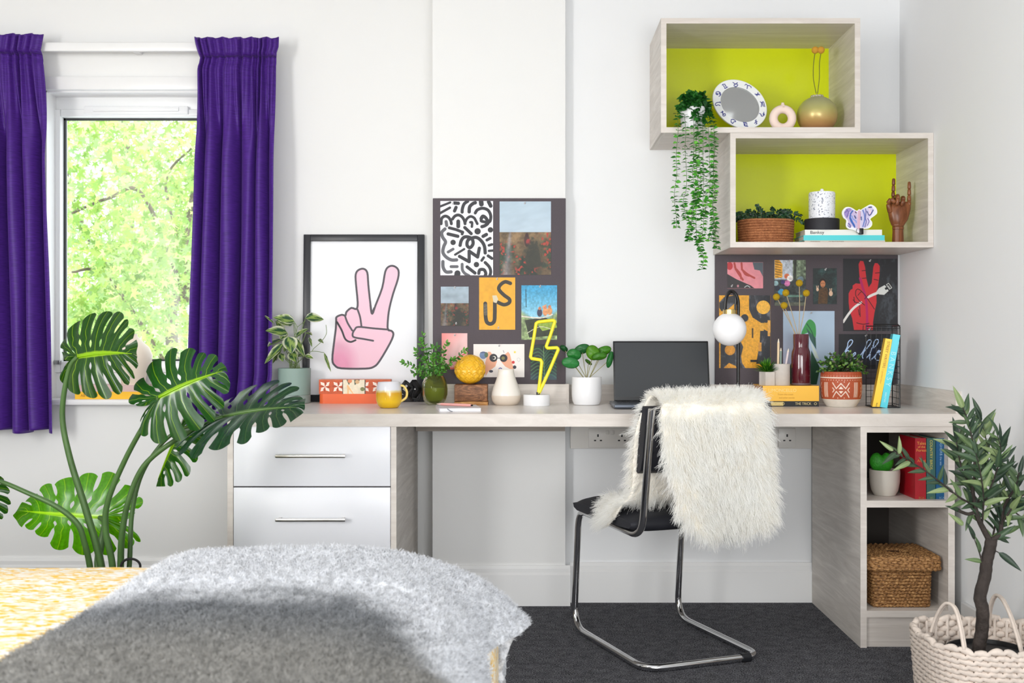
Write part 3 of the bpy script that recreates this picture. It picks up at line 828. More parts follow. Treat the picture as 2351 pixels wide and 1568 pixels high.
for yy in range(100, 270, 28): c.stroke(H((735, yy), (800, yy + 14)), 1.4, (110, 80, 40))
c.mix((c.X > 1820) * np.clip((c.X - 1818) / 3, 0, 1), np.array([104, 118, 96])[None, None] / 255 * (.3 + 1.3 * n)); c.stroke(H((960, 82), (950, 420)), 6, (52, 56, 44))
c.mix(np.clip((c.Y - 640) / 4, 0, 1), np.array([62, 70, 70])[None, None] / 255 * (.3 + 1.3 * n))
for x, y, r, cc in ((865, 265, 6, (206, 110, 70)), (900, 290, 7, (226, 224, 222)), (868, 345, 7, (206, 120, 170)), (740, 345, 6, (150, 186, 190)), (800, 440, 7, (70, 150, 190)), (760, 400, 6, (40, 44, 60)), (1020, 300, 7, (110, 130, 140)), (820, 330, 5, (60, 50, 100))):
    c.disk(*H((x, y))[0], r, cc)
c.rect(*H((860, 475))[0], *H((1040, 500))[0], (96, 132, 118)); c.rect(*H((730, 560))[0], *H((1080, 600))[0], (96, 100, 86)); c.speck(5, .5, 12)
pinned(c, by2, 'street photo of a crowd and an orange building behind the yellow craspedia', G2, [(1812, 600)])
c = Canvas(1867, 616, 1921, 698, 2.0, (34, 44, 44)); c.mix(np.clip(fbm(c.X, c.Y, 16, 51) - .45, 0, .4) * 1.2, (70, 120, 116))
c.poly(H((1225, 420), (1250, 395), (1310, 390), (1330, 430), (1320, 575), (1215, 575)), (84, 58, 30)); c.speck(3, .6, 9); c.disk(*H((1268, 330))[0], 7.6, (40, 24, 18), 8); c.disk(*H((1270, 352))[0], 5.8, (196, 128, 84), 8)
c.stroke(H((1255, 345), (1263, 345)), 1, (40, 24, 20)); c.stroke(H((1278, 345), (1286, 345)), 1, (40, 24, 20)); c.stroke(H((1262, 380), (1280, 380)), 1, (120, 50, 44))
for x, y in ((1210, 415), (1360, 460)):
    s = 1 if x < 1300 else 1.5
    c.disk(*H((x, y))[0], 3 * s, (226, 190, 160), 4 * s); c.stroke(H((x - 6, y), (x - 12, y - 40 * s ** .7)), 1.6 * s ** .5, (226, 190, 160)); c.stroke(H((x + 4, y), (x + 8, y - 42 * s ** .7)), 1.6 * s ** .5, (226, 190, 160))
pinned(c, by2, 'dark portrait of a child making two peace signs', G2, [(1895, 619)])
c = Canvas(1936, 594, 2060, 760, 2.0, (36, 37, 41)); c.mix(np.clip((fbm(c.X, c.Y * .6, 12, 61, 4) - .5) * 3, 0, .5) * np.clip((c.X - 2015) / 12, 0, 1), (90, 98, 106))
red = (200, 42, 50)
hp = [(1620, 870), (1600, 740), (1570, 650), (1560, 560), (1560, 460), (1580, 420), (1605, 405), (1605, 370), (1640, 345), (1690, 350), (1680, 240), (1672, 130), (1690, 92), (1725, 95), (1745, 160), (1760, 290), (1785, 390), (1820, 340), (1838, 160), (1855, 118), (1885, 118), (1910, 150), (1908, 250), (1890, 380), (1872, 460), (1875, 560), (1850, 680), (1835, 780), (1832, 870)]
c.poly(H(*hp), red)
c.stroke(H((1690, 290), (1715, 380), (1750, 500), (1765, 640), (1770, 860)), 5.5, (176, 18, 92), 5)
c.stroke(H((1500, 780), (1560, 690), (1620, 620), (1700, 560)), 5.4, (226, 222, 218), 6); c.stroke(H((1780, 500), (1830, 475), (1880, 455)), 6, (226, 222, 218), 5)
c.poly(H((1870, 440), (1900, 400), (1965, 365), (1985, 385), (1965, 400), (1975, 420), (2000, 412), (2010, 430), (1960, 475), (1900, 470)), (214, 216, 212))
c.stroke(H((1985, 360), (2010, 345), (2045, 395), (2020, 412), (1985, 360)), 1.6, (206, 208, 204)); c.stroke(H((2005, 372), (2025, 400)), 1.4, (206, 208, 204))
for pts in ([(1640, 430), (1660, 410), (1700, 430), (1760, 500), (1850, 635)], [(1640, 430), (1640, 480), (1680, 540), (1740, 590)], [(1665, 480), (1690, 450), (1705, 440)], [(1610, 530), (1640, 560), (1690, 570)], [(1620, 500), (1625, 560)], [(1685, 600), (1690, 720)], [(1670, 640), (1680, 700)], [(1650, 790), (1720, 805), (1790, 795)], [(1725, 820), (1722, 868)], [(1710, 205), (1750, 200)], [(1715, 290), (1755, 285)], [(1860, 230), (1905, 225)], [(1845, 300), (1890, 310)], [(1740, 520), (1780, 480)]):
    c.stroke(H(*pts), 1.7, (66, 12, 22), 4)
pinned(c, by2, 'black print of a red peace-sign hand gripping a white fork', G2, [(1997, 599), (1996, 756)])
c = Canvas(1651, 678, 1769, 845, 1.8, (226, 162, 42)); c.speck(7, .12, 71); dk = (44, 46, 52)
n = fbm(c.X, c.Y * .5, 9, 72, 4)[..., None]
def dark(pts): c.poly(H(*pts), dk)
dark([(440, 478), (680, 478), (680, 760), (640, 790), (560, 780), (480, 730), (440, 640)]); dark([(105, 560), (160, 500), (290, 478), (290, 560), (200, 640), (130, 660), (105, 620)])
c.disk(*H((390, 735))[0], 8.6, dk); dark([(570, 760), (610, 780), (600, 860), (680, 900), (680, 1250), (520, 1250), (560, 1010)]); dark([(120, 1000), (340, 990), (375, 1060), (350, 1160), (360, 1240), (400, 1300), (120, 1300)])
c.mix(((c.c[..., 0] < .4) * np.clip(n[..., 0] - .5, 0, 1) * 3).clip(0, .7), (130, 132, 140))
c.disk(*H((600, 615))[0], 15.6, (238, 180, 66)); c.disk(*H((225, 1095))[0], 12, (214, 146, 44))
c.rect(*H((560, 790))[0], *H((606, 880))[0], (230, 170, 60)); c.rect(*H((650, 760))[0], *H((676, 940))[0], (232, 172, 80)); c.rect(*H((545, 1010))[0], *H((580, 1110))[0], (214, 150, 60)); c.rect(*H((470, 850))[0], *H((488, 960))[0], (70, 54, 30)); c.rect(*H((455, 1205))[0], *H((540, 1232))[0], (40, 38, 36))
c.poly(H((160, 1290), (215, 1240), (290, 1275), (300, 1300), (160, 1300)), (224, 156, 44)); c.disk(*H((185, 500))[0], 1.6, (220, 180, 80)); c.speck(3, .25, 75)
pinned(c, by2, 'ochre and black abstract print behind the globe lamp', G2, [])
c = Canvas(1798, 714, 1916, 884, 1.5, (176, 198, 220)); c.mix(np.clip((1850 - c.X) / 60, 0, .6) * np.clip((c.Y - 740) / 100, 0, 1), (196, 186, 214))
c.poly(H((1030, 920), (1060, 830), (1110, 755), (1160, 770), (1190, 830), (1185, 960), (1120, 900)), (58, 148, 74), 5); c.poly(H((1080, 840), (1130, 900), (1190, 960), (1195, 1090), (1130, 980)), (50, 90, 84)); c.stroke(H((1090, 800), (1150, 900), (1185, 1040)), 2, (30, 80, 60), 5)
c.poly(H((1140, 1100), (1240, 1300), (1200, 1484), (1120, 1484)), (26, 74, 50)); c.poly(H((1130, 1000), (1195, 1110), (1230, 1200), (1180, 1180)), (200, 214, 206)); c.poly(H((890, 1300), (940, 1180), (960, 1480), (900, 1480)), (30, 60, 36))
pinned(c, by2, 'pale blue print of a curled green leaf behind the burgundy vase', G2, [(1862, 719)])
c = Canvas(1926, 767, 2060, 847, 2.2, (25, 27, 33)); c.mix(np.clip(1 - np.hypot((c.X - 2000) / 60, (c.Y - 812) / 30), 0, 1) * .35, (22, 36, 92))
Kh = 15.673
def HL(*a): return [(1920 + x / Kh, 760 + y / Kh) for x, y in a]
for pts in ([(300, 760), (400, 560), (420, 430), (480, 340), (550, 320), (590, 370), (540, 480), (440, 590), (330, 760), (250, 960)], [(860, 880), (950, 760), (1060, 560), (1100, 400), (1180, 320), (1250, 340), (1240, 430), (1120, 600), (1000, 740), (940, 900), (960, 980)],
            [(1080, 970), (1200, 830), (1270, 640), (1330, 560), (1360, 400), (1430, 310), (1500, 310), (1510, 400), (1430, 520), (1350, 600), (1320, 520)], [(1270, 640), (1220, 840), (1200, 1000), (1250, 1030), (1400, 880), (1520, 700), (1580, 740)],
            [(1540, 700), (1430, 850), (1390, 950), (1450, 1040), (1560, 1030), (1620, 940), (1590, 880), (1540, 800), (1560, 730), (1640, 710)], [(330, 760), (420, 700), (470, 760), (430, 900), (470, 960), (560, 900), (620, 820), (680, 770), (690, 830), (600, 920), (640, 990), (740, 970), (860, 880)]):
    q = HL(*pts); c.stroke(q, 4.6, (30, 58, 130), 6) if False else None
    c.stroke(q, 2.3, (178, 204, 240), 7)
pinned(c, by2, 'dark print with the neon word hello beside the wire bookend', G2, [(1988, 771)])

# ------------------------------------------------------------------ framed poster
K4 = 2.958
def A4(*a): return [(600 + x / K4, 430 + y / K4) for x, y in a]
fp = thing('framed_poster', 'black-framed poster of a pink peace-sign hand leaning on the wall', 'picture', (X_(833, 4.27), 4.27, ZD))
yfz = lambda py: 4.262 + (Z_(py, 4.27) - ZD) * .045      # leans back
fx0, fx1, fyt, fyb = 694.5, 973, 537, 920
def leanbox(mb, a, b_, t, bo, y0, y1, bev=.0015):
    s = MB(); X0, X1 = X_(a, 4.27), X_(b_, 4.27); zt_, zb_ = Z_(t, 4.27), Z_(bo, 4.27)
    s.box(X0, X1, y0, y1, zb_, zt_, bev)
    V = np.concatenate(s.v); V[:, 1] += (V[:, 2] - ZD) * .045; mb.add(V, s.f)
mb = MB(); zbm = CY + (CAMZ - ZD - .0005) * F / 4.27
for a in ((fx0, fx0 + 15.5, fyt, zbm), (fx1 - 16, fx1, fyt, zbm), (fx0 + 15.5, fx1 - 16, fyt, fyt + 15.5), (fx0 + 15.5, fx1 - 16, zbm - 16, zbm)): leanbox(mb, *a, 4.262, 4.286)
mb.build('frame', mat('black_frame', (37, 38, 43), .35), fp)
mb = MB(); leanbox(mb, fx0 + 3, fx1 - 3, fyt + 3, zbm - 3, 4.280, 4.285, 0); mb.build('backing', M_black, fp, smooth=False)
c = Canvas(fx0 + 14, fyt + 14, fx1 - 15, zbm - 15, 1.5, (240, 241, 245))
pink = (243, 198, 215); ol = (72, 66, 74)
body = [(505, 880), (540, 865), (565, 870), (572, 845), (605, 818), (640, 825), (648, 780), (635, 650), (633, 590), (650, 560), (685, 550), (712, 575), (720, 660), (735, 790), (748, 858), (770, 800), (815, 680), (835, 570), (860, 535), (895, 532), (925, 560), (922, 620), (890, 720), (865, 820), (855, 900), (855, 965), (880, 975), (893, 1000), (870, 1060), (800, 1180), (760, 1220), (700, 1232), (540, 1230), (495, 1210), (478, 1170), (488, 1060), (500, 960), (502, 905)]
c.poly(A4(*body), pink, 3)
sh = np.clip(1 - np.hypot((c.X - 778) / 48, (c.Y - 835) / 62), 0, 1) * (np.abs(c.c[..., 1] - pink[1] / 255) < .02)
c.mix(np.clip(sh * 1.3, 0, .9), (233, 150, 184))
c.poly(A4((505, 900), (540, 870), (570, 900), (625, 1000), (620, 1030), (580, 1045)), (240, 178, 204), a=.8)
c.stroke(A4(*body), 4.5, ol, 3, closed=True)
for pts in ([(508, 915), (540, 970), (565, 1030), (600, 1050), (635, 1038)], [(562, 872), (580, 920), (612, 972)], [(648, 830), (665, 880), (675, 945)], [(860, 966), (760, 958), (655, 948), (630, 965), (615, 995), (625, 1018), (690, 1030), (755, 1042)], [(735, 800), (744, 855), (760, 820)]):
    c.stroke(A4(*pts), 4.2, ol if pts[0][0] > 560 else (40, 36, 42), 5)
def lm(X, Y):
    G = planemap(4.27)(X, Y); G[..., 1] = 4.276 + (G[..., 2] - ZD) * .045; return G
c.sheet('poster_print', lm, M_print, fp, thick=.001)
# ------------------------------------------------------------------ small helpers for objects placed by px
def U(d): return d / F            # metres per px at depth d
def lathe_px(prof, cx, d, n=40, **k):
    """prof: (half width px, y px) bottom to top, turned about a vertical axis at depth d"""
    return MB().lathe([(r * U(d), Z_(y, d)) for r, y in prof], X_(cx, d), d, n, **k)
def zpx(prof, cx, d, zbase, ybase, n=40, mb=None, **k):
    """same but the base is put at height zbase"""
    mb = mb or MB()
    return mb.lathe([(r * U(d), zbase + (ybase - y) * U(d)) for r, y in prof], X_(cx, d), d, n, **k)
def csample(c, X, Y):
    ny, nx = c.X.shape
    i = np.clip(((np.asarray(Y) - c.y0) / (c.y1 - c.y0) * (ny - 1)).round().astype(int), 0, ny - 1)
    j = np.clip(((np.asarray(X) - c.x0) / (c.x1 - c.x0) * (nx - 1)).round().astype(int), 0, nx - 1)
    return lin(c.c[i, j])
def leaf_mesh(mb, base, dirv, normal, length, width, c1, c2=None, nl=7, nw=4, cup=.15, droop=.25, shape=1.0, wave=0.0, tipw=0.0, vein=True, paint=None, seed=0):
    """a leaf blade from base along dirv"""
    T = Vector(dirv).normalized(); N = Vector(normal); N = (N - T * N.dot(T))
    N = N.normalized() if N.length > 1e-6 else T.orthogonal().normalized()
    B = T.cross(N)
    G = np.zeros((nl + 1, 2 * nw + 1, 3)); C = np.zeros((nl + 1, 2 * nw + 1, 3))
    c1 = lin(np.array(c1) / 255); c2 = lin(np.array(c2) / 255) if c2 is not None else c1 * 1.5
    base = np.array(base[:]); T, N, B = map(np.array, (T, N, B)); r = np.random.default_rng(seed + 1)
    for i in range(nl + 1):
        t = i / nl
        w = (math.sin(math.pi * t ** (0.75 / shape) ) ** .8 if 0 < t < 1 else 0) * (1 - .15 * t) + tipw * (1 - abs(2 * t - 1))
        w = max(w, 0.02)
        for j in range(2 * nw + 1):
            s = (j - nw) / nw
            p = base + T * length * t + B * s * w * width / 2 + N * (cup * width * (s * s) * w - droop * length * t * t + wave * width * math.sin(9 * t + 3 * s))
            G[i, j] = p
            k = 1.0 if not vein else (1.0 if abs(s) > .12 else 0)
            if paint is None: col = c1 * k + c2 * (1 - k)
            else: col = paint(t, s, r)
            C[i, j] = col
    mb.grid(G, col=C)
    return mb

# ================================================================== ON THE WORKTOP
# sage pot with variegated plant -----------------------------------
d = 4.192
pp = thing('potted_plant', 'variegated trailing plant in a sage green pot by the purple curtain', 'potted plant', (X_(676, d), d, ZD))
M_sage = mat('sage_ceramic', (138, 160, 152), .5)
zpx([(33, 926), (36.5, 925), (36.5, 908), (36, 907)], 676, d, ZD, 926, capt=True).build('saucer', mat('sage_grey', (146, 160, 154), .5), pp)
zpx([(34, 908.5), (36.3, 906), (37.2, 848), (37, 846), (34.5, 846), (34, 856)], 676, d, ZD, 926, capb=True).build('pot', M_sage, pp)
zpx([(34, 856), (.01, 854)], 676, d, ZD, 926, capb=False).build('soil', mat('soil', (62, 50, 40), .95, bump=.6, bscale=150), pp)
M_leaf = leafmat('leaf', .3, .38)
M_stem = mat('stem_green', (112, 134, 80), .6)
def varieg(t, s, r):
    g = np.array([42, 84, 52.]); w = np.array([222, 226, 196.]); y = np.array([150, 176, 90.])
    e = abs(s) > .72; m = math.sin(7 * t + 5 * s + r.random() * .6) > .45
    c = w if e and r.random() < .8 else (y if m else g)
    if abs(s) < .1: c = y
    return lin(c / 255)
def Q(x, y): return (580 + x / 6.27, 690 + y / 6.27)
lv = [((600, 300), (300, 235), 170, 0), ((590, 320), (330, 300), 175, 0), ((760, 250), (1030, 265), 165, 1), ((500, 470), (195, 425), 190, 0), ((430, 560), (215, 640), 165, 0),
      ((450, 620), (155, 905), 150, 0), ((420, 640), (280, 905), 120, 0), ((430, 480), (345, 300), 150, 1), ((520, 520), (560, 760), 230, 1), ((600, 540), (740, 790), 130, 1),
      ((620, 520), (790, 400), 110, 1), ((770, 460), (855, 490), 80, 1), ((560, 740), (620, 880), 170, 1), ((640, 800), (740, 780), 150, 0), ((760, 790), (870, 830), 80, 0),
      ((400, 760), (440, 880), 120, 0), ((330, 640), (340, 860), 120, 0), ((1030, 750), (1125, 1030), 55, 0), ((950, 560), (1010, 600), 60, 0), ((815, 530), (850, 650), 50, 0),
      ((310, 330), (150, 190), 40, 0), ((480, 430), (400, 560), 170, 0), ((540, 600), (450, 720), 150, 1)]
cb_ = P(676, 850, d)
for i, (a, b, w, s) in enumerate(lv):
    A = P(*Q(*a), d - .02 + .05 * math.sin(i * 2.1)); B = P(*Q(*b), d - .05 + .045 * math.sin(i * 1.3))
    mb = MB(); L = (B - A)
    leaf_mesh(mb, A, L, Vector((.25 * math.sin(i), -1, .55)), L.length, w / 6.27 * U(d), (40, 80, 50), nl=9, nw=5, cup=.18, droop=.06, paint=varieg, seed=i)
    mb.build('leaf', M_leaf, pp, angle=180)
    if i < 17 or i in (21, 22):
        mb = MB(); q = spl([cb_ + Vector((.02 * math.sin(i * 1.7), .01, 0)), (cb_ + A) / 2 + Vector((.01 * math.cos(i), 0, .01)), A], 4); mb.tube(q, .0012, 5); mb.build('stem', M_stem, pp)
for pts in ([(620, 720), (760, 780), (860, 730), (1030, 750)], [(860, 730), (880, 690), (980, 600), (1060, 480), (1055, 350)], [(600, 520), (640, 390), (600, 310)], [(640, 385), (760, 290)]):
    MB().tube(spl([P(*Q(*a), d - .03) for a in pts], 5), .0011, 5).build('vine', M_stem, pp)

# patterned tin in an orange tray ----------------------------------
d = 4.185
ti = thing('snack_tin', 'bright orange tray holding a long white and orange star-patterned box', 'tin', (X_(808, d), d, ZD))
def stadium(mb, x0, x1, yc, ry, z0, z1, n=10, colr=None, r=.02):
    pts = []
    for cx_, cy_, a0 in ((x1 - r, yc + ry - r, 0), (x0 + r, yc + ry - r, 90), (x0 + r, yc - ry + r, 180), (x1 - r, yc - ry + r, 270)):
        for k in range(n + 1):
            a = math.radians(a0 + 90 * k / n); pts.append((cx_ + r * math.cos(a), cy_ + r * math.sin(a)))
    G = np.array([[(x, y, z) for x, y in pts] for z in (z0, z1)])
    b = mb.n; mb.grid(G, closed_v=True); m = len(pts)
    mb.f.append(tuple(b + k for k in range(m))[::-1]); mb.f.append(tuple(b + m + k for k in range(m)))
tx0, tx1 = X_(731, d - .03), X_(897, d - .03)
mb = MB(); stadium(mb, tx0, tx1, d, .032, ZD, ZD + .004, r=.022); stadium(mb, tx0 + .001, tx1 - .001, d, .031, ZD + .004, ZD + .036, r=.021)
mb.build('orange_tray', mat('orange_enamel', (240, 108, 58), .35), ti)
c = Canvas(732, 868, 897, 904, 2.4, (206, 92, 50))
for cx_ in range(746, 900, 30):
    if 785 < cx_ < 835: continue
    for a in (45, 135, 225, 315):
        a = math.radians(a); ex, ey = cx_ + 15 * math.cos(a) * 1.0, 886 + 17 * math.sin(a)
        mx_, my_ = (cx_ + ex) / 2, (886 + ey) / 2; nx_, ny_ = -math.sin(a) * 4.8, math.cos(a) * 4.8
        c.poly([(cx_, 886), (mx_ + nx_, my_ + ny_), (ex, ey), (mx_ - nx_, my_ - ny_)], (252, 234, 222))
    for a in (0, 90, 180, 270):
        a = math.radians(a); c.poly([(cx_, 886), (cx_ + 9 * math.cos(a + .5), 886 + 9 * math.sin(a + .5)), (cx_ + 14 * math.cos(a), 886 + 14 * math.sin(a))], (176, 66, 34))
c.rect(787, 868, 837, 904, (238, 226, 200)); c.rect(786, 868, 787.5, 904, (60, 66, 58)); c.rect(837, 868, 839, 904, (70, 76, 66))
c.poly([(795, 868), (801, 882), (806, 868)], (70, 84, 66)); c.poly([(813, 868), (814, 882), (824, 874), (826, 868)], (70, 84, 66)); c.disk(803, 872, 5, (226, 140, 96)); c.disk(820, 874, 5, (216, 176, 130))
c.rect(797, 886, 801, 904, (240, 196, 140)); c.poly([(798, 880), (812, 904), (810, 904), (796, 886)], (244, 190, 130)); c.disk(832, 892, 5, (130, 134, 84)); c.rect(732, 868, 897, 869.5, (200, 150, 130), .5); c.speck(5, .12, 5)
pm = lambda X, Y: np.stack([X_(X, d - .03), np.full(X.shape, d - .0285), ZD + .036 + (904 - Y) / 36 * .054], -1)
c.sheet('star_pattern_front', pm, M_print, ti, thick=.001)
MB().box(tx0 + .002, tx1 - .002, d - .0275, d + .028, ZD + .036, ZD + .09, .003).build('patterned_box', mat('terracotta_box', (206, 108, 72), .5), ti)

# mug ---------------------------------------------------------------
d = 3.90
mg = thing('mug', 'round mug, white above and mustard yellow below, in front of the orange tray', 'mug', (X_(893, d), d, ZD))
M_mug, n, l, p = new_mat('mug_dip_glaze')
tc = n.new('ShaderNodeTexCoord'); sx = n.new('ShaderNodeSeparateXYZ'); l.new(tc.outputs['Object'], sx.inputs[0])
nz = n.new('ShaderNodeTexNoise'); nz.inputs['Scale'].default_value = 60; l.new(tc.outputs['Object'], nz.inputs[0])
ad = n.new('ShaderNodeMath'); ad.operation = 'MULTIPLY_ADD'; ad.inputs[1].default_value = .006; l.new(nz.outputs['Fac'], ad.inputs[0]); l.new(sx.outputs['Z'], ad.inputs[2])
mr = n.new('ShaderNodeMapRange'); mr.inputs[1].default_value = ZD; mr.inputs[2].default_value = ZD + .1; l.new(ad.outputs[0], mr.inputs[0])
r = ramp(n, [(0, (214, 168, 20)), (.25, (240, 196, 24)), (.56, (214, 160, 12)), (.63, (222, 206, 150)), (.68, (224, 224, 230))]); l.new(mr.outputs[0], r.inputs[0]); l.new(r.outputs[0], p.inputs['Base Color'])
p.inputs['Roughness'].default_value = .18; p.inputs['Coat Weight'].default_value = .4
zpx([(18, 937), (20.5, 936.6), (26, 930), (29.5, 919), (30, 905), (28, 890), (25.5, 879), (24.6, 878), (24, 880), (26.3, 892), (27.5, 905), (26.5, 918), (20, 932), (.1, 933)], 893, d, ZD, 937.5, 48).build('cup', M_mug, mg)
mb = MB(); kz = lambda y: ZD + (937.5 - y) * U(d)
mb.tube(spl([(X_(917, d), d, kz(886)), (X_(927, d), d, kz(888)), (X_(934, d), d, kz(900)), (X_(932, d), d, kz(914)), (X_(918, d), d, kz(924))], 8), .0042, 10)
mb.build('handle', mat('cream_yellow_glaze', (234, 206, 116), .25), mg)

# black knot ornament ------------------------------------------------
d = 4.12
kn = thing('knot_ornament', 'black angular interlocking knot ornament at the corner of the poster', 'ornament', (X_(942, d), d, ZD))
M_knot = mat('black_matt', (20, 20, 22), .6)
def link(cx_, cy_, ang, yaw, s=1.0):
    mb = MB(); R = Matrix.Translation(P(cx_, cy_, d + yaw * .0)) @ Matrix.Rotation(math.radians(yaw), 4, 'Z') @ Matrix.Rotation(math.radians(ang), 4, 'Y')
    a, w = .025 * s, .012 * s
    for (x0, x1, z0, z1) in ((-a, a, a - w, a), (-a, a, -a, -a + w), (-a, -a + w, -a, a), (a - w, a, -a, a)):
        mb.box(x0, x1, -.011 * s, .011 * s, z0, z1, .002, M=R)
    mb.build('link', M_knot, kn)
link(933, 892, 38, 20, .92); link(951, 893, 45, -40, 1.0); link(946, 908, 45, 60, .62); link(956, 908, 20, 10, .72)

# green glass vase with fern-like sprigs ------------------------------
d = 4.085
gv = thing('glass_vase', 'green glass vase holding leafy sprigs beside the black poster frame', 'vase', (X_(998, d), d, ZD))
M_gglass, n, l, p = new_mat('olive_glass')
p.inputs['Base Color'].default_value = rgb(206, 214, 150); p.inputs['Transmission Weight'].default_value = .92; p.inputs['Roughness'].default_value = .02; p.inputs['IOR'].default_value = 1.25
tr = n.new('ShaderNodeBsdfTransparent'); tr.inputs[0].default_value = rgb(216, 220, 160); mx = n.new('ShaderNodeMixShader'); mx.inputs[0].default_value = .5
l.new(p.outputs[0], mx.inputs[1]); l.new(tr.outputs[0], mx.inputs[2]); l.new(mx.outputs[0], n['Material Output'].inputs['Surface'])
zpx([(14, 923.5), (20, 921), (26, 912), (29.5, 900), (30, 888), (28, 873), (23.5, 862), (20, 857), (18.5, 857), (22, 864), (26.5, 874), (28.3, 888), (27.8, 900), (24, 911), (15, 918), (.1, 919)], 998, d, ZD, 923.5, 48).build('vase_body', M_gglass, gv)
zpx([(.1, 918.5), (14, 917.5), (23.5, 911), (27, 900), (27.4, 892), (26.5, 884), (.1, 883.5)], 998, d, ZD, 923.5, 40).build('water', mat('green_water', (180, 188, 96), .1, trans=.35, ior=1.15), gv)
def sprig(parent, pts, n, ll, lw, cols, m=M_leaf, seed=0, name='sprig', spread=1.0, fac=(0, -1, .3)):
    q = spl(pts, 6); r = np.random.default_rng(seed); mb = MB()
    mb.tube(q, np.linspace(.0016, .0008, len(q)), 5, col=lin(np.array((96, 118, 60)) / 255))
    L = len(q)
    for k in range(n):
        t = .25 + .75 * k / (n - 1); i = min(int(t * (L - 1)), L - 2)
        a = Vector(q[i]); T = (Vector(q[i + 1]) - a).normalized(); F_ = Vector(fac); Sd = T.cross(F_).normalized()
        s = 1 if k % 2 else -1
        dv = (Sd * s * spread + T * .7 + Vector(r.normal(size=3)) * .25).normalized()
        if k == n - 1: dv = T
        c1 = cols[r.integers(0, len(cols))]
        leaf_mesh(mb, a, dv, F_ + Vector(r.normal(size=3)) * .4, ll * r.uniform(.75, 1.15), lw * r.uniform(.8, 1.15), c1, tuple(min(255, v * 1.25) for v in c1), nl=5, nw=2, cup=.1, droop=.12, seed=k)
    return mb.build(name, m, parent, angle=180)
gc = [(58, 118, 34), (78, 142, 44), (46, 96, 30), (96, 156, 60)]
def V4(*a): return [P(920 + x / 6.028, 750 + y / 6.028, dd) for x, y, dd in a]
base = (470, 760)
for i, tip in enumerate([(300, 90), (15, 490), (165, 640), (200, 320), (265, 180), (420, 260), (640, 210), (910, 310), (560, 330), (330, 430), (600, 440), (500, 250), (740, 430), (240, 560), (620, 560), (440, 400)]):
    mx_, my_ = (base[0] + tip[0]) / 2 + (tip[0] - base[0]) * .12, (base[1] + tip[1]) / 2 - 40
    if tip[0] in (15, 910): my_ -= 30
    dd = 4.04 + .035 * math.sin(i * 2.4)
    sprig(gv, V4((base[0] + 6 * math.sin(i), base[1], 4.085), (mx_, my_, (4.085 + dd) / 2), (tip[0], tip[1], dd)), 15, .0165, .0095, gc, seed=i + 40)

# wooden stand and yellow carved ball -----------------------------------
d = 4.06
ws = thing('wooden_block', 'dark wooden block stand under the yellow ball', 'stand', (X_(1081, d), d + .03, ZD))
M_walnut = wood('rough_walnut', (74, 46, 30), (176, 122, 82), (14, 30, 40), .5, dist=2.5, bump=.4, rot=(0, .45, 0))
yt = Z_(883, d) ; yb_ = ZD
MB().box(X_(1043, d), X_(1119, d), d - .001, d + .08, ZD + .013, yt, .004).build('block', M_walnut, ws)
mb = MB(); G = []
for i in range(21):
    t = i / 20; x = X_(1043, d) + (X_(1120, d) - X_(1043, d)) * t; y0 = d - .006 - .004 * math.sin(t * 3)
    G.append([(x, y0 + .002, ZD), (x, y0 - .002, ZD + .004), (x, y0 + .001, ZD + .0135 - .004 * abs(t - .6)), (x, d + .08, ZD + .0135), (x, d + .08, ZD)])
mb.grid(np.array(G), closed_v=True); mb.f.append((0, 1, 2, 3, 4)); k = 20 * 5; mb.f.append((k + 4, k + 3, k + 2, k + 1, k))
mb.build('bark_base', wood('bark_edge', (150, 98, 52), (206, 156, 96), (12, 30, 50), .6, rot=(0, .1, 0)), ws)
d = 4.095
G = []; cz = yt + 34.5 * U(d); R0 = 34.5 * U(d)
for i in range(121):
    th = math.pi * i / 120; row = []
    for k in range(240):
        ph = 2 * math.pi * k / 240
        lat = th / math.pi * 8; rowi = math.floor(lat); f = lat - rowi
        a = (ph / (2 * math.pi) * 14 + (.5 if rowi % 2 else 0)) % 1.0; aa = abs(a - .5) * 2
        q_ = (f + .55 * (1 - aa ** 1.5)) % 1.0       # overlapping scales with a pointed edge
        h = .20 * q_ ** .7 * math.sin(th) ** .5 * (1 - .25 * aa)
        r_b = R0 * (.955 + h * .6)
        row.append((math.sin(th) * math.cos(ph) * r_b, math.sin(th) * math.sin(ph) * r_b, math.cos(th) * R0 * .98))
    G.append(row)
G = np.array(G) + np.array((X_(1079, d), d, cz))
tag(MB().grid(G, closed_v=True, flip=True).build('carved_ball', mat('yellow_glaze', (242, 186, 40), .3, coat=.3), None, angle=180),
    'glossy yellow ball with carved leaf scales on the wooden block', 'ornament')

# white pear-shaped vase ------------------------------------------------
d = 4.075
wv = thing('bud_vase', 'cream pear-shaped vase between the yellow ball and the lightning lamp', 'vase', (X_(1162, d), d, ZD))
M_cream = mat('cream_glaze', (240, 234, 226), .22)
zpx([(22, 930), (26, 929), (32, 921), (34, 911), (33.7, 908)], 1162, d, ZD, 930).build('clay_foot', mat('sand_clay', (224, 210, 194), .5), wv)
zpx([(33.7, 908), (33.5, 903), (30, 890), (24, 875), (19.5, 862), (18, 852), (18.6, 848.5), (17.5, 848), (16.5, 852), (18, 862), (.1, 890)], 1162, d, ZD, 930).build('glazed_body', M_cream, wv)

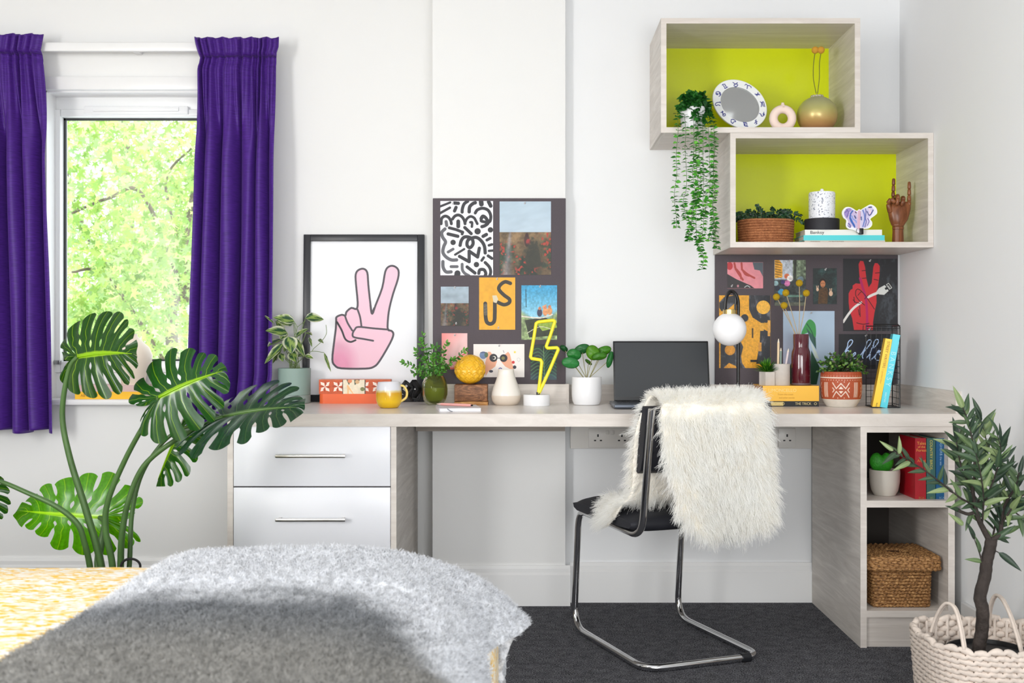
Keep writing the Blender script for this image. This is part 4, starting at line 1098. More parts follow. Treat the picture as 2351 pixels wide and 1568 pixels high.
# lightning bolt lamp ----------------------------------------------------
d = 4.03
lb = thing('lightning_lamp', 'yellow lightning-bolt tube lamp on a round white base', 'lamp', (X_(1232, d), d, ZD))
zpx([(29.5, 932), (30.5, 931), (30.5, 908), (29.5, 906.5)], 1232, d, ZD, 932, capt=True).build('base', M_white, lb)
zb = ZD + (932 - 904) * U(d)
kk = lambda x, y: (X_(x, d), d, ZD + (932 - y) * U(d))
bolt = [(1236, 905), (1240, 870), (1244, 832), (1241, 827), (1221, 824), (1218, 820), (1225, 780), (1231, 743), (1236, 740), (1270, 736), (1274, 739), (1264, 770), (1254, 796), (1257, 800), (1279, 799), (1282, 803), (1262, 850), (1240, 898), (1236, 905)]
q = []
for (a, b) in zip(bolt[:-1], bolt[1:]):
    for t in np.linspace(0, 1, 5)[:-1]: q.append(kk(a[0] + (b[0] - a[0]) * t, a[1] + (b[1] - a[1]) * t))
q.append(kk(*bolt[-1]))
MB().tube(q, 3.9 * U(d), 12).build('neon_tube', mat('yellow_silicone', (244, 230, 46), .3, sss=.2), lb)
MB().box(X_(1231, d), X_(1239, d), d - .006, d + .006, ZD + (932 - 907) * U(d), ZD + (932 - 901) * U(d), .001).build('tube_socket', M_black, lb)

# notebook, ribbon, pen ----------------------------------------------------
nb = thing('notebook', 'white notebook with a grey ribbon marker near the worktop edge', 'notebook', (-.24, 3.78, ZD))
Rn = Matrix.Translation((-.222, 3.705, ZD)) @ Matrix.Rotation(math.radians(8), 4, 'Z')
mb = MB(); mb.box(-.07, .067, -.0, .19, .0012, .0098, .0005, M=Rn); mb.build('pages', mat('paper_edge', (238, 240, 246), .7), nb)
mb = MB(); mb.box(-.071, .068, -.0015, .192, .0, .0012, 0, M=Rn); mb.box(-.071, .068, -.0015, .192, .0098, .0112, 0, M=Rn); mb.box(-.0722, -.0708, -.0015, .192, 0, .0112, 0, M=Rn); mb.build('cover', mat('pale_cover', (214, 210, 214), .5), nb)
MB().tube(spl([Rn @ Vector(q) for q in [(-.045, 0.01, .0105), (-.044, -.003, .009), (-.035, -.012, .003), (-.03, -.02, .0012)]], 5), .0014, 5).build('ribbon', mat('grey_ribbon', (140, 142, 150), .6), nb)
pn = thing('pen', 'pink ballpoint pen lying on the white notebook', 'pen', (-.26, 3.84, ZD + .013))
A = Vector((-.315, 3.86, ZD + .0162)); B = Vector((-.185, 3.775, ZD + .0162)); T = (B - A)
MB().tube([A + T * .12, A + T * .2, A + T * .95], [.0042, .0046, .0046], 10).build('barrel', mat('pink_plastic', (236, 170, 164), .35), pn)
MB().tube([A, A + T * .12], [.0008, .0042], 10).build('tip', mat('pink_tip', (226, 196, 190), .3), pn)
MB().tube([A + T * .95, A + T * .99], [.0026, .0026], 8).build('button', M_blackp, pn)

# pilea --------------------------------------------------------------------
d = 4.08
pl = thing('potted_plant', 'round-leaved plant in a white pot left of the laptop', 'potted plant', (X_(1347, d), d, ZD))
zpx([(24, 930), (29, 929), (33, 920), (34.5, 905), (34.5, 868), (33.8, 866), (31.5, 867), (31.5, 874)], 1347, d, ZD, 930).build('pot', M_white, pl)
zpx([(31.5, 873), (.1, 872)], 1347, d, ZD, 930, capb=False).build('soil', mat('soil_b', (70, 58, 46), .95), pl)
def Lp(x, y): return (1270 + x / 6.028, 760 + y / 6.028)
for i, (x, y, rx, ry, rot, c, dy, up) in enumerate([(400, 250, 112, 68, 18, (36, 108, 52), .0, .6), (290, 325, 100, 78, -12, (38, 126, 50), -.03, .5), (240, 440, 122, 76, -8, (44, 132, 62), -.045, .35), (550, 300, 92, 108, 25, (82, 142, 14), -.02, .2),
        (690, 280, 120, 66, 22, (66, 132, 20), .0, .5), (785, 395, 42, 118, -14, (34, 110, 46), -.02, .1), (150, 240, 62, 38, -35, (26, 90, 42), .03, .8), (640, 350, 105, 52, 8, (60, 124, 20), -.03, .5), (490, 430, 60, 24, -40, (70, 120, 30), .03, .8)]):
    cx_, cy_ = Lp(x, y); C = P(cx_, cy_, d + dy)
    R = Matrix.Rotation(math.radians(-rot), 3, 'Y')
    G = []; Cc = []
    for a in range(7):
        ra = a / 6; row = []; rc = []
        for k in range(28):
            th = 2 * math.pi * k / 28
            v = R @ Vector((rx / 6.028 * U(d) * ra * math.cos(th), 0, ry / 6.028 * U(d) * ra * math.sin(th)))
            v.y = -up * .25 * v.z * 1.0 - .008 * (1 - ra ** 2) + .002 * math.sin(3 * th) * ra
            row.append((C + v)[:]); vein = 1.0 + .18 * (abs(math.sin(th * 3.5)) < .15) ; rc.append(lin(np.array(c) / 255) * vein * (1.15 - .15 * ra))
        G.append(row); Cc.append(rc)
    MB().grid(np.array(G), closed_v=True, col=np.array(Cc)).build('leaf', M_leaf, pl, angle=180, thick=.0006)
    q = spl([P(1347 + 3 * math.sin(i * 2), 874, d), (P(1347, 850, d) + C) / 2 + Vector(((cx_ - 1347) * .0003, 0, -.004)), C], 5)
    MB().tube(q, .0013, 6).build('stem', mat('pilea_stem', (150, 146, 100), .5) if i == 0 else bpy.data.materials['pilea_stem'], pl)

# laptop ------------------------------------------------------------------
lp = thing('laptop', 'open dark grey laptop with a blank screen behind the sheepskin chair', 'laptop', (X_(1518, 3.95), 3.95, ZD))
lx0_, lx1_ = X_(1409, 3.84), X_(1409, 3.84) + .338
M_lap = mat('dark_aluminium', (92, 98, 108), .3, .6)
MB().box(lx0_, lx1_, 3.815, 4.04, ZD + .003, ZD + .017, .004, 3).build('base', M_lap, lp)
MB().box(lx0_ + .01, lx1_ - .01, 3.83, 4.03, ZD, ZD + .003, 0).build('foot_pad', M_black, lp)
kb = MB()
for r__ in range(5):
    for k in range(15):
        kb.box(lx0_ + .02 + k * .02, lx0_ + .037 + k * .02, 3.92 + r__ * .02, 3.937 + r__ * .02, ZD + .0168, ZD + .0185, 0)
kb.build('keyboard', M_blackp, lp, smooth=False, kind='stuff')
Ms = Matrix.Translation((0, 4.035, ZD + .014)) @ Matrix.Rotation(math.radians(-13), 4, 'X')
sxa, sxb = X_(1408.5, 4.06), X_(1628.5, 4.06)
mb = MB(); mb.box(sxa, sxb, .0, .006, .004, .226, .0025, M=Ms)
mb.build('screen_lid', mat('screen_bezel', (26, 27, 30), .4), lp)
M_screen = mat('blank_screen', (38, 42, 46), .32, spec=.7)
mb = MB(); mb.box(sxa + .006, sxb - .006, -.0006, .001, .018, .219, 0, M=Ms); mb.build('display', M_screen, lp, smooth=False)

# globe lamp ----------------------------------------------------------------
d = 3.86
gl_ = thing('globe_lamp', 'black arched table lamp with a white glass globe and brass cap', 'lamp', (X_(1694, d), d, ZD))
MB().lathe([(.052, ZD), (.053, ZD + .002), (.053, ZD + .012), (.05, ZD + .014), (.01, ZD + .0145)], X_(1690, d), d, 36, capt=True).build('base', M_black, gl_)
pts = [P(1695, 935, d), P(1695, 800, d), P(1695, 700, d)] + [P(1684 + 11 * math.cos(a), 697 - 30 * math.sin(a) ** .9, d) for a in np.linspace(.15, math.pi / 2, 6)] + [P(1675 + 9 * math.cos(a), 668 + 30 * (1 - math.sin(a)), d) for a in np.linspace(math.pi / 2 + .15, math.pi, 6)]
pole = [P(1695, 936, d)[:], P(1695, 700, d)[:]] + [(X_(1680, d) + 15 * U(d) * math.cos(a), d, Z_(700, d) + 31 * U(d) * math.sin(a)) for a in np.linspace(.1, math.pi - .1, 14)] + [P(1665, 700, d)[:], P(1665, 712, d)[:]]
MB().tube(pole, 4.0 * U(d), 10).build('pole', M_black, gl_)
inner = [P(1688, 712, d - .012)[:], P(1688, 700, d - .012)[:]] + [(X_(1676, d) + 12 * U(d) * math.cos(a), d - .012, Z_(694, d) + 26 * U(d) * math.sin(a)) for a in np.linspace(.1, math.pi - .1, 12)] + [P(1664, 712, d - .012)[:]]
MB().tube(inner, 2.6 * U(d), 8).build('inner_hoop', M_black, gl_)
lathe_px([(15, 722), (15, 711), (14.5, 710.5), (.1, 710.5)], 1675, d, 36).build('brass_cap', mat('brass', (206, 182, 120), .25, .9), gl_)
MB().ball(P(1675, 756, d), 38.3 * U(d), 28, 40).build('globe', mat('opal_glass', (244, 244, 246), .3, coat=.2), gl_)

# book pair -------------------------------------------------------------------
def book(label, x0, x1, y0, y1, z0, z1, cov, grp=None, spine='y-', page=(226, 214, 190), rot=0.0, rough=.5, name='book'):
    """book lying or standing; the spine is the face towards the camera"""
    root = thing(name, label, 'book', ((x0 + x1) / 2, (y0 + y1) / 2, z0), grp)
    m = mat('cover_' + name, cov, rough); t = .0018
    mb = MB()
    if x1 - x0 > z1 - z0:      # lying, thickness along z
        mb.box(x0, x1, y0, y1, z0, z0 + t); mb.box(x0, x1, y0, y1, z1 - t, z1); mb.box(x0, x1, y0, y0 + t, z0 + t, z1 - t)
        pg = (x0 + .003, x1 - .003, y0 + t, y1 - .003, z0 + t, z1 - t)
    else:                      # standing, thickness along x
        mb.box(x0, x0 + t, y0, y1, z0, z1); mb.box(x1 - t, x1, y0, y1, z0, z1); mb.box(x0 + t, x1 - t, y0, y0 + t, z0, z1)
        pg = (x0 + t, x1 - t, y0 + t, y1 - .003, z0 + .003, z1 - .003)
    cvr = mb.build('cover', m, root, smooth=False)
    MB().box(*pg).build('pages', mat('pages', page, .9), root, smooth=False)
    return root
d = 3.975
z1 = ZD + 12.5 * U(d); z2 = z1 + 35 * U(d)
bk = book('black book with pale gold lettering under the thick yellow book', X_(1755, d), X_(1880, d), d, d + .17, ZD, z1, (28, 30, 34))
M_gold = mat('pale_gold_ink', (222, 206, 150), .4)
text('spine_lettering', 'MOMO', .016, (X_(1785, d), d - .0006, (ZD + z1) / 2), FRONT, M_gold, bk)
MB().box(X_(1771, d), X_(1798, d), d - .0003, d, ZD + .003, z1 - .003).build('spine_label', mat('gold_block', (216, 190, 120), .5), bk, smooth=False)
text('spine_lettering', 'THE TRICK', .013, (X_(1844, d), d - .0006, (ZD + z1) / 2), FRONT, M_gold, bk, sx=.9); text('spine_lettering', 'O', .013, (X_(1872, d), d - .0006, (ZD + z1) / 2), FRONT, M_gold, bk)
bk = book('thick yellow book lying on the black book under the concrete pots', X_(1751, d), X_(1880, d), d - .002, d + .17, z1, z2, (244, 188, 62), rough=.35, page=(190, 140, 96))
text('spine_lettering', 'LIMONCELLO', .0165, (X_(1796, d), d - .0026, z1 + .038), FRONT, mat('cream_ink', (252, 222, 140), .5), bk)
text('spine_lettering', 'From the coast', .009, (X_(1803, d), d - .0026, z1 + .024), FRONT, mat('ochre_ink', (206, 150, 40), .5), bk)
text('spine_lettering', 'and other stories', .008, (X_(1806, d), d - .0026, z1 + .012), FRONT, bpy.data.materials['ochre_ink'], bk)

# concrete desk tidy with succulent and pencils --------------------------------
d = 4.03
cp = thing('desk_tidy', 'stepped concrete desk tidy with a small grass plant and a pencil well', 'desk tidy', (X_(1777, d), d, z2))
M_conc = mat('concrete', (204, 197, 190), .8, bump=.2, bscale=300, var=.05, vscale=60)
top1 = z2 + 31 * U(d); top2 = z2 + 49 * U(d)
mb = MB(); mb.lathe([(20.5 * U(d), z2), (21 * U(d), z2 + .001), (21 * U(d), top1), (18 * U(d), top1), (18 * U(d), top1 - .01), (.001, top1 - .01)], X_(1764, d), d, 6); mb.build('short_pot', M_conc, cp)
mb = MB(); mb.lathe([(19.5 * U(d), z2), (20 * U(d), z2 + .001), (20 * U(d), top2), (17 * U(d), top2), (17 * U(d), top2 - .06), (.001, top2 - .06)], X_(1793, d), d - .002, 32); mb.build('pencil_well', M_conc, cp)
mb = MB(); rr = np.random.default_rng(3)
for k in range(150):
    a = rr.uniform(0, 2 * math.pi); e = rr.uniform(.25, 1.5); L = rr.uniform(.042, .056)
    dv = Vector((math.cos(a) * math.cos(e), math.sin(a) * math.cos(e), math.sin(e)))
    o_ = Vector((X_(1761, d), d, top1 - .004)) + dv * .004
    leaf_mesh(mb, o_, dv, Vector((0, 0, 1)) if e < 1.2 else Vector((0, -1, 0)), L, .0060, [(52, 118, 24), (78, 148, 30), (40, 96, 26), (104, 170, 44)][k % 4], nl=4, nw=1, droop=.12, vein=False)
mb.build('grass_tuft', M_leaf, cp, angle=180, kind='stuff')
for lab, a, b, cc, rad in (('pale wooden pencil in the concrete desk tidy, the tallest', (1785, 850), (1786, 779), (232, 206, 170), .0042), ('slim grey-green pencil in the middle of the concrete desk tidy', (1791, 850), (1791.5, 800), (136, 156, 146), .0034), ('pale pink pencil leaning right in the concrete desk tidy', (1798, 850), (1809, 802), (226, 212, 214), .0036)):
    A = Vector((X_(a[0], d), d - .006, z2 + (886 - a[1] - 2) * U(d))); A = A - Vector((0, 0, .03)); B = Vector((X_(b[0], d), d - .01, z2 + (886 - b[1]) * U(d)))
    pc = thing('pencil', lab, 'pencil', A, 'pencils in the desk tidy'); T = B - A
    MB().tube([A, A + T * .9], rad, 6).build('shaft', mat('pencil_paint', cc, .5), pc, smooth=False)
    MB().tube([A + T * .9, B], [rad, .0008], 6).build('tip', mat('pencil_tip', (238, 226, 206), .6), pc, smooth=False)

# burgundy vase with craspedia ----------------------------------------------------
d = 4.045
bv = thing('burgundy_vase', 'dark burgundy glass bottle vase with yellow ball flowers on the yellow book', 'vase', (X_(1839, d), d, z2))
M_burg = mat('burgundy_glass', (84, 20, 34), .07, coat=.3, spec=.8)
yb0 = 886.5
zpx([(17, 886), (20.5, 884), (21.5, 878), (21.8, 820), (20.5, 810), (17.8, 803), (17.2, 799), (17.6, 771), (17, 769.5), (15.8, 771), (15.6, 800), (.1, 812)], 1839, d, z2, yb0, 48).build('bottle', M_burg, bv)
zpx([(17, 886.5), (22, 886), (22.6, 884.5), (21.5, 881.5)], 1839, d, z2, yb0).build('foot_rim', mat('clear_dark_glass', (110, 90, 96), .05, spec=.9), bv)
M_crasp = mat('craspedia_yellow', (206, 168, 24), .9, bump=1.0, bscale=700, bdist=.003, var=.3, vscale=400)
M_dry = mat('dry_stem', (186, 166, 132), .7)
for i, (x, y, sx_, sy) in enumerate([(1832, 653, 1834, 772), (1803, 675, 1832, 775), (1783, 684, 1830, 778), (1848, 676, 1836, 772), (1799, 704, 1827, 778)]):
    dd = d - .02 + .012 * (i % 3); zz = lambda y_: z2 + (yb0 - y_) * U(d)
    top = Vector((X_(x, d), dd, zz(y))); bot = Vector((X_(sx_, d), d, zz(800)))
    MB().tube(spl([bot, (Vector((X_(sx_, d), d, zz(sy)))), (top + Vector((X_(sx_, d), d, zz(sy)))) / 2 + Vector((.002, 0, 0)), top], 5), .0014, 6).build('flower_stem', M_dry, bv)
    G = []; R0 = 8.0 * U(d)
    MB().ball(top, R0, 14, 20).build('flower_head', M_crasp, bv)

# terracotta patterned planter ---------------------------------------------------
d = 3.985
tp = thing('potted_plant', 'small-leaved shrub in a terracotta pot with white zigzag pattern', 'potted plant', (X_(1931, d), d, ZD))
c = Canvas(0, 0, 560, 84, 3.0, (178, 84, 52)); wh = (240, 222, 206)
for x in range(4, 560, 14): c.disk(x, 4, 2.0, (150, 60, 36)); c.disk(x + 7, 10, 1.2, (236, 214, 196))
c.rect(0, 13, 560, 16.5, wh)
for x in range(4, 560, 12): c.disk(x, 21, 1.3, wh)
for x in range(0, 560, 140):
    for k in range(4): c.rect(x + 3 + k * 6, 27, x + 6 + k * 6, 68, wh)
    cx_ = x + 84
    for s in (-1, 1):
        c.stroke([(cx_ - 36, 48 - s * 20), (cx_ - 20, 48 - s * 4), (cx_, 48 - s * 18), (cx_ + 20, 48 - s * 4), (cx_ + 36, 48 - s * 20)], 3.2, wh)
        c.poly([(cx_ - 10, 48 - s * 3), (cx_ + 10, 48 - s * 3), (cx_, 48 - s * 10)], wh)
        c.stroke([(cx_ + s * 36, 42), (cx_ + s * 28, 48), (cx_ + s * 36, 54)], 2.6, wh)
        for xx in (-14, 14): c.disk(cx_ + xx, 48 - s * 22, 1.5, wh)
c.speck(3, .08, 3)
prof = [(43.6, 914), (46.0, 900), (46.6, 884), (46.2, 868), (45.4, 853)]
pr = spl(prof, 14); n_a = 560; G = []; Cc = []
for r_i, (rp, yy) in enumerate(pr):
    a = np.linspace(0, 2 * np.pi, n_a, endpoint=False) + math.radians(200)
    G.append(np.stack([X_(1931, d) + rp * U(d) * np.cos(a), d + rp * U(d) * np.sin(a), np.full(n_a, ZD + (932 - yy) * U(d))], -1))
    Cc.append(csample(c, (np.linspace(0, 560, n_a, endpoint=False) + 0) , np.full(n_a, (yy - 853) / 61 * 74)))
MB().grid(np.array(G), closed_v=True, col=np.array(Cc)).build('patterned_band', colmat('terracotta_glaze', .55), tp, angle=180)
zpx([(31, 932), (33, 931.5), (40.5, 920), (43.6, 914)], 1931, d, ZD, 932).build('glazed_foot', mat('crackle_white', (232, 224, 212), .4, var=.06, vscale=60), tp)
zpx([(45.4, 853), (45.2, 851.5), (43, 851.5), (42, 858), (.1, 856)], 1931, d, ZD, 932, capb=False).build('rim', mat('terracotta', (160, 74, 46), .7), tp)
def bush(parent, c0, rx, ry, rz, n, ll, lw, cols, seed, name='foliage', nb=26, m=None, low=-.1, droop=.15):
    rr = np.random.default_rng(seed); mb = MB()
    stems = MB()
    per = n // nb
    for b in range(nb):
        a = rr.uniform(0, 2 * math.pi); e = math.asin(rr.uniform(low, 1.0))
        tip = Vector((rx * math.cos(a) * math.cos(e), ry * math.sin(a) * math.cos(e), rz * math.sin(e))) * rr.uniform(.75, 1.05)
        q = spl([Vector(c0) + Vector((0, 0, -.01)), Vector(c0) + tip * .5 + Vector((0, 0, rz * .12)), Vector(c0) + tip], 5)
        mb.tube(q, .0009, 4, col=lin(np.array((70, 84, 44)) / 255), caps=False)
        for k in range(per):
            t = rr.uniform(.35, 1) ** .8; i = min(int(t * (len(q) - 1)), len(q) - 2); a0 = Vector(q[i])
            T = (Vector(q[i + 1]) - a0).normalized(); dv = (T * .5 + Vector(rr.normal(size=3)) * .8).normalized()
            c1 = cols[rr.integers(0, len(cols))]
            leaf_mesh(mb, a0, dv, Vector((0, -.6, 1)) + Vector(rr.normal(size=3)) * .5, ll * rr.uniform(.7, 1.2), lw * rr.uniform(.7, 1.2), c1, tuple(min(255, v * 1.2) for v in c1), nl=4, nw=1, droop=droop, cup=.1)
    return mb.build(name, m or M_leaf, parent, angle=180, kind='stuff')
bush(tp, (X_(1931, d), d, ZD + 78 * U(d)), .094, .06, .078, 950, .0145, .0105, [(66, 110, 46), (98, 140, 60), (128, 164, 78), (44, 82, 40), (54, 92, 44), (96, 92, 84)], 9, nb=44)

# wire bookend and two leaning books ------------------------------------------------
d = 3.885
we = thing('wire_bookend', 'black wire grid bookend by the right-hand wall', 'bookend', (X_(2036, d), d + .06, ZD))
Xa, Xb = X_(2004.5, d), X_(2066, d); yk = d + .13
zt2 = Z_(745, d)
mb = MB()
for yy in (d, yk): 
    pass
mb.tube([(Xb, d, ZD + .002), (Xb, d, zt2 - .008), (Xb - .006, d, zt2), (Xb - .09, d, zt2)], .0022, 8)
mb.tube([(Xa, yk - .01, ZD + .002), (Xa, yk - .01, zt2)], .0015, 8)
mb.tube([(Xb, yk, ZD + .002), (Xb, yk, zt2 - .004), (Xa - .0, yk, zt2 - .004)], .002, 8)
mb.tube([(Xb, d, zt2 - .004), (Xb, yk, zt2 - .004)], .002, 8)
mb.tube([(Xa, d, ZD + .002), (Xb, d, ZD + .002), (Xb, yk, ZD + .002), (Xa, yk, ZD + .002)], .002, 8, closed=True)
mb.build('outer_frame', M_black, we)
mb = MB(); mb.box(Xa, Xb, d, yk, ZD, ZD + .0035); mb.build('base_plate', M_black, we, smooth=False)
mb = MB()
for k in range(13): z_ = ZD + .01 + k * (zt2 - ZD - .012) / 12.5; mb.tube([(Xb, d, z_), (Xb, yk, z_)], .0011, 5)
for k in range(5): y_ = d + .022 + k * .025; mb.tube([(Xb, y_, ZD), (Xb, y_, zt2)], .0011, 5)
for k in range(13): z_ = ZD + .01 + k * (zt2 - ZD - .012) / 12.5; mb.tube([(Xa, yk, z_), (Xb, yk, z_)], .0009, 5)
for k in range(4): x_ = Xa + (k + 1) * (Xb - Xa) / 5; mb.tube([(x_, yk, ZD), (x_, yk, zt2)], .0009, 5)
mb.build('wire_grid', M_black, we)
YW = Matrix.Translation((Xb, d, 0)) @ Matrix.Rotation(math.radians(-7), 4, 'Z') @ Matrix.Translation((-Xb, -d, 0))
for o_ in we.children: o_.data.transform(YW)
YAWC = Matrix.Translation((X_(2037, d), d, 0)) @ Matrix.Rotation(math.radians(-13.5), 4, 'Z') @ Matrix.Translation((-X_(2037, d), -d, 0))
def lean_book(label, bl, br, tl, ytop, cov, txt, tcol, small, grp):
    zb_ = ZD + .0036; w = (br - bl) * U(d); h = (936 - ytop) * U(d); sh = (tl - bl) * U(d)
    ang = math.atan2(sh, h); L = math.hypot(sh, h) - .0; wt_ = w * math.cos(ang)
    M0 = YAWC @ Matrix.Translation((X_(bl, d), 0, zb_ + 0.0)) @ Matrix.Rotation(ang, 4, 'Y')
    root = thing('book', label, 'book', (X_(bl, d), d + .06, zb_), grp); root['label'] = label
    t = .0016; mb = MB(); y0, y1 = d + .002, d + .10
    mb.box(0, t, y0, y1, 0, L, 0, M=M0); mb.box(wt_ - t, wt_, y0, y1, 0, L, 0, M=M0); mb.box(t, wt_ - t, y0, y0 + t, 0, L, 0, M=M0)
    mb.build('cover', mat('spine_' + small, cov, .35), root, smooth=False)
    MB().box(t, wt_ - t, y0 + t, y1 - .003, .003, L - .003, 0, M=M0).build('pages', mat('pages_w', (236, 232, 222), .9), root, smooth=False)
    for s, sz, pos, col, sx in txt:
        R = (M0.to_3x3() @ Matrix.Rotation(math.pi / 2, 3, 'Y') @ FRONT)
        text('spine_lettering', s, sz, M0 @ Vector((wt_ / 2, y0 - .0005, L * pos)), R, mat('ink_' + small, col, .5), root, sx=sx)
lean_book('bright yellow book leaning in the wire bookend', 2004.5, 2020.5, 2033.5, 778, (250, 202, 12), [('STREET WRITERS', .0125, .77, (140, 104, 10), 1.0), ('a guided tour', .008, .45, (190, 150, 20), 1.2), ('PRESS', .006, .04, (100, 76, 20), 1.0)], None, 'yellow', 'books leaning in the wire bookend')
lean_book('turquoise book leaning in the wire bookend against the grid', 2021.5, 2037.5, 2050, 768, (70, 204, 222), [('B A N K S Y', .023, .53, (176, 232, 240), 1.05), ('secret', .011, .14, (196, 240, 246), 1.3)], None, 'cyan', 'books leaning in the wire bookend')

# ================================================================== UPPER SHELF BOX
# mirror -------------------------------------------------------------
d = 3.99
mr_ = thing('zodiac_mirror', 'oval mirror with a white rim of blue zodiac signs in the upper shelf box', 'mirror', (X_(1701, d), d, UZ))
c = Canvas(1630, 175, 1772, 298, 4.0, (232, 234, 234)); blue = (58, 62, 132)
Kz = 11.2
def ZL(*a): return [(1630 + x / Kz, 170 + y / Kz) for x, y in a]
gly = [[(630, 165), (660, 190), (700, 210), (745, 175)], [(700, 205), (655, 240), (680, 275), (730, 270), (750, 230), (700, 205)],
    [(350, 235), (380, 215), (420, 215)], [(375, 240), (420, 320)], [(415, 220), (460, 300)], [(410, 330), (450, 315), (485, 290)],
    [(180, 480), (190, 430), (240, 415), (290, 440)], [(195, 490), (230, 500), (215, 460), (195, 490)], [(300, 460), (300, 510), (255, 540)], [(285, 450), (260, 470), (290, 490)],
    [(270, 700), (200, 710), (155, 745), (175, 790), (230, 770), (275, 790)], [(280, 690), (285, 720)],
    [(285, 975), (320, 970), (350, 1010)], [(325, 950), (345, 940), (340, 1050), (370, 1070), (410, 1040), (390, 1000), (360, 1030)],
    [(545, 1225), (560, 1160), (620, 1170), (665, 1215), (610, 1230), (585, 1270), (545, 1225)],
    [(835, 1210), (870, 1240), (880, 1310), (910, 1340)], [(870, 1250), (940, 1250), (950, 1340)], [(905, 1260), (910, 1330), (975, 1345)],
    [(1190, 1170), (1190, 1230)], [(1165, 1200), (1220, 1220)], [(1150, 1260), (1185, 1240), (1210, 1270), (1180, 1285)],
    [(1285, 1000), (1320, 1020), (1340, 1075), (1400, 1050), (1410, 1010), (1380, 1030), (1400, 970)],
    [(1320, 690), (1350, 720), (1340, 820)], [(1350, 720), (1400, 690), (1430, 820)], [(1370, 720), (1390, 810)],
    [(1190, 480), (1240, 490), (1310, 500)], [(1270, 440), (1250, 490), (1240, 530)], [(1215, 510), (1290, 475)],
    [(940, 240), (965, 215), (1000, 250), (990, 340)], [(1000, 270), (1040, 250), (1090, 280), (1095, 310)]]
for g in gly: c.stroke(ZL(*g), 1.9, blue, 4)
cxm, cym = 1700.5, 236.5; a0 = math.radians(38)
def ell(t, ax, bx): 
    x, y = ax * math.cos(t), bx * math.sin(t); return (cxm + x * math.cos(a0) - y * math.sin(a0), cym + x * math.sin(a0) + y * math.cos(a0))
def mp_(px, py, dep):     # lean back slightly
    z = Z_(py, d); return (X_(px, d), d + (z - UZ) * .18 + dep, z)
G = []; Cc = []
for k, (f, dep) in enumerate([(0.0, -.001), (.03, -.004)] + [(.03 + .94 * i / 26, -.005) for i in range(1, 26)] + [(.985, -.004), (1.0, 0)]):
    ring = []
    for j in range(360):
        t = 2 * math.pi * j / 360; A_ = ell(t, 67.0, 53.5); I_ = ell(t, 47.5, 37.5); I_ = (I_[0] + .5, I_[1] + 1.0)
        ring.append((I_[0] + (A_[0] - I_[0]) * f, I_[1] + (A_[1] - I_[1]) * f))
    ring = np.array(ring); G.append([mp_(x, y, dep) for x, y in ring]); Cc.append(csample(c, ring[:, 0], ring[:, 1]))
back = [[mp_(*ell(2 * math.pi * j / 360, 67, 53.5), .008) for j in range(360)], [mp_(*ell(2 * math.pi * j / 360, .5, .5), .008) for j in range(360)]]
mb = MB(); mb.grid(np.array(G), closed_v=True, col=np.array(Cc)); mb.grid(np.array([G[-1]] + back), closed_v=True, col=lin(np.array((.9, .9, .9))))
mb.build('painted_rim', colmat('rim_glaze', .25, coat=.3), mr_, angle=60)
mb = MB(); mb.grid(np.array([[mp_(*ell(2 * math.pi * j / 60, 48.2 * f, 38.2 * f), .0005) for j in range(60)] for f in (1, .5, .01)]), closed_v=True, flip=True)
mb.build('mirror_glass', mat('mirror_glass', (0.80, 0.82, 0.82), .06, 1.0), mr_)
MB().box(X_(1672, d), X_(1684, d), d + .02, d + .07, UZ, UZ + .006, .001).build('stand_foot', M_black, mr_)

# donut vase ------------------------------------------------------------
d = 3.95
dn = MB(); cc = Vector((X_(1797, d), d, UZ + 30.5 * U(d))); G = []
for i in range(49):
    a = 2 * math.pi * i / 48 + math.pi / 2
    if i == 48: break
    row = []
    for k in range(20):
        b = 2 * math.pi * k / 20; R_, r_m = 21.3 * U(d), 9.8 * U(d)
        rr_ = R_ + r_m * math.cos(b); row.append((cc.x + rr_ * math.cos(a), cc.y + r_m * math.sin(b) * .95, cc.z + rr_ * math.sin(a)))
    G.append(row)
dn.grid(np.array(G), closed_u=True, closed_v=True)
dn.lathe([(9.5 * U(d), cc.z + 24 * U(d)), (6 * U(d), cc.z + 29 * U(d)), (3.6 * U(d), cc.z + 33 * U(d)), (3.4 * U(d), cc.z + 36 * U(d)), (2.2 * U(d), cc.z + 36.4 * U(d)), (2 * U(d), cc.z + 33 * U(d))], cc.x, d, 20)
tag(dn.build('donut_vase', mat('pink_bisque', (236, 214, 202), .6, bump=.1, bscale=500), None, angle=180), 'small pale pink ring-shaped vase beside the zodiac mirror', 'vase')

# sphere vase --------------------------------------------------------------
d = 3.985
sv = thing('sphere_vase', 'metallic olive to copper sphere vase with two orange ball flowers', 'vase', (X_(1876, d), d, UZ))
M_sv, n, l, p = new_mat('lustre_glaze')
tc = n.new('ShaderNodeTexCoord'); sx = n.new('ShaderNodeSeparateXYZ'); l.new(tc.outputs['Object'], sx.inputs[0])
mr = n.new('ShaderNodeMapRange'); mr.inputs[1].default_value = UZ; mr.inputs[2].default_value = UZ + .13; l.new(sx.outputs['Z'], mr.inputs[0])
r = ramp(n, [(0, (176, 120, 88)), (.3, (192, 156, 96)), (.6, (182, 176, 108)), (.85, (176, 176, 130)), (1, (178, 176, 150))]); l.new(mr.outputs[0], r.inputs[0]); l.new(r.outputs[0], p.inputs['Base Color'])
p.inputs['Roughness'].default_value = .3; p.inputs['Metallic'].default_value = .25
pf = [(26, 295), (30, 293.5)] + [(45.5 * math.sin(a), 251 - 42 * math.cos(a) * -1) for a in []]
cyv = 252.5; prf = [(22, 294.5)]
for a in np.linspace(.5, math.pi - .27, 22): prf.append((46 * math.sin(a), cyv + 46 * math.cos(a) * .94))
prf += [(12.5, 208), (10.5, 208.5), (9, 214)]
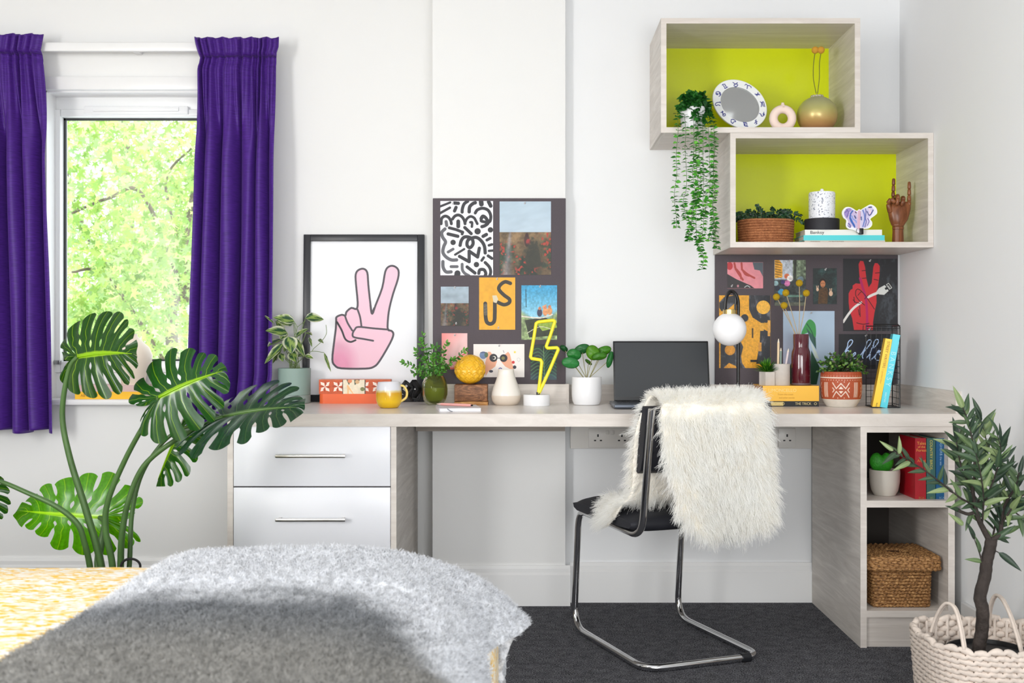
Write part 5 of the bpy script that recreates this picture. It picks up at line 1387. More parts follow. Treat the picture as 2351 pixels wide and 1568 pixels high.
zpx(prf, 1876, d, UZ, 294.5, 48).build('vase_body', M_sv, sv)
mb = MB()
for k in range(10):
    a = 2 * math.pi * k / 10; mb.ball((X_(1876, d) + 12 * U(d) * math.cos(a), d + 12 * U(d) * math.sin(a), UZ + (294.5 - 209.5) * U(d)), 3.2 * U(d), 6, 8)
mb.build('scalloped_lip', mat('lip_glaze', (178, 172, 150), .35, .2), sv)
M_or = mat('craspedia_orange', (226, 166, 60), .9, bump=1.0, bscale=700, bdist=.003)
for i, (x, xs, xm) in enumerate([(1871.5, 1874, 1867.5), (1885, 1877, 1881)]):
    q = spl([P(xs, 215, d), P(xm, 180, d), P(xm + .5, 145, d), P(x, 120, d)], 6)
    MB().tube(q, .0015, 6).build('flower_stem', mat('olive_stem', (110, 112, 40), .7) if i == 0 else bpy.data.materials['olive_stem'], sv)
    MB().ball(P(x, 115, d - .005 * i), 8.2 * U(d), 12, 18).build('flower_head', M_or, sv)

# trailing plant ------------------------------------------------------------------
d = 3.93
tpn = thing('trailing_plant', 'long trailing string plant hanging from the upper shelf box', 'potted plant', (X_(1592, d), d, UZ))
MB().lathe([(23 * U(d), UZ), (26 * U(d), UZ + .004), (30 * U(d), UZ + 50 * U(d)), (30 * U(d), UZ + 52 * U(d)), (27.5 * U(d), UZ + 52 * U(d)), (27 * U(d), UZ + 46 * U(d)), (.001, UZ + 46 * U(d))], X_(1590, d), d, 36).build('pot', M_white, tpn)
tg = [(36, 96, 34), (48, 116, 42), (28, 80, 32)]; tgl = [(62, 140, 44), (82, 160, 56), (50, 120, 40), (104, 176, 66), (44, 108, 40)]
bush(tpn, (X_(1594, d), d - .01, UZ + 50 * U(d)), .064, .052, .058, 760, .023, .021, tg, 31, nb=38, name='leafy_crown', low=-.95)
def TQ(x, y): return (1520 + x / 3.406, 180 + y / 3.406)
rr = np.random.default_rng(17)
vines = [([(120, 300), (125, 420), (110, 600), (115, 740), (95, 920), (110, 1060), (112, 1170)], 1), ([(175, 300), (185, 420), (180, 560), (190, 700), (190, 860), (165, 960), (180, 1040), (190, 1110)], 1),
    ([(245, 300), (250, 440), (245, 640), (240, 760), (260, 900), (245, 1030), (210, 1180), (215, 1280)], 1.25), ([(270, 280), (285, 430), (290, 600), (300, 780), (270, 930), (265, 1080), (270, 1230), (300, 1330), (325, 1400), (310, 1495)], 1.35),
    ([(310, 280), (320, 450), (320, 660), (325, 830), (320, 1000), (325, 1130), (310, 1240), (290, 1280)], 1.3), ([(350, 280), (365, 440), (370, 600), (375, 760), (370, 900), (345, 1000), (330, 1080)], 1.2),
    ([(390, 320), (405, 400), (405, 600), (400, 760), (395, 950), (405, 1100), (400, 1180), (375, 1270)], 1.2), ([(400, 380), (415, 520), (400, 700), (415, 860), (395, 1000), (415, 1150), (420, 1260), (430, 1330)], 1.15),
    ([(290, 300), (265, 520), (270, 700), (285, 880), (240, 1010), (230, 1150), (200, 1260)], 1.1)]
for vi, (pts, dens) in enumerate(vines):
    vd = 3.838 - .012 * (vi % 3)
    q3 = [P(*TQ(pts[0][0], pts[0][1] - 30), d - .02)] + [P(*TQ(x, y), vd + .004 * math.sin(y * .01 + vi)) for x, y in pts[1:]]
    q = spl(q3, 10); mb = MB(); mb.tube(q, .0008, 5, col=lin(np.array((86, 130, 60)) / 255), caps=False)
    vo = mb.build('vine', M_leaf, tpn, angle=180)
    L = sum((Vector(q[i + 1]) - Vector(q[i])).length for i in range(len(q) - 1)); n_l = int(L / .0125 * dens); mb = MB()
    for k in range(n_l):
        i = min(int((k + .5) / n_l * (len(q) - 1)), len(q) - 2); f = rr.random(); a0 = Vector(q[i]).lerp(Vector(q[i + 1]), f)
        for s in (-1, 1):
            th = rr.uniform(-.9, .9) + (0 if k % 2 else .5)
            dv = Vector((s * math.cos(th), math.sin(th) - .35, rr.uniform(-.35, .35)))
            c1 = tgl[rr.integers(0, 5)] if a0.z < UZ else tg[rr.integers(0, 3)]
            leaf_mesh(mb, a0, dv, Vector((0, -.55, 1)) + Vector(rr.normal(size=3)) * .35, rr.uniform(.014, .021), rr.uniform(.011, .0165), c1, tuple(min(255, v * 1.2) for v in c1), nl=4, nw=1, droop=.1, cup=.15)
    mb.build('vine_leaves', M_leaf, vo, angle=180, kind='stuff')

# ================================================================== LOWER SHELF BOX
# rattan basket with fern
d = 4.0
rb = thing('rattan_basket', 'low round rattan basket with a dark green fern in the lower shelf box', 'basket', (X_(1758, d), d, LZ))
M_rat = wood('rattan', (120, 68, 38), (196, 132, 88), (60, 60, 60), .55, dist=3, bump=.5)
ys_ = np.linspace(551.5, 500.5, 10)
for i, yy in enumerate(ys_):
    rp = 59.5 + 3.0 * (i / 9) if i < 9 else 61.5; z_ = LZ + (555 - yy - .4) * U(d) ; ring = []
    for k in range(96):
        a = 2 * math.pi * k / 96; wob = .0006 * math.sin(a * 24 + i * 2) ; ring.append((X_(1758, d) + (rp * U(d) + wob) * math.cos(a), d + (rp * U(d) + wob) * math.sin(a) * .8, z_ + .0005 * math.sin(a * 3 + i)))
    MB().tube(ring, 3.05 * U(d), 8, closed=True).build('coil', M_rat, rb)
MB().lathe([(57 * U(d), LZ + .001), (57.5 * U(d), LZ + 40 * U(d)), (.001, LZ + 41 * U(d))], X_(1758, d), d, 40, sy=.8).build('lining', mat('dark_lining', (50, 38, 28), .9), rb)
dg = [(22, 56, 34), (30, 70, 44), (18, 44, 28), (44, 84, 52)]
for i in range(34):
    a = rr.uniform(0, 2 * math.pi); e = rr.uniform(.35, 1.35); L = rr.uniform(.075, .125)
    if i < 6: e = .2 + .12 * i; a = [0, .2, math.pi, math.pi + .3, -.3, 2.9][i]; L = .115
    tip = Vector((math.cos(a) * math.cos(e) * L * 1.0, math.sin(a) * math.cos(e) * L * .5, max(.0, math.sin(e)) * L * .62))
    c0 = Vector((X_(1762, d) + .03 * math.cos(a), d + .02 * math.sin(a), LZ + 42 * U(d)))
    sprig(rb, [c0, c0 + tip * .55 + Vector((0, 0, .02)), c0 + tip + Vector((0, 0, -.004))], 17, .013, .0085, dg, seed=i, name='frond')

# three stacked books (seen spine on, turned a little)
def turned_book(label, px0, px1, yb_, yt_, dd, cov, grp, txts, pagec=(214, 206, 190)):
    z0, z1_ = LZ + (555.3 - yb_) * U(dd), LZ + (555.3 - yt_) * U(dd)
    bk = book(label, X_(px0, dd), X_(px1, dd), dd, dd + .145, z0, z1_, cov, grp, page=pagec, rough=.4)
    for s, sz, px, col, sx in txts: text('spine_lettering', s, sz, (X_(px, dd), dd - .0006, (z0 + z1_) / 2), FRONT, mat('ink', col, .6), bk, sx=sx)
    return z1_
g_ = 'books stacked under the candle'
zA = turned_book('cream book at the bottom of the three under the candle', 1847, 2032, 555.3, 548.5, 3.925, (206, 196, 182), g_, [('SWEETS', .0075, 1872, (120, 110, 100), 1.3), ('CURIOSITIES', .0075, 1920, (110, 100, 92), 1.3)])
zB = turned_book('turquoise book in the middle of the three under the candle', 1845, 2031, 548.5, 536.5, 3.925, (84, 206, 212), g_, [])
zC = turned_book('white book on top of the three under the candle', 1848, 2025, 536.5, 523.5, 3.93, (232, 232, 226), g_, [('Banksy', .0155, 1876, (40, 40, 44), 1.15)])
d = 3.985
tag(zpx([(38.5, 523.5), (39, 523), (39.3, 499), (38.8, 496.5), (.1, 496)], 1887, d, zC, 523.5, 48).build('candle_holder', mat('matt_black_wood', (34, 34, 40), .6, bump=.2, bscale=200), None, angle=35), 'round black candle holder on the white book', 'candle holder')
cz = zC + 27.6 * U(d)
cn = thing('candle', 'white terrazzo-speckled pillar candle on the black holder', 'candle', (X_(1887, d), d, cz))
M_terr, n, l, p = new_mat('terrazzo')
tc = n.new('ShaderNodeTexCoord'); vo = n.new('ShaderNodeTexVoronoi'); vo.inputs['Scale'].default_value = 190; l.new(tc.outputs['Object'], vo.inputs['Vector'])
nn = n.new('ShaderNodeTexNoise'); nn.inputs['Scale'].default_value = 170; nn.inputs['Detail'].default_value = 2; l.new(tc.outputs['Object'], nn.inputs['Vector'])
r = ramp(n, [(0, (70, 78, 104)), (.37, (112, 118, 140)), (.40, (238, 240, 246))]); l.new(nn.outputs['Fac'], r.inputs[0]); l.new(r.outputs[0], p.inputs['Base Color']); p.inputs['Roughness'].default_value = .4
zpx([(28.5, 500), (29.5, 499), (29.8, 442), (28.5, 439), (10, 436.5), (.1, 436)], 1887, d, cz, 500, 48, capb=True).build('wax_body', M_terr, cn, angle=30)
zpx([(4, 437), (4.4, 433), (2.6, 430.5), (.1, 430)], 1887, d, cz, 500, 16).build('knob', M_terr, cn)

# butterfly ornament -----------------------------------------------------------
d = 3.915
bf = thing('butterfly_plaque', 'white-edged blue and lilac butterfly plaque clipped in front of the white book', 'ornament', (X_(1974, d), d, zB))
c = Canvas(1930, 466, 2018, 546, 4.0, (226, 226, 238)); Kb = 15.683
def BL(*a): return [(1920 + x / Kb, 460 + y / Kb) for x, y in a]
c.poly(BL((280, 380), (380, 290), (480, 270), (620, 360), (740, 430), (760, 960), (680, 970), (560, 940), (470, 1000), (400, 900), (430, 760), (330, 640), (270, 500)), (196, 180, 214), 3)
c.poly(BL((900, 380), (1050, 290), (1230, 220), (1340, 340), (1280, 520), (1180, 640), (1200, 760), (1130, 920), (1030, 980), (880, 940)), (204, 196, 226), 3)
c.poly(BL((350, 330), (480, 280), (560, 340), (460, 440), (440, 560), (370, 620), (280, 480)), (152, 132, 196), 3)
for pts, w, cc_ in ([(590, 380), (520, 480), (500, 620), (540, 760), (620, 880), (660, 960)], 3.6, (62, 96, 176)), ([(500, 640), (580, 800), (640, 900)], 4.5, (44, 94, 178)), ([(360, 330), (440, 420), (400, 560), (380, 620)], 2, (104, 92, 160)), ([(300, 440), (360, 400), (400, 330)], 1.6, (96, 84, 150)), ([(440, 830), (500, 900), (490, 990)], 2.6, (88, 88, 160)), ([(400, 900), (450, 950)], 2, (90, 96, 170)), ([(560, 560), (600, 660), (700, 740), (720, 800)], 2.6, (124, 150, 216)), ([(660, 560), (700, 640)], 3, (60, 80, 130)), ([(1110, 400), (1190, 540), (1280, 440), (1330, 350)], 2.4, (66, 70, 130)), ([(1170, 250), (1270, 240)], 3, (44, 50, 110)), ([(960, 360), (1010, 500), (1020, 700), (960, 940)], 3.0, (96, 120, 190)), ([(1050, 300), (1070, 420), (1050, 640), (1080, 760), (1030, 960)], 2.2, (92, 92, 160)), ([(900, 600), (910, 700)], 2.6, (70, 100, 150)), ([(1130, 650), (1180, 760), (1120, 900)], 2, (110, 96, 160)), ([(1180, 300), (1220, 400), (1210, 480)], 2.8, (236, 206, 222)), ([(690, 420), (720, 450)], 2.6, (90, 60, 90)):
    c.stroke(BL(*pts), w, cc_, 5)
c.stroke(BL((820, 330), (815, 600), (810, 1000)), 6.5, (214, 172, 192)); c.stroke(BL((870, 400), (865, 700)), 1.4, (170, 130, 160))
outl = spl(BL((820, 320), (760, 370), (700, 360), (600, 290), (480, 240), (340, 250), (240, 350), (210, 470), (260, 620), (360, 720), (350, 850), (370, 960), (460, 1030), (600, 1060), (720, 1120), (810, 1170), (880, 1080), (1000, 1030), (1160, 1010), (1280, 910), (1290, 780), (1230, 670), (1370, 560), (1470, 460), (1450, 300), (1350, 190), (1220, 150), (1080, 220), (960, 290), (880, 340)), 8, True)
oc = np.array(BL((820, 640))[0]); mb = MB(); G = []; Cc = []
for f in np.linspace(0.02, 1, 46):
    ring = oc + (outl - oc) * f; G.append(np.stack([X_(ring[:, 0], d), np.full(len(ring), d), Z_(ring[:, 1], d)], -1)); Cc.append(csample(c, ring[:, 0], ring[:, 1]) if f < .9 else np.tile(lin(np.array((.93, .93, .93))), (len(ring), 1)))
for yy in (.006,): G.append(G[-1] + np.array((0, yy, 0))); Cc.append(Cc[-1])
G.append(G[0] + np.array((0, .006, 0))); Cc.append(Cc[-1])
MB().grid(np.array(G), closed_v=True, col=np.array(Cc)).build('butterfly', colmat('butterfly_glaze', .3, coat=.3), bf, angle=50)
mb = MB(); mb.box(X_(1973, d), X_(1982, d), d - .004, d + .012, Z_(538, d), Z_(524, d), .0015); mb.tube(spl([P(1968, 524, d - .002), P(1966, 532, d - .003), P(1971, 536, d - .003)], 4), .0008, 5)
mb.build('black_clip', M_black, bf)

# wooden hand -----------------------------------------------------------------
d = 3.97
wh_ = thing('wooden_hand', 'dark jointed wooden hand making a horns gesture in the lower shelf box', 'ornament', (X_(2062, d), d, LZ))
M_hand = wood('mahogany', (92, 50, 28), (156, 98, 62), (40, 40, 8), .3, dist=1, bump=.05)
u = U(d); hx = lambda px: X_(px, d); hz = lambda py: LZ + (555 - py) * u
MB().lathe([(13.8 * u, hz(555)), (13.6 * u, hz(552)), (12.2 * u, hz(525)), (12.4 * u, hz(521))], hx(2061.5), d, 28, sy=.8, capt=True).build('wrist', M_hand, wh_)
MB().lathe([(12.6 * u, hz(520.5)), (13.2 * u, hz(518)), (12.6 * u, hz(514.5))], hx(2061.8), d, 28, sy=.8, capt=True).build('wrist_collar', M_hand, wh_)
G = []
for (xl, xr, y_, dep) in [(2049, 2074, 514, 9), (2046, 2077, 509, 11), (2042, 2084, 498, 13), (2039.5, 2088, 485, 13.5), (2039, 2090.5, 474, 12.5), (2041, 2091, 464, 10), (2044, 2090, 459, 7), (2050, 2086, 457, 3)]:
    xc, w_ = (xl + xr) / 2, (xr - xl) / 2; dish = 0.0
    G.append([(hx(xc + w_ * math.cos(a)), d + dep * u * math.sin(a) + (0), hz(y_)) for a in np.linspace(0, 2 * math.pi, 28, endpoint=False)])
mb = MB(); mb.grid(np.array(G), closed_v=True); mb.f.append(tuple(range(28))[::-1]); mb.f.append(tuple(range(7 * 28, 8 * 28)))
mb.build('palm', M_hand, wh_, angle=180)
def finger(name, segs):
    """segs: list of (points, radii)"""
    mb = MB()
    for (a, b, r0, r1) in segs:
        A = Vector((hx(a[0]), d - a[2] * u, hz(a[1]))); B = Vector((hx(b[0]), d - b[2] * u, hz(b[1]))); T = (B - A)
        k = [0, .04, .12, .5, .85, .95, 1.0]; rr_ = [r0 * .55, r0 * .85, r0, (r0 + r1) / 2, r1 * .95, r1 * .75, r1 * .25]
        mb.tube([A + T * t for t in k], [q_ * u for q_ in rr_], 14)
    mb.build(name, M_hand, wh_, angle=60)
finger('index_finger', [((2050, 462, 2), (2050, 446, 2), 4.6, 4.4), ((2050, 446, 2), (2050, 434, 2), 4.3, 4.1), ((2050.5, 434, 2), (2050.5, 419, 2), 4.2, 3.9), ((2050.8, 419, 2), (2051, 403.5, 2), 4.0, 3.6)])
finger('little_finger', [((2086, 466, 2), (2086.3, 455, 2), 4.7, 4.6), ((2086.3, 456, 2), (2086.6, 442, 2), 4.6, 4.2), ((2086.6, 442, 2), (2086.8, 428, 2), 4.2, 4.0), ((2086.8, 428, 2), (2086.8, 411, 2), 4.1, 3.6)])
finger('middle_finger', [((2058, 463, 3), (2058.5, 444, 5), 5, 5), ((2058.5, 443, 5), (2057, 452, 15), 5.2, 5), ((2057, 451, 15), (2054, 467, 14), 5, 4.2)])
finger('ring_finger', [((2071, 464, 3), (2071, 448, 5), 5.2, 5.4), ((2071, 448, 5), (2069, 455, 15), 5.6, 5.2), ((2069, 455, 15), (2065, 468, 13), 5.2, 4.2)])
finger('thumb', [((2043, 482, 4), (2036, 462, 8), 6, 5.4), ((2036, 462, 8), (2041, 452, 14), 5.2, 5), ((2040, 453, 14), (2050, 461, 17), 5, 4.4)])

# ================================================================== CABINET
u = U(3.72); d = 3.72; zs = s1
ca = thing('potted_cactus', 'green heart-shaped cactus in a pale stone pot in the top cubby', 'potted plant', (X_(2031, d), d, zs))
zy = lambda y: zs + (1142 - y) * u
MB().lathe([(22 * u, zs), (24 * u, zs + .001), (30 * u, zy(1130)), (33.5 * u, zy(1112)), (34.5 * u, zy(1090)), (34 * u, zy(1083)), (31.5 * u, zy(1083)), (31 * u, zy(1088)), (.001, zy(1088))], X_(2031, d), d, 44).build('pot', mat('pale_stoneware', (198, 192, 182), .6), ca)
G = []; hc = Vector((X_(2024, d), d, zy(1067)))
for i in range(25):
    th = math.pi * i / 24; row = []
    for k in range(40):
        ph = 2 * math.pi * k / 40
        x = math.sin(th) * math.cos(ph); y = math.sin(th) * math.sin(ph); z = math.cos(th)
        # heart: dip at the top, lobes either side
        t = math.atan2(x, z); prof_ = 1 + .0 ; dip = math.exp(-(x / .20) ** 2) * max(0, z) ** .6 * .30
        nar = 1 - .10 * max(0, -z)
        row.append((hc.x + x * 27.5 * u * nar * (1 + .06 * max(0, z)), hc.y + y * 15 * u, hc.z + (z * (1 + .18 * min(1, abs(x) * 1.6)) - dip) * 22 * u))
    G.append(row)
MB().grid(np.array(G), closed_v=True, flip=True).build('heart_cactus', mat('cactus_green', (44, 148, 30), .45, bump=.8, bscale=260, bdist=.002, var=.25, vscale=120), ca, angle=180)
g_ = 'hardback books in the top cubby'
d = 3.625; zt1 = Z_(1006, d)
for lab, a, b, cov, tx in (('red hardback with gold lettering in the top cubby', 2101, 2126, (164, 20, 34), [('Tales', .014, 0, 1018, (226, 156, 70)), ('of the', .010, 0, 1026, (226, 156, 70)), ('Forest', .013, 0, 1034, (226, 156, 70)), ('Angel', .012, 0, 1058, (220, 140, 64)), ('BCA', .009, 0, 1143, (170, 120, 60))]),
                           ('dark green hardback between the red and blue books', 2127.5, 2147.5, (56, 98, 92), [('COUNTRY BIRDS', .0125, 1, 1044, (206, 190, 92)), ('BC', .009, 0, 1143, (130, 140, 90))]),
                           ('blue hardback at the right end of the top cubby', 2149, 2171, (18, 86, 134), [('SEASHORE', .0115, 1, 1026, (150, 184, 214)), ('& the sea', .010, 1, 1055, (150, 184, 214)), ('BCA', .009, 0, 1143, (120, 150, 180))])):
    bk = book(lab, X_(a, d), X_(b, d), d, d + .15, s1, zt1, cov, g_, rough=.4)
    for s, sz, vert, py, col in tx:
        R = (Matrix.Rotation(math.pi / 2, 3, 'Y') @ FRONT) if vert else FRONT
        text('spine_lettering', s, sz, (X_((a + b) / 2 + (0 if vert else 2), d), d - .0006, Z_(py, d)), R, mat('spine_ink', col, .5), bk)

# seagrass basket
sb = thing('seagrass_basket', 'lidded woven seagrass basket in the bottom cubby', 'basket', (1.225, 3.72, b1))
M_sea, n, l, p = new_mat('seagrass')
tc = n.new('ShaderNodeTexCoord'); mp = n.new('ShaderNodeMapping'); mp.inputs['Scale'].default_value = (90, 90, 260)
t = n.new('ShaderNodeTexNoise'); t.inputs['Scale'].default_value = 1; t.inputs['Detail'].default_value = 4; l.new(tc.outputs['Object'], mp.inputs[0]); l.new(mp.outputs[0], t.inputs[0])
r = ramp(n, [(.3, (84, 54, 26)), (.5, (150, 106, 60)), (.7, (200, 156, 102))]); l.new(t.outputs['Fac'], r.inputs[0]); l.new(r.outputs[0], p.inputs['Base Color']); p.inputs['Roughness'].default_value = .7
def rrect(x0, x1, y0, y1, r, n=8, step=.004):
    pts = []
    for cx_, cy_, a0 in ((x1 - r, y0 + r, 270), (x1 - r, y1 - r, 0), (x0 + r, y1 - r, 90), (x0 + r, y0 + r, 180)):
        for k in range(n + 1): a = math.radians(a0 + 90 * k / n); pts.append((cx_ + r * math.cos(a), cy_ + r * math.sin(a)))
    pts.append(pts[0]); pts = np.array(pts); s = np.concatenate([[0], np.cumsum(np.linalg.norm(np.diff(pts, axis=0), axis=1))])
    m = int(s[-1] / step); t = np.linspace(0, s[-1], m, endpoint=False)
    return np.stack([np.interp(t, s, pts[:, 0]), np.interp(t, s, pts[:, 1])], -1), s[-1]
def twist_rows(parent, name, loops, zs_, rad, m, lump=.014, amp=.35, sub=5):
    for i, (lp_, z_) in enumerate(zip(loops, zs_)):
        ctr = lp_.mean(0); nr = len(lp_); q = []; rads = []
        seg = np.linalg.norm(np.roll(lp_, -1, 0) - lp_, axis=1); s = np.cumsum(seg)
        for k in range(nr):
            ph = 2 * math.pi * (s[k] / lump + .5 * (i % 2)); rads.append(rad * (1 + amp * math.sin(ph)))
            off = rad * .25 * math.cos(ph); dirn = lp_[k] - ctr; dirn = dirn / np.linalg.norm(dirn)
            q.append((lp_[k][0] + dirn[0] * off, lp_[k][1] + dirn[1] * off, z_ + rad * .15 * math.sin(ph + 1)))
        MB().tube(q, rads, 7, closed=True).build(name, m, parent, angle=180)
bx0, bx1, by0, by1 = 1.133, 1.315, 3.635, 3.84
nrow = 13; hb = .125; loops = []; zz_ = []
for i in range(nrow):
    f = i / (nrow - 1); g_x = .004 * f; lp_, _ = rrect(bx0 - g_x, bx1 + g_x, by0 - g_x * .5, by1, .014); loops.append(lp_); zz_.append(b1 + .006 + hb * f)
twist_rows(sb, 'woven_row', loops, zz_, .0056, M_sea, lump=.011)
MB().box(bx0 + .003, bx1 - .003, by0 + .003, by1 - .003, b1 + .001, b1 + hb, .004).build('lining', mat('basket_lining', (92, 62, 34), .9), sb)
lid = MB()
lid.box(bx0 - .012, bx1 + .022, by0 - .012, by1 + .01, b1 + hb + .006, b1 + hb + .036, .006); ld = lid.build('lid_core', bpy.data.materials['basket_lining'], sb)
loops = [rrect(bx0 - .018 - .000 * i, bx1 + .028, by0 - .018 + .001 * i, by1 + .012, .018)[0] for i in range(4)]
twist_rows(ld, 'lid_row', loops, [b1 + hb + .004 + .0095 * i for i in range(4)], .0072, M_sea, lump=.02)
loops = [rrect(bx0 - .014 + .011 * i, bx1 + .024 - .011 * i, by0 - .012 + .011 * i, by1 + .008 - .011 * i, .012)[0] for i in range(8)]
twist_rows(ld, 'lid_row', loops, [b1 + hb + .037] * 8, .0068, M_sea, lump=.018)

# ================================================================== WINDOW SILL
d = 4.275
g_ = 'books on the window sill'
zs0 = wz0
M_ = book('yellow book lying on the white window sill behind the big leaves', X_(172, d), X_(330, d), d, d + .13, zs0, zs0 + 17 * U(d), (240, 184, 16), g_)
text('spine_lettering', 'ABYSSINIA', .014, (X_(205, d), d - .0006, zs0 + 8 * U(d)), FRONT, mat('ink_brown', (170, 110, 20), .6), M_)
book('dusty pink book on the yellow book on the window sill', X_(177, d), X_(325, d), d + .004, d + .13, zs0 + 17 * U(d), zs0 + 32 * U(d), (206, 176, 172), g_)
zs1 = zs0 + 32 * U(d); dv_ = d + .06
tag(MB().lathe([(24 * U(d), zs1), (26 * U(d), zs1 + .004), (30 * U(d), zs1 + 25 * U(d)), (41 * U(d), zs1 + 50 * U(d)), (43 * U(d), zs1 + 68 * U(d)), (36 * U(d), zs1 + 86 * U(d)), (20 * U(d), zs1 + 102 * U(d)), (10 * U(d), zs1 + 112 * U(d)), (9 * U(d), zs1 + 118 * U(d)), (7 * U(d), zs1 + 118 * U(d)), (7 * U(d), zs1 + 108 * U(d))], X_(306, dv_), dv_, 40).build('cream_vase', mat('cream_stoneware', (236, 222, 204), .4), None, angle=180),
    'cream bulb-shaped vase on the books at the window, half hidden by leaves', 'vase')
# ================================================================== HAIR CURVES
def hair(name, P0, DIR, LEN, m, parent, npt=5, r0=.0006, r1=.00012, droop=0.0, curl=0.0, seed=0):
    """one strand per row of P0; DIR unit vectors; gravity droop"""
    n = len(P0); t = np.linspace(0, 1, npt)[None, :, None]
    g = np.array([0, 0, -1.0])[None, None]
    pts = P0[:, None] + DIR[:, None] * LEN[:, None, None] * t + g * (droop * LEN[:, None, None] * t * t)
    if curl:
        r = np.random.default_rng(seed); off = r.normal(size=(n, 1, 3)) * curl; ph = r.uniform(0, 6, (n, 1, 1))
        pts = pts + off * np.sin(t * 5 + ph) * t
    hc = bpy.data.hair_curves.new(name); hc.add_curves([npt] * n)
    hc.attributes['position'].data.foreach_set('vector', pts.astype(np.float32).ravel()) if 'position' in hc.attributes else hc.points.foreach_set('position', pts.astype(np.float32).ravel())
    a = hc.attributes.get('radius') or hc.attributes.new('radius', 'FLOAT', 'POINT')
    a.data.foreach_set('value', np.tile(np.linspace(r0, r1, npt), n).astype(np.float32))
    hc.materials.append(m)
    o = bpy.data.objects.new(name, hc); COL.objects.link(o); attach(o, parent); o['kind'] = 'stuff'
    return o

# ================================================================== BED
bed = thing('bed', 'bed in the foreground under a mustard and white brush-patterned duvet', 'bed', (-1.2, 1.5, 0))
M_duvet, n, l, p = new_mat('mustard_brush_print')
tc = n.new('ShaderNodeTexCoord'); mp = n.new('ShaderNodeMapping'); mp.inputs['Scale'].default_value = (38, 120, 120); mp.inputs['Rotation'].default_value = (0, 0, .35)
t = n.new('ShaderNodeTexNoise'); t.inputs['Scale'].default_value = 1; t.inputs['Detail'].default_value = 2.5; t.inputs['Distortion'].default_value = 1.1
l.new(tc.outputs['Object'], mp.inputs[0]); l.new(mp.outputs[0], t.inputs[0])
r = ramp(n, [(.40, (250, 196, 58)), (.475, (250, 216, 122)), (.51, (252, 249, 244))]); l.new(t.outputs['Fac'], r.inputs[0]); l.new(r.outputs[0], p.inputs['Base Color']); p.inputs['Roughness'].default_value = .85
tb = n.new('ShaderNodeTexNoise'); tb.inputs['Scale'].default_value = 9; l.new(tc.outputs['Object'], tb.inputs[0]); b = n.new('ShaderNodeBump'); b.inputs['Strength'].default_value = .5; b.inputs['Distance'].default_value = .02; l.new(tb.outputs['Fac'], b.inputs['Height']); l.new(b.outputs[0], p.inputs['Normal'])
def edge_param(lo, hi, r, drop, n=60, rx=None, rz=None):
    rx = rx or r; rz = rz or r
    """list of (coordinate, fall) from one hanging side over the top to the other"""
    out = []
    for k in range(8): out.append((lo - 0, drop - (drop - r) * k / 7))
    for k in range(1, 9): a = math.pi / 2 * k / 8; out.append((lo + r * (1 - math.cos(a)), r * (1 - math.sin(a))))
    for k in range(1, n): out.append((lo + r + (hi - lo - r - rx) * k / n, 0))
    for k in range(15): a = math.pi / 2 * k / 14; out.append((hi - rx + rx * math.sin(a), rz * (1 - math.cos(a))))
    for k in range(1, 8): out.append((hi, rz + (drop - rz) * k / 7))
    return out
EX = edge_param(-2.45, -.088, .05, .30, 90, .19, .14); EY = edge_param(.75, 2.462, .045, .30, 70)
G = np.zeros((len(EX), len(EY), 3))
for i, (x, fx) in enumerate(EX):
    for j, (y, fy) in enumerate(EY):
        nz_ = mnoise.noise(Vector((x * 3, y * 4, .3))) * .008 + mnoise.noise(Vector((x * 9, y * 7, 2.3))) * .004
        G[i, j] = (x + (.024 * max(0, min(1, (y - 2.08) / .12)) * min(1, fx / .1) if x > -.5 else 0), y, max(.2, .502 - fx - fy + (nz_ if fx + fy < .02 else 0)))
MB().grid(G).build('duvet', M_duvet, bed, angle=180)
MB().box(-2.4, -.13, .8, 2.40, .17, .36, .04, 4).build('mattress', mat('mattress_ticking', (226, 224, 220), .8), bed)
MB().box(-2.42, -.12, .78, 2.42, .08, .18, .01).build('bed_base', mat('grey_fabric_base', (120, 120, 124), .9), bed)
for x in (-2.3, -.22):
    for y in (.9, 2.3): MB().lathe([(.02, 0), (.026, .08)], x, y, 16, capt=True).build('leg', M_black, bed)

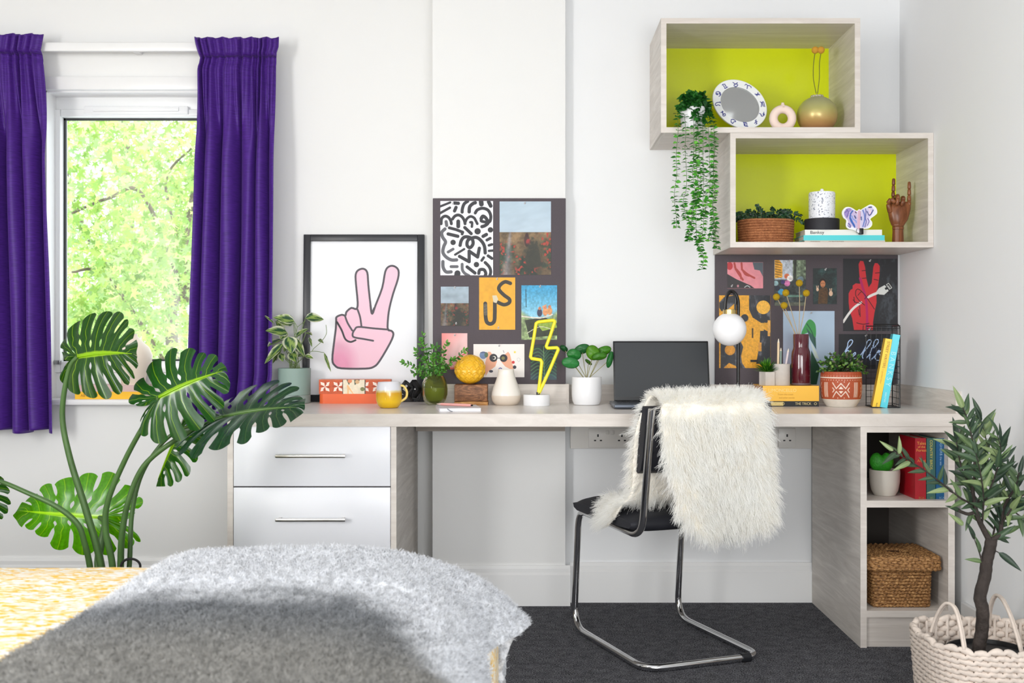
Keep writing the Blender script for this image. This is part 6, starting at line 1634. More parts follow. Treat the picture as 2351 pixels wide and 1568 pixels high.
# throw -------------------------------------------------------------------
def throw_mat(name, rough):
    m, n, l, p = new_mat(name)
    g = n.new('ShaderNodeNewGeometry'); sx = n.new('ShaderNodeSeparateXYZ'); l.new(g.outputs['Position'], sx.inputs[0])
    nz = n.new('ShaderNodeTexNoise'); nz.inputs['Scale'].default_value = 75; nz.inputs['Detail'].default_value = 6; nz.inputs['Roughness'].default_value = .7; l.new(g.outputs['Position'], nz.inputs[0])
    nb_ = n.new('ShaderNodeTexNoise'); nb_.inputs['Scale'].default_value = 9; nb_.inputs['Detail'].default_value = 3; l.new(g.outputs['Position'], nb_.inputs[0])
    def MR(src, a, b, c, d):
        x = n.new('ShaderNodeMapRange'); x.interpolation_type = 'SMOOTHSTEP'
        x.inputs[1].default_value = a; x.inputs[2].default_value = b; x.inputs[3].default_value = c; x.inputs[4].default_value = d
        l.new(src, x.inputs[0]); return x.outputs[0]
    def M2(op, a, b):
        x = n.new('ShaderNodeMath'); x.operation = op
        for i, q in enumerate((a, b)):
            if isinstance(q, (int, float)): x.inputs[i].default_value = q
            else: l.new(q, x.inputs[i])
        return x.outputs[0]
    yw = M2('ADD', sx.outputs['Y'], MR(nb_.outputs['Fac'], .3, .7, -.05, .05)); xw = M2('ADD', sx.outputs['X'], MR(nb_.outputs['Fac'], .3, .7, .03, -.03))
    # big woven checks: dark square in the middle of the bed, mid grey left band, pale far and foot bands
    inY = MR(yw, 1.93, 2.09, 1, 0); inXr = MR(M2('ADD', M2('MULTIPLY', M2('ADD', sx.outputs['Y'], -2.02), .49), M2('ADD', xw, .286)), -.06, .07, 1, 0)
    dark = M2('MULTIPLY', inY, inXr)
    left = M2('MULTIPLY', MR(xw, -.70, -.60, 1, 0), inY)
    fac = M2('SUBTRACT', dark, M2('MULTIPLY', left, .08))
    warm = MR(sx.outputs['Y'], 1.95, 1.6, 0, 1)
    c1 = n.new('ShaderNodeMix'); c1.data_type = 'RGBA'; c1.inputs['A'].default_value = rgb(222, 224, 228); c1.inputs['B'].default_value = rgb(128, 131, 135); l.new(fac, c1.inputs['Factor'])
    c2 = n.new('ShaderNodeMix'); c2.data_type = 'RGBA'; c2.inputs['B'].default_value = rgb(164, 160, 152); l.new(c1.outputs['Result'], c2.inputs['A']); l.new(M2('MULTIPLY', M2('MULTIPLY', warm, dark), .6), c2.inputs['Factor'])
    mul = n.new('ShaderNodeVectorMath'); mul.operation = 'SCALE'; l.new(c2.outputs['Result'], mul.inputs[0]); l.new(MR(nz.outputs['Fac'], .36, .64, .66, 1.22), mul.inputs['Scale'])
    l.new(mul.outputs[0], p.inputs['Base Color']); p.inputs['Roughness'].default_value = rough; p.inputs['Specular IOR Level'].default_value = .15
    b = n.new('ShaderNodeBump'); b.inputs['Strength'].default_value = .6; b.inputs['Distance'].default_value = .004; l.new(nz.outputs['Fac'], b.inputs['Height']); l.new(b.outputs[0], p.inputs['Normal'])
    return m
thr = thing('throw_blanket', 'fuzzy grey checked wool throw draped over the foot of the bed', 'blanket', (-.45, 1.8, .5))
near = spl([(-.778, .512), (-.745, .522), (-.68, .526), (-.5, .530), (-.32, .524), (-.22, .503), (-.15, .484), (-.105, .447), (-.083, .39), (-.076, .32), (-.074, .22)], 8)
mid = spl([(-.778, .512), (-.745, .527), (-.68, .535), (-.5, .539), (-.32, .534), (-.22, .514), (-.165, .487), (-.13, .462), (-.104, .434), (-.090, .410), (-.083, .392)], 8)
far = spl([(-.778, .512), (-.745, .530), (-.68, .541), (-.5, .546), (-.32, .541), (-.22, .522), (-.145, .496), (-.09, .466), (-.05, .436), (-.024, .411), (-.006, .392)], 8)
ns = len(near); Yt = []
for k in range(120): Yt.append((1.05 + (2.36 - 1.05) * k / 119, 0))
for k in range(1, 13): a = math.pi / 2 * k / 12; Yt.append((2.36 + .11 * math.sin(a), .07 * (1 - math.cos(a))))
for k in range(1, 14): Yt.append((2.47 + .004 * math.sin(k), .07 + .016 * k))
def sstep(a, b, x): t = min(1, max(0, (x - a) / (b - a))); return t * t * (3 - 2 * t)
G = np.zeros((ns, len(Yt), 3))
for j, (y, dr) in enumerate(Yt):
    w = sstep(2.09, 2.13, y); w2 = sstep(2.14, 2.34, y)
    for i in range(ns):
        a = (near[i] * (1 - w) + mid[i] * w) * (1 - w2) + far[i] * w2
        s = i / (ns - 1)
        h = mnoise.noise(Vector((a[0] * 5, y * 4, 0))) * .007 + mnoise.noise(Vector((a[0] * 14, y * 11, 3))) * .003
        ed = -.02 if s == 0 else 0
        dd_ = dr
        if dr > 0 and s > .8: dd_ = dr * (1 - .25 * (s - .8) / .2)
        G[i, j] = (a[0] + .006 * math.sin(y * 9) * (s > .6) - (.03 * dr / .1 if s > .8 else 0), y, a[1] + h - dd_ + (ed * .3))
M_throw = throw_mat('wool_throw', .95); M_throwh = throw_mat('wool_fuzz', .9)
MB().grid(G).build('woven_cloth', M_throw, thr, angle=180, thick=.009)
def scatter_grid(G, n, seed, wfun=None):
    r = np.random.default_rng(seed); nu, nv = G.shape[:2]
    a = G[1:, :-1] - G[:-1, :-1]; b = G[:-1, 1:] - G[:-1, :-1]; N = np.cross(a, b); A = np.linalg.norm(N, axis=2)
    Wt = A * (wfun(G[:-1, :-1]) if wfun is not None else 1); pr = (Wt / Wt.sum()).ravel()
    idx = r.choice(len(pr), n, p=pr); i, j = idx // (nv - 1), idx % (nv - 1); u, v = r.random((2, n, 1))
    Pt = (G[i, j] * (1 - u) * (1 - v) + G[i + 1, j] * u * (1 - v) + G[i, j + 1] * (1 - u) * v + G[i + 1, j + 1] * u * v)
    Nn = N[i, j] / (A[i, j][:, None] + 1e-12)
    return Pt, Nn, i, j
Pt, Nn, _, _ = scatter_grid(G, 115000, 5, lambda g: (g[..., 1] > 1.4) * 1.0)
Nn[Nn[:, 2] < 0] *= -1
r5 = np.random.default_rng(12)
lean = np.stack([fbm(Pt[:, 0] * 100, Pt[:, 1] * 100, 2.2, 3) - .5, fbm(Pt[:, 0] * 100, Pt[:, 1] * 100, 2.2, 8) - .5, np.zeros(len(Pt))], -1) * 2.6
Dv = Nn * .55 + lean + r5.normal(size=Nn.shape) * .55; Dv /= np.linalg.norm(Dv, axis=1)[:, None]; Dv[:, 2] = np.abs(Dv[:, 2]) * .8
hair('wool_fuzz', Pt + Nn * .004, Dv, r5.uniform(.006, .015, len(Pt)), M_throwh, thr, npt=4, r0=.0006, r1=.0002, curl=.0022, seed=2)

# ================================================================== MONSTERA
d = 3.08
mo = thing('monstera_plant', 'large split-leaf monstera in a black basket between the bed and the window', 'potted plant', (X_(252, d), d, 0))
M_mono, n, l, p = new_mat('monstera_leaf')
a = n.new('ShaderNodeAttribute'); a.attribute_name = 'Col'; l.new(a.outputs['Color'], p.inputs['Base Color'])
p.inputs['Roughness'].default_value = .24; p.inputs['Specular IOR Level'].default_value = .55
tr = n.new('ShaderNodeBsdfTranslucent'); hs = n.new('ShaderNodeHueSaturation'); hs.inputs['Saturation'].default_value = 1.25; hs.inputs['Value'].default_value = 1.6
l.new(a.outputs['Color'], hs.inputs['Color']); l.new(hs.outputs[0], tr.inputs['Color']); mx = n.new('ShaderNodeMixShader'); mx.inputs[0].default_value = .32
l.new(p.outputs[0], mx.inputs[1]); l.new(tr.outputs[0], mx.inputs[2]); l.new(mx.outputs[0], n['Material Output'].inputs['Surface'])
MARG = spl([(-.02, .0), (-.22, .07), (-.40, .26), (-.44, .50), (-.33, .76), (-.10, .96), (.16, 1.03), (.40, .96), (.62, .79), (.80, .55), (.93, .28), (1.0, .0)], 10)
ms = np.concatenate([[0], np.cumsum(np.linalg.norm(np.diff(MARG, axis=0), axis=1))]); ms /= ms[-1]
def marg(m): return np.array([np.interp(m, ms, MARG[:, 0]), np.interp(m, ms, MARG[:, 1])])
def monstera(name, base, L, Wu, Wd, dpt, col, vein, seed, fold=.0, droop=.12, curlE=.10, ripple=.02, Ldd=0, Wudd=0, Wddd=0, cutk=.50, gap=.2):
    r = np.random.default_rng(seed); u = U(dpt)
    B0 = np.array(P(*base, dpt)[:]); cv = lambda v, dd: np.array((v[0] * u, dd, -v[1] * u))
    Lv, Wuv, Wdv = cv(L, Ldd), cv(Wu, Wudd), cv(Wd, Wddd)
    sc = np.linalg.norm(Lv); mb = MB(); nl_ = 8
    col = lin(np.array(col) / 255); vein = lin(np.array(vein) / 255); dk = col * .72
    for side, Wv in ((1, Wuv), (-1, Wdv)):
        N = np.array((0, -1.0, 0)); 
        bounds = np.array([0, .17, .29, .40, .505, .605, .70, .79, .88, 1.0]); bounds[1:-1] += r.normal(size=8) * .008
        holes = r.random(len(bounds)) < .6; cutd = r.uniform(-.07, .08, len(bounds)) + cutk
        nb = len(bounds) - 1
        for k in range(nb):
            m0, m1 = bounds[k], bounds[k + 1]; nv = 26; TT = [0, .1, .2, .3, .4, .465, .5, .535, .6, .7, .8, .9, 1.0]; nt = 12; G = np.zeros((nv, nt + 1, 3)); C = np.zeros((nv, nt + 1, 3))
            tipx = r.uniform(-.04, .10); cE = curlE * r.uniform(.2, 1.6)
            for i in range(nv):
                v = i / (nv - 1)
                def shrink(b):
                    if b == 0 or b == nb: return 0.0
                    cs = cutd[b] if b > 1 else cutd[b] + .22
                    g = 0.0
                    if v > cs: q = (v - cs) / (1 - cs); g = gap * min(1, q / .18) ** .6 * (.75 + .35 * math.sin(q * 3)) 
                    if holes[b] and cs - .30 < v < cs - .12: g = max(g, .26 * math.sin(math.pi * (v - cs + .30) / .18) ** .7)
                    return g
                ga, gb = shrink(k) , shrink(k + 1)
                for j in range(nt + 1):
                    t = TT[j]
                    mm = m0 + (m1 - m0) * (ga * .5 + t * (1 - ga * .5 - gb * .5))
                    M = marg(mm); o = max(0, (mm - .33) / .67) * .90
                    ext = 1 - .10 * abs(2 * t - 1) ** 2.4 * (k < nb - 1) + tipx * (t if True else 0) * .5
                    vv = v * ext
                    x = o + (M[0] - o) * vv; y = M[1] * vv
                    x -= .10 * math.sin(math.pi * vv) * (.3 + mm) * (1 - o) * .8           # veins arch
                    q = Wv * y
                    rip = ripple * math.sin(mm * nb * 6.28 * 1.0 + seed) * v
                    pr_ = B0 + Lv * x + q + N * sc * (.10 * y * (1 - y) - fold * y + rip) + np.array((0, 0, -1)) * sc * (droop * max(0, x) ** 2 + cE * vv ** 3 * .6)
                    pr_[1] += sc * (.12 * x * x)
                    G[i, j] = pr_
                    ct = abs(t - .5) * 2
                    kv = (1 if ct < .05 else 0) * (1 - .6 * v)
                    C[i, j] = vein * kv + (col * (.85 + .3 * r.random()) * (1 - .25 * abs(math.sin(10 * t))) ) * (1 - kv)
                    if v < .045: C[i, j] = vein
            mb.grid(G, col=C)
    lf = mb.build(name, M_mono, mo, angle=180)
    # midrib
    q = [B0 + Lv * x + np.array((0, -.0025, 0)) + np.array((0, 0, -1)) * sc * droop * x * x + np.array((0, sc * .12 * x * x, 0)) for x in np.linspace(-.0, .92, 14)]
    MB().tube(q, np.linspace(.0032, .0008, 14), 6, col=vein).build('midrib', M_mono, lf, angle=180)
    return lf
gD = (34, 78, 20); gV = (150, 196, 30)
monstera('leaf', (179, 819), (150, -26), (16, -112), (42, 84), 3.02, gD, gV, 3, fold=.10, droop=.12, Ldd=-.07, Wudd=.05, Wddd=-.03, ripple=.03)
monstera('leaf', (365, 912), (158, -82), (-22, -92), (58, 82), 2.98, (34, 84, 30), gV, 8, fold=.08, droop=.10, Ldd=-.02, Wudd=.05, Wddd=-.02)
monstera('leaf', (512, 956), (188, -46), (44, -74), (-24, 66), 3.03, (36, 72, 44), (96, 130, 70), 12, fold=.02, droop=.12, Ldd=-.05, Wudd=.13, Wddd=-.14, gap=.26, ripple=.04)
monstera('leaf', (412, 985), (-58, 122), (56, 34), (-16, -22), 3.12, (38, 92, 22), gV, 21, fold=.1, droop=.05, Wudd=-.02, Wddd=.08, gap=.3)
monstera('leaf', (228, 1188), (-208, -10), (10, -108), (6, 74), 3.18, (84, 158, 10), (176, 226, 30), 33, fold=.03, droop=-.02, Wudd=.03, Wddd=.0, ripple=.01)  # brighter leaf and vein colours stand in for backlight
monstera('leaf', (-42, 1112), (4, 92), (62, 14), (-50, 10), 3.1, gD, gV, 41, fold=.05, droop=.05)
M_pet = mat('petiole_green', (70, 102, 52), .4, var=.25, vscale=14)
for pts, r0, r1 in (([(178, 819, 3.02), (158, 850, 3.03), (143, 950, 3.05), (160, 1050, 3.06), (200, 1180, 3.07), (232, 1298, 3.08), (240, 1420, 3.08)], .0045, .0095),
                    ([(365, 912, 2.98), (342, 955, 3.0), (290, 1050, 3.03), (248, 1150, 3.05), (243, 1220, 3.06), (258, 1298, 3.07), (262, 1420, 3.08)], .0045, .0085),
                    ([(512, 956, 3.03), (470, 975, 3.03), (400, 1012, 3.04), (330, 1070, 3.05), (295, 1150, 3.06), (280, 1230, 3.07), (277, 1298, 3.08), (275, 1420, 3.08)], .0045, .0082),
                    ([(412, 985, 3.12), (370, 1020, 3.12), (325, 1090, 3.12), (303, 1180, 3.12), (297, 1298, 3.11), (285, 1420, 3.09)], .004, .0065),
                    ([(-42, 1100, 3.06), (0, 1105, 3.04), (60, 1130, 3.03), (130, 1163, 3.03), (178, 1203, 3.04), (195, 1250, 3.05), (206, 1298, 3.06), (225, 1420, 3.08)], .0045, .0075),
                    ([(228, 1188, 3.18), (240, 1200, 3.16), (232, 1250, 3.14), (226, 1298, 3.12), (235, 1420, 3.1)], .005, .011)):
    q = spl([P(*a)[:] for a in pts], 8); MB().tube(q, np.linspace(r0, r1, len(q)) * 1.22, 10).build('petiole', M_pet, mo)
M_bb = mat('black_seagrass', (30, 28, 28), .8, bump=.6, bscale=120)
bkt = MB()
for i in range(24): 
    z_ = .006 + i * .0135; rr_ = .125 + .02 * math.sin(i / 24 * 2.6); bkt.tube([(X_(252, d) + rr_ * math.cos(a), d + rr_ * math.sin(a), z_) for a in np.linspace(0, 2 * math.pi, 48, endpoint=False)], .0075, 6, closed=True)
bkt.build('basket_wall', M_bb, mo)
MB().lathe([(.118, .004), (.132, .16), (.12, .30), (.001, .302)], X_(252, d), d, 32).build('soil', bpy.data.materials['soil_b'], mo)
MB().tube([(P(300, 1300, d - .02) + Vector((22 * U(d) * math.cos(a), 0, 17 * U(d) * math.sin(a))))[:] for a in np.linspace(-.5, math.pi + .5, 20)], .0035, 8).build('handle', M_bb, mo)

# ================================================================== CHAIR
def CH(u, v, z): return Vector((.4555 + u * .933 - v * .361, 3.6 + u * .361 + v * .933, z))
ch = thing('cantilever_chair', 'black cantilever chair on a chrome tube frame at the worktop', 'chair', CH(0, 0, 0))
def fillet(pts, rads, n=7):
    out = [Vector(pts[0])]
    for i in range(1, len(pts) - 1):
        p0, p1, p2 = Vector(pts[i - 1]), Vector(pts[i]), Vector(pts[i + 1]); r = rads[i]
        a = p1 + (p0 - p1).normalized() * r; b = p1 + (p2 - p1).normalized() * r
        for k in range(n + 1):
            t = k / n; out.append(a * (1 - t) ** 2 + p1 * 2 * t * (1 - t) + b * t * t)
    out.append(Vector(pts[-1])); return out
rt = .0115
def side(s): return [CH(s * .2, -.272, .79), CH(s * .2, -.205, .402), CH(s * .2, .262, .418), CH(s * .2, .305, .012), CH(s * .2, -.23, .012)]
Lp_, Rp_ = side(-1), side(1)
path = fillet(Lp_ + Rp_[::-1], [0, .07, .06, .09, .07, .07, .09, .06, .07, 0], 9)
MB().tube(path, rt, 14).build('tube_frame', M_chrome, ch)
seat = MB(); 
Gs = []
for i in range(15):
    fu = i / 14 * 2 - 1; row = []
    for (v, zt_, zb_) in [(-.185, .425, .420), (-.18, .455, .412), (-.15, .468, .408), (-.05, .471, .406), (.1, .473, .406), (.2, .473, .41), (.25, .466, .416), (.272, .45, .425)]:
        row.append((v, zt_))
    prof = [(-.185, .44), (-.175, .460), (-.14, .468), (0, .470), (.15, .473), (.23, .471), (.262, .462), (.275, .444), (.268, .424), (.24, .412), (.1, .408), (-.1, .408), (-.17, .412), (-.185, .424)]
    k = abs(fu) ** 10; zc = .44
    row = [CH(.222 * math.copysign(min(abs(fu), 1), fu) * (1 - 0.0), v * (1 - .05 * k) , zc + (z - zc) * (1 - .35 * k) - .012 * fu * fu * (z > .45))[:] for v, z in prof]
    Gs.append(row)
seat.grid(np.array(Gs), closed_v=True); nn_ = len(prof); seat.f.append(tuple(range(nn_))); seat.f.append(tuple(range(14 * nn_, 15 * nn_))[::-1])
M_vinyl = mat('black_fabric', (34, 35, 42), .6, bump=.2, bscale=900)
seat.build('seat', M_vinyl, ch, angle=60)
bp = MB(); Gs = []
for i in range(15):
    fu = i / 14 * 2 - 1; cv_ = -.02 * fu * fu
    row = [CH(.19 * fu, -.178 - (z - .59) * .18 + dv + cv_ * -1, z)[:] for dv, z in [(0.022, .60), (.028, .64), (.028, .74), (.02, .785), (0, .795), (-.018, .785), (-.024, .74), (-.024, .64), (-.018, .60), (0, .588)]]
    Gs.append(row)
bp.grid(np.array(Gs), closed_v=True); bp.f.append(tuple(range(10))); bp.f.append(tuple(range(140, 150))[::-1])
bp.build('backrest', M_vinyl, ch, angle=70)
for s in (-1, 1): MB().tube([CH(s * .2, -.245, .655), CH(s * .175, -.225, .655)], .006, 8).build('bracket', M_chrome, ch)
g0 = CH(.13, -.23, .012); g1 = CH(.16, -.23, .012); MB().tube([g0, g1], rt + .003, 14).build('floor_glide', M_blackp, ch)

# sheepskin -----------------------------------------------------------------
hp_ = [(-.300, .405, .045, .07), (-.312, .45, .035, .15), (-.314, .53, .02, .165), (-.312, .63, .005, .175), (-.305, .74, 0, .178), (-.288, .80, 0, .175), (-.245, .828, 0, .172), (-.20, .81, -.003, .178),
       (-.168, .72, -.008, .192), (-.150, .62, -.010, .192), (-.138, .54, -.012, .188), (-.115, .498, -.018, .198), (-.06, .488, -.03, .226), (-.015, .486, -.05, .212), (.015, .484, -.08, .17)]
hs_ = spl(hp_, 7); nu = 41; G = np.zeros((len(hs_), nu, 3))
for i, (v, z, uc, hw) in enumerate(hs_):
    for j in range(nu):
        fu = j / (nu - 1) * 2 - 1; uu = uc + hw * fu; zz = z; vv = v
        if v > -.12 and uu < -.215: zz = z - (-.215 - uu) * 1.6; uu = -.215 + (uu + .215) * .55
        if v < -.29: vv = v - .012 * math.cos(fu * 3 + z * 7)
        G[i, j] = CH(uu, vv, zz)[:]
sk = thing('sheepskin', 'cream long-haired sheepskin draped over the back of the black chair', 'sheepskin', CH(0, -.24, .8))
M_hide = mat('hide_cream', (250, 244, 232), .9)
MB().grid(G).build('hide', M_hide, sk, angle=180, thick=.006)
M_fur, n, l, p = new_mat('fleece_wool')
g = n.new('ShaderNodeNewGeometry'); nz = n.new('ShaderNodeTexNoise'); nz.inputs['Scale'].default_value = 14; nz.inputs['Detail'].default_value = 3; l.new(g.outputs['Position'], nz.inputs[0])
hi = n.new('ShaderNodeHairInfo'); r = ramp(n, [(.4, (255, 254, 250)), (.8, (252, 247, 236))]); l.new(nz.outputs['Fac'], r.inputs[0])
mxx = n.new('ShaderNodeMix'); mxx.data_type = 'RGBA'; mxx.inputs['B'].default_value = rgb(255, 255, 253); l.new(r.outputs[0], mxx.inputs['A']); l.new(hi.outputs['Intercept'], mxx.inputs['Factor']); l.new(mxx.outputs['Result'], p.inputs['Base Color'])
p.inputs['Roughness'].default_value = .6; p.inputs['Specular IOR Level'].default_value = .25
tr = n.new('ShaderNodeBsdfTranslucent'); l.new(mxx.outputs['Result'], tr.inputs['Color']); mx = n.new('ShaderNodeMixShader'); mx.inputs[0].default_value = .45
l.new(p.outputs[0], mx.inputs[1]); l.new(tr.outputs[0], mx.inputs[2]); l.new(mx.outputs[0], n['Material Output'].inputs['Surface'])
NC, PER = 8500, 8
Pc, Nc, ci, cj = scatter_grid(G, NC, 9)
# outward side: away from the chair's back pad
ctr = np.array(CH(0, -.21, .60)[:]); 
up_n = np.where(((Pc - ctr) * Nc).sum(1)[:, None] < 0, -1, 1); seatm = ci > 11 * 7 - 3
Nc = Nc * up_n; Nc[seatm] = np.where(Nc[seatm][:, 2:3] < 0, -Nc[seatm], Nc[seatm])
back = ci < 6 * 7; top = (ci >= 5 * 7) & (ci < 8 * 7)
rr = np.random.default_rng(4)
Tn = np.zeros_like(Nc); Tn[:, 2] = -1.0
Tn[seatm] = np.array((CH(-.25, .1, -.35) - CH(0, 0, 0))[:])
wN = np.where(back, .42, .6); wN = np.where(top, 1.0, wN)[:, None]
Dc = Nc * wN + Tn * np.where(top, .18, .75)[:, None] + rr.normal(size=Nc.shape) * .30
# sideways spread at the rim
edge = (cj / (nu - 2) * 2 - 1); Rv = np.array((CH(1, 0, 0) - CH(0, 0, 0))[:]); Dc += Rv[None] * (np.sign(edge) * np.clip(np.abs(edge) - .6, 0, 1) * 1.5)[:, None]
Dc /= np.linalg.norm(Dc, axis=1)[:, None]
off = rr.normal(size=(NC, PER, 3)) * .0042; P0 = (Pc[:, None] + off).reshape(-1, 3)
Dd = (Dc[:, None] * 1.0 - off * 9.0 + rr.normal(size=(NC, PER, 3)) * .09).reshape(-1, 3); Dd /= np.linalg.norm(Dd, axis=1)[:, None]
LL = np.repeat(rr.uniform(.032, .046, NC), PER) * rr.uniform(.75, 1.1, NC * PER); LL *= np.where(np.repeat(top, PER), .78, 1) * np.where(np.repeat(seatm, PER), 1.15, 1)
hair('fleece', P0, Dd, LL, M_fur, sk, npt=6, r0=.00055, r1=.00018, droop=.22, curl=.0022, seed=3)

# ================================================================== OLIVE TREE + ROPE BASKET
bc = (1.222, 2.95); BZ = .212
rbk = thing('rope_basket', 'cream braided rope basket with loop handles around the olive tree', 'basket', (*bc, 0))
M_rope = mat('cream_cotton_rope', (226, 212, 200), .85, bump=.4, bscale=420, var=.12, vscale=50)
N_ = 260; ang = np.linspace(0, 2 * np.pi, N_, endpoint=False)
def sq(r): 
    c_, s_ = np.cos(ang), np.sin(ang); k = (np.abs(c_) ** 3 + np.abs(s_) ** 3) ** (-1 / 3); return np.stack([bc[0] + r * k * c_, bc[1] + r * k * s_], -1)
nr = 16; zs_ = [.010 + (BZ - .010) * i / (nr - 1) for i in range(nr)]
for i, z_ in enumerate(zs_):
    r_ = .172 - .006 * math.cos(i / nr * 3); lp_ = sq(r_); q = []; rads = []; seg = 2 * math.pi * r_ / N_
    nl__ = 34
    for k in range(N_):
        ph = 2 * math.pi * nl__ * k / N_ + math.pi * (i % 2); f = (ph / (2 * math.pi)) % 1
        rad = .0076 * (.55 + .75 * math.sin(math.pi * f) ** .8)
        dirn = lp_[k] - np.array(bc); dirn = dirn / np.linalg.norm(dirn); o_ = .0035 * math.cos(ph * .5 * 2)
        q.append((lp_[k][0] + dirn[0] * o_, lp_[k][1] + dirn[1] * o_, z_ + .0055 * (.5 - f) + (.004 if i == nr - 1 else 0) * math.sin(ph / 3))); rads.append(rad)
    MB().tube(q, rads, 8, closed=True).build('rope_row', M_rope, rbk, angle=180)
mb = MB()
for a in np.linspace(0, 2 * np.pi, 34, endpoint=False):
    j = int(a / (2 * np.pi) * N_); lp_ = sq(.168); mb.tube([(lp_[j][0], lp_[j][1], .004), (lp_[j][0], lp_[j][1], BZ)], .0045, 6)
mb.build('upright_cords', M_rope, rbk, angle=180)
for hd in ([(2137, 1452, 2.97), (2148, 1418, 2.95), (2163, 1392, 2.92), (2176, 1385, 2.9), (2192, 1398, 2.87), (2204, 1440, 2.83), (2213, 1492, 2.79)], [(2268, 1440, 3.1), (2272, 1395, 3.08), (2284, 1367, 3.04), (2300, 1376, 3.0), (2318, 1412, 2.94), (2334, 1460, 2.88), (2346, 1505, 2.84)]):
    mb = MB()
    for o_ in (0, 1): mb.tube(spl([(P(x + 6 * o_, y + (2 if o_ else 0), dd) + Vector((0, .006 * o_, 0)))[:] for x, y, dd in hd], 6), .0042, 8)
    mb.build('handle', M_rope, rbk, angle=180)
ot = thing('olive_tree', 'small artificial olive tree in the rope basket by the right-hand wall', 'potted plant', (X_(2255, 2.95), 2.95, .02))
M_trunk = mat('olive_bark', (62, 54, 50), .85, bump=1.0, bscale=60, bdist=.006, var=.35, vscale=30)
def tb(pts, r0, r1, nm='branch', n_=10, jit=0.0):
    q = spl([P(*a)[:] for a in pts], 7); rd = np.linspace(r0, r1, len(q)) * (1 + jit * np.sin(np.arange(len(q)) * 1.7)); MB().tube(q, rd, n_).build(nm, M_trunk, ot, angle=180); return q
tb([(2242, 1560, 2.95), (2248, 1485, 2.95), (2254, 1450, 2.95), (2256, 1400, 2.94), (2250, 1370, 2.94), (2262, 1320, 2.95), (2265, 1290, 2.95), (2272, 1262, 2.95), (2276, 1238, 2.95)], .0172, .0155, 'trunk', 14, .03)
MB().tube([P(2245, 1560, 2.95), P(2245, 1498, 2.95)], .11, 24).build('soil', mat('black_pot', (24, 22, 22), .8), ot) if False else None
MB().lathe([(.09, .02), (.105, .16), (.105, .175), (.1, .175), (.098, .165), (.001, .165)], bc[0], bc[1], 32).build('inner_pot', mat('black_nursery_pot', (22, 22, 24), .5), ot)
BR_ = []
BR_.append((tb([(2274, 1245, 2.95), (2258, 1215, 2.95), (2246, 1190, 2.94), (2236, 1150, 2.94), (2232, 1110, 2.95)], .0085, .005), 0))
BR_.append((tb([(2234, 1120, 2.95), (2238, 1060, 2.94), (2232, 1010, 2.93), (2222, 965, 2.93), (2210, 935, 2.92)], .0035, .0012), 26))
BR_.append((tb([(2240, 1175, 2.94), (2222, 1180, 2.93), (2200, 1172, 2.92)], .005, .004), 2))
BR_.append((tb([(2236, 1160, 2.94), (2200, 1140, 2.9), (2165, 1112, 2.86), (2130, 1085, 2.83), (2095, 1062, 2.81), (2070, 1048, 2.8), (2050, 1034, 2.8)], .003, .0008), 24))
BR_.append((tb([(2276, 1240, 2.95), (2296, 1225, 2.95), (2300, 1190, 2.96), (2312, 1150, 2.97), (2330, 1120, 2.97), (2340, 1085, 2.97)], .0075, .0015), 26))
BR_.append((tb([(2300, 1200, 2.96), (2325, 1165, 2.93), (2345, 1140, 2.9), (2372, 1125, 2.88)], .003, .001), 16))
BR_.append((tb([(2240, 1170, 2.94), (2262, 1100, 2.97), (2268, 1050, 2.98), (2262, 1000, 2.99), (2250, 960, 2.99)], .003, .001), 26))
BR_.append((tb([(2262, 1150, 2.95), (2285, 1090, 2.92), (2298, 1040, 2.9), (2290, 1000, 2.88)], .0028, .001), 22))
BR_.append((tb([(2255, 1200, 2.95), (2258, 1140, 2.9), (2250, 1080, 2.86), (2240, 1040, 2.85)], .0028, .001), 22))
BR_.append((tb([(2236, 1130, 2.95), (2210, 1080, 2.96), (2200, 1040, 2.97), (2196, 1010, 2.97)], .0028, .001), 18))
BR_.append((tb([(2278, 1238, 2.95), (2290, 1180, 3.0), (2300, 1120, 3.02), (2315, 1080, 3.03)], .0028, .001), 18))
BR_.append((tb([(2258, 1300, 2.95), (2252, 1280, 2.94), (2246, 1262, 2.93), (2232, 1225, 2.92)], .003, .0008), 3))
BR_.append((tb([(2310, 1160, 2.97), (2350, 1190, 2.93), (2380, 1200, 2.9)], .0025, .001), 10))
M_ol = leafmat('olive_leaf', .22, .42)
lmeshes = []
pal = [((52, 74, 52), (90, 114, 84)), ((76, 100, 66), (124, 146, 104)), ((138, 158, 106), (176, 192, 144)), ((42, 62, 48), (80, 100, 76)), ((108, 134, 88), (154, 174, 126)), ((62, 88, 62), (108, 130, 92))]
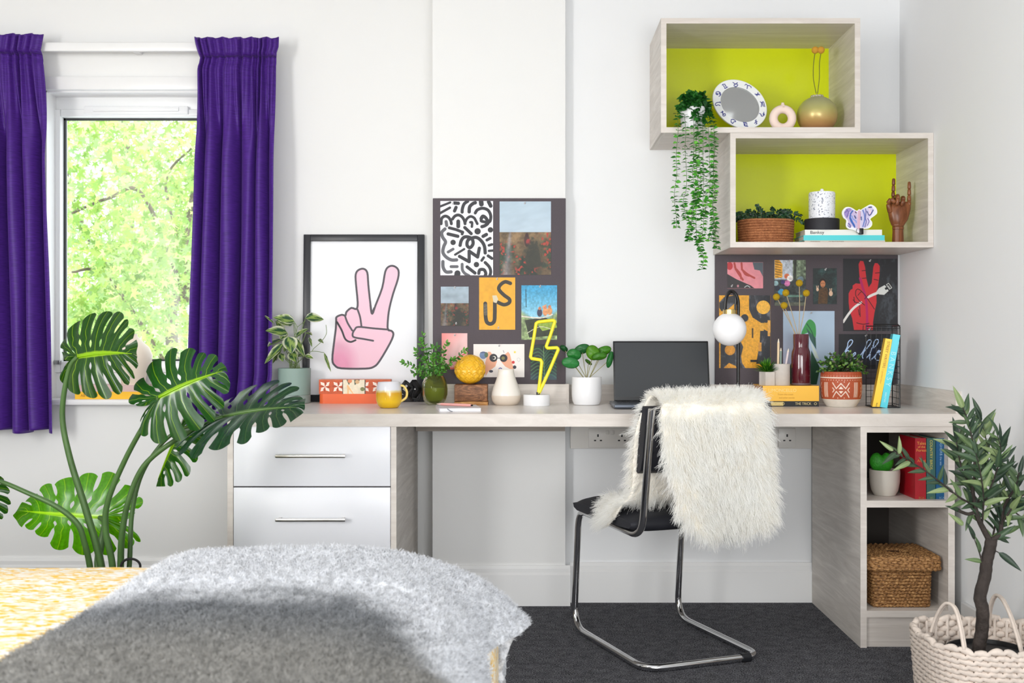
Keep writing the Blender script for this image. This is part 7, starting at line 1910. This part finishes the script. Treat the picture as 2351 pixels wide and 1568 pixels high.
for k, (c1, c2) in enumerate(pal):
    mb = MB(); leaf_mesh(mb, (0, 0, 0), (1, 0, 0), (0, 0, 1), 1.0, .27, c1, tuple((a + b) / 2 for a, b in zip(c1, c2)), nl=8, nw=2, cup=.22, droop=.10 + .05 * (k % 3), shape=1.1, seed=k)
    o = mb.build('leaf', M_ol, None, angle=180); lmeshes.append(o.data); bpy.data.objects.remove(o)
rr = np.random.default_rng(21); tloc = ot.location.copy(); nleaf = 0
def put_leaf(a, dv, L, k):
    global nleaf
    dv = Vector(dv).normalized(); side_ = dv.cross(Vector((rr.normal() * .4, -1 + rr.normal() * .3, .5))).normalized(); nrm = dv.cross(side_) * -1
    M = Matrix((dv, side_, nrm)).transposed().to_4x4() @ Matrix.Diagonal((L, L, L, 1)); M.translation = a
    o = bpy.data.objects.new('leaf', lmeshes[k]); COL.objects.link(o); o.parent = ot; o.matrix_parent_inverse = Matrix.Translation(-tloc); o.matrix_basis = M; nleaf += 1
for q, n_l in BR_:
    for k in range(n_l):
        t = (k + .6) / n_l; i = min(int(t * (len(q) - 1)), len(q) - 2); a = Vector(q[i]); T = (Vector(q[i + 1]) - a).normalized()
        Sd = T.cross(Vector((0, -1, .2))).normalized() * (1 if k % 2 else -1)
        dv = T * rr.uniform(.5, 1.1) + Sd * rr.uniform(.3, .95) + Vector((rr.normal() * .22, rr.normal() * .35, rr.normal() * .2))
        if k == n_l - 1: dv = T
        pxp = CX + a.x * F / a.y
        L = rr.uniform(.046, .068) * (.85 if pxp < 2160 else 1)
        e = a + dv.normalized() * L
        if e.x > XR - .01: dv.x *= -.6
        put_leaf(a, dv, L, rr.integers(0, len(pal)))
put_leaf(P(2292, 1268, 2.93), (P(2347, 1310, 2.9) - P(2292, 1268, 2.93)), .072, 3); MB().tube([P(2280, 1262, 2.95), P(2292, 1268, 2.93)], .0015, 6).build('twig', M_trunk, ot)
put_leaf(P(2212, 1206, 2.92), (P(2180, 1178, 2.9) - P(2212, 1206, 2.92)), .055, 2)
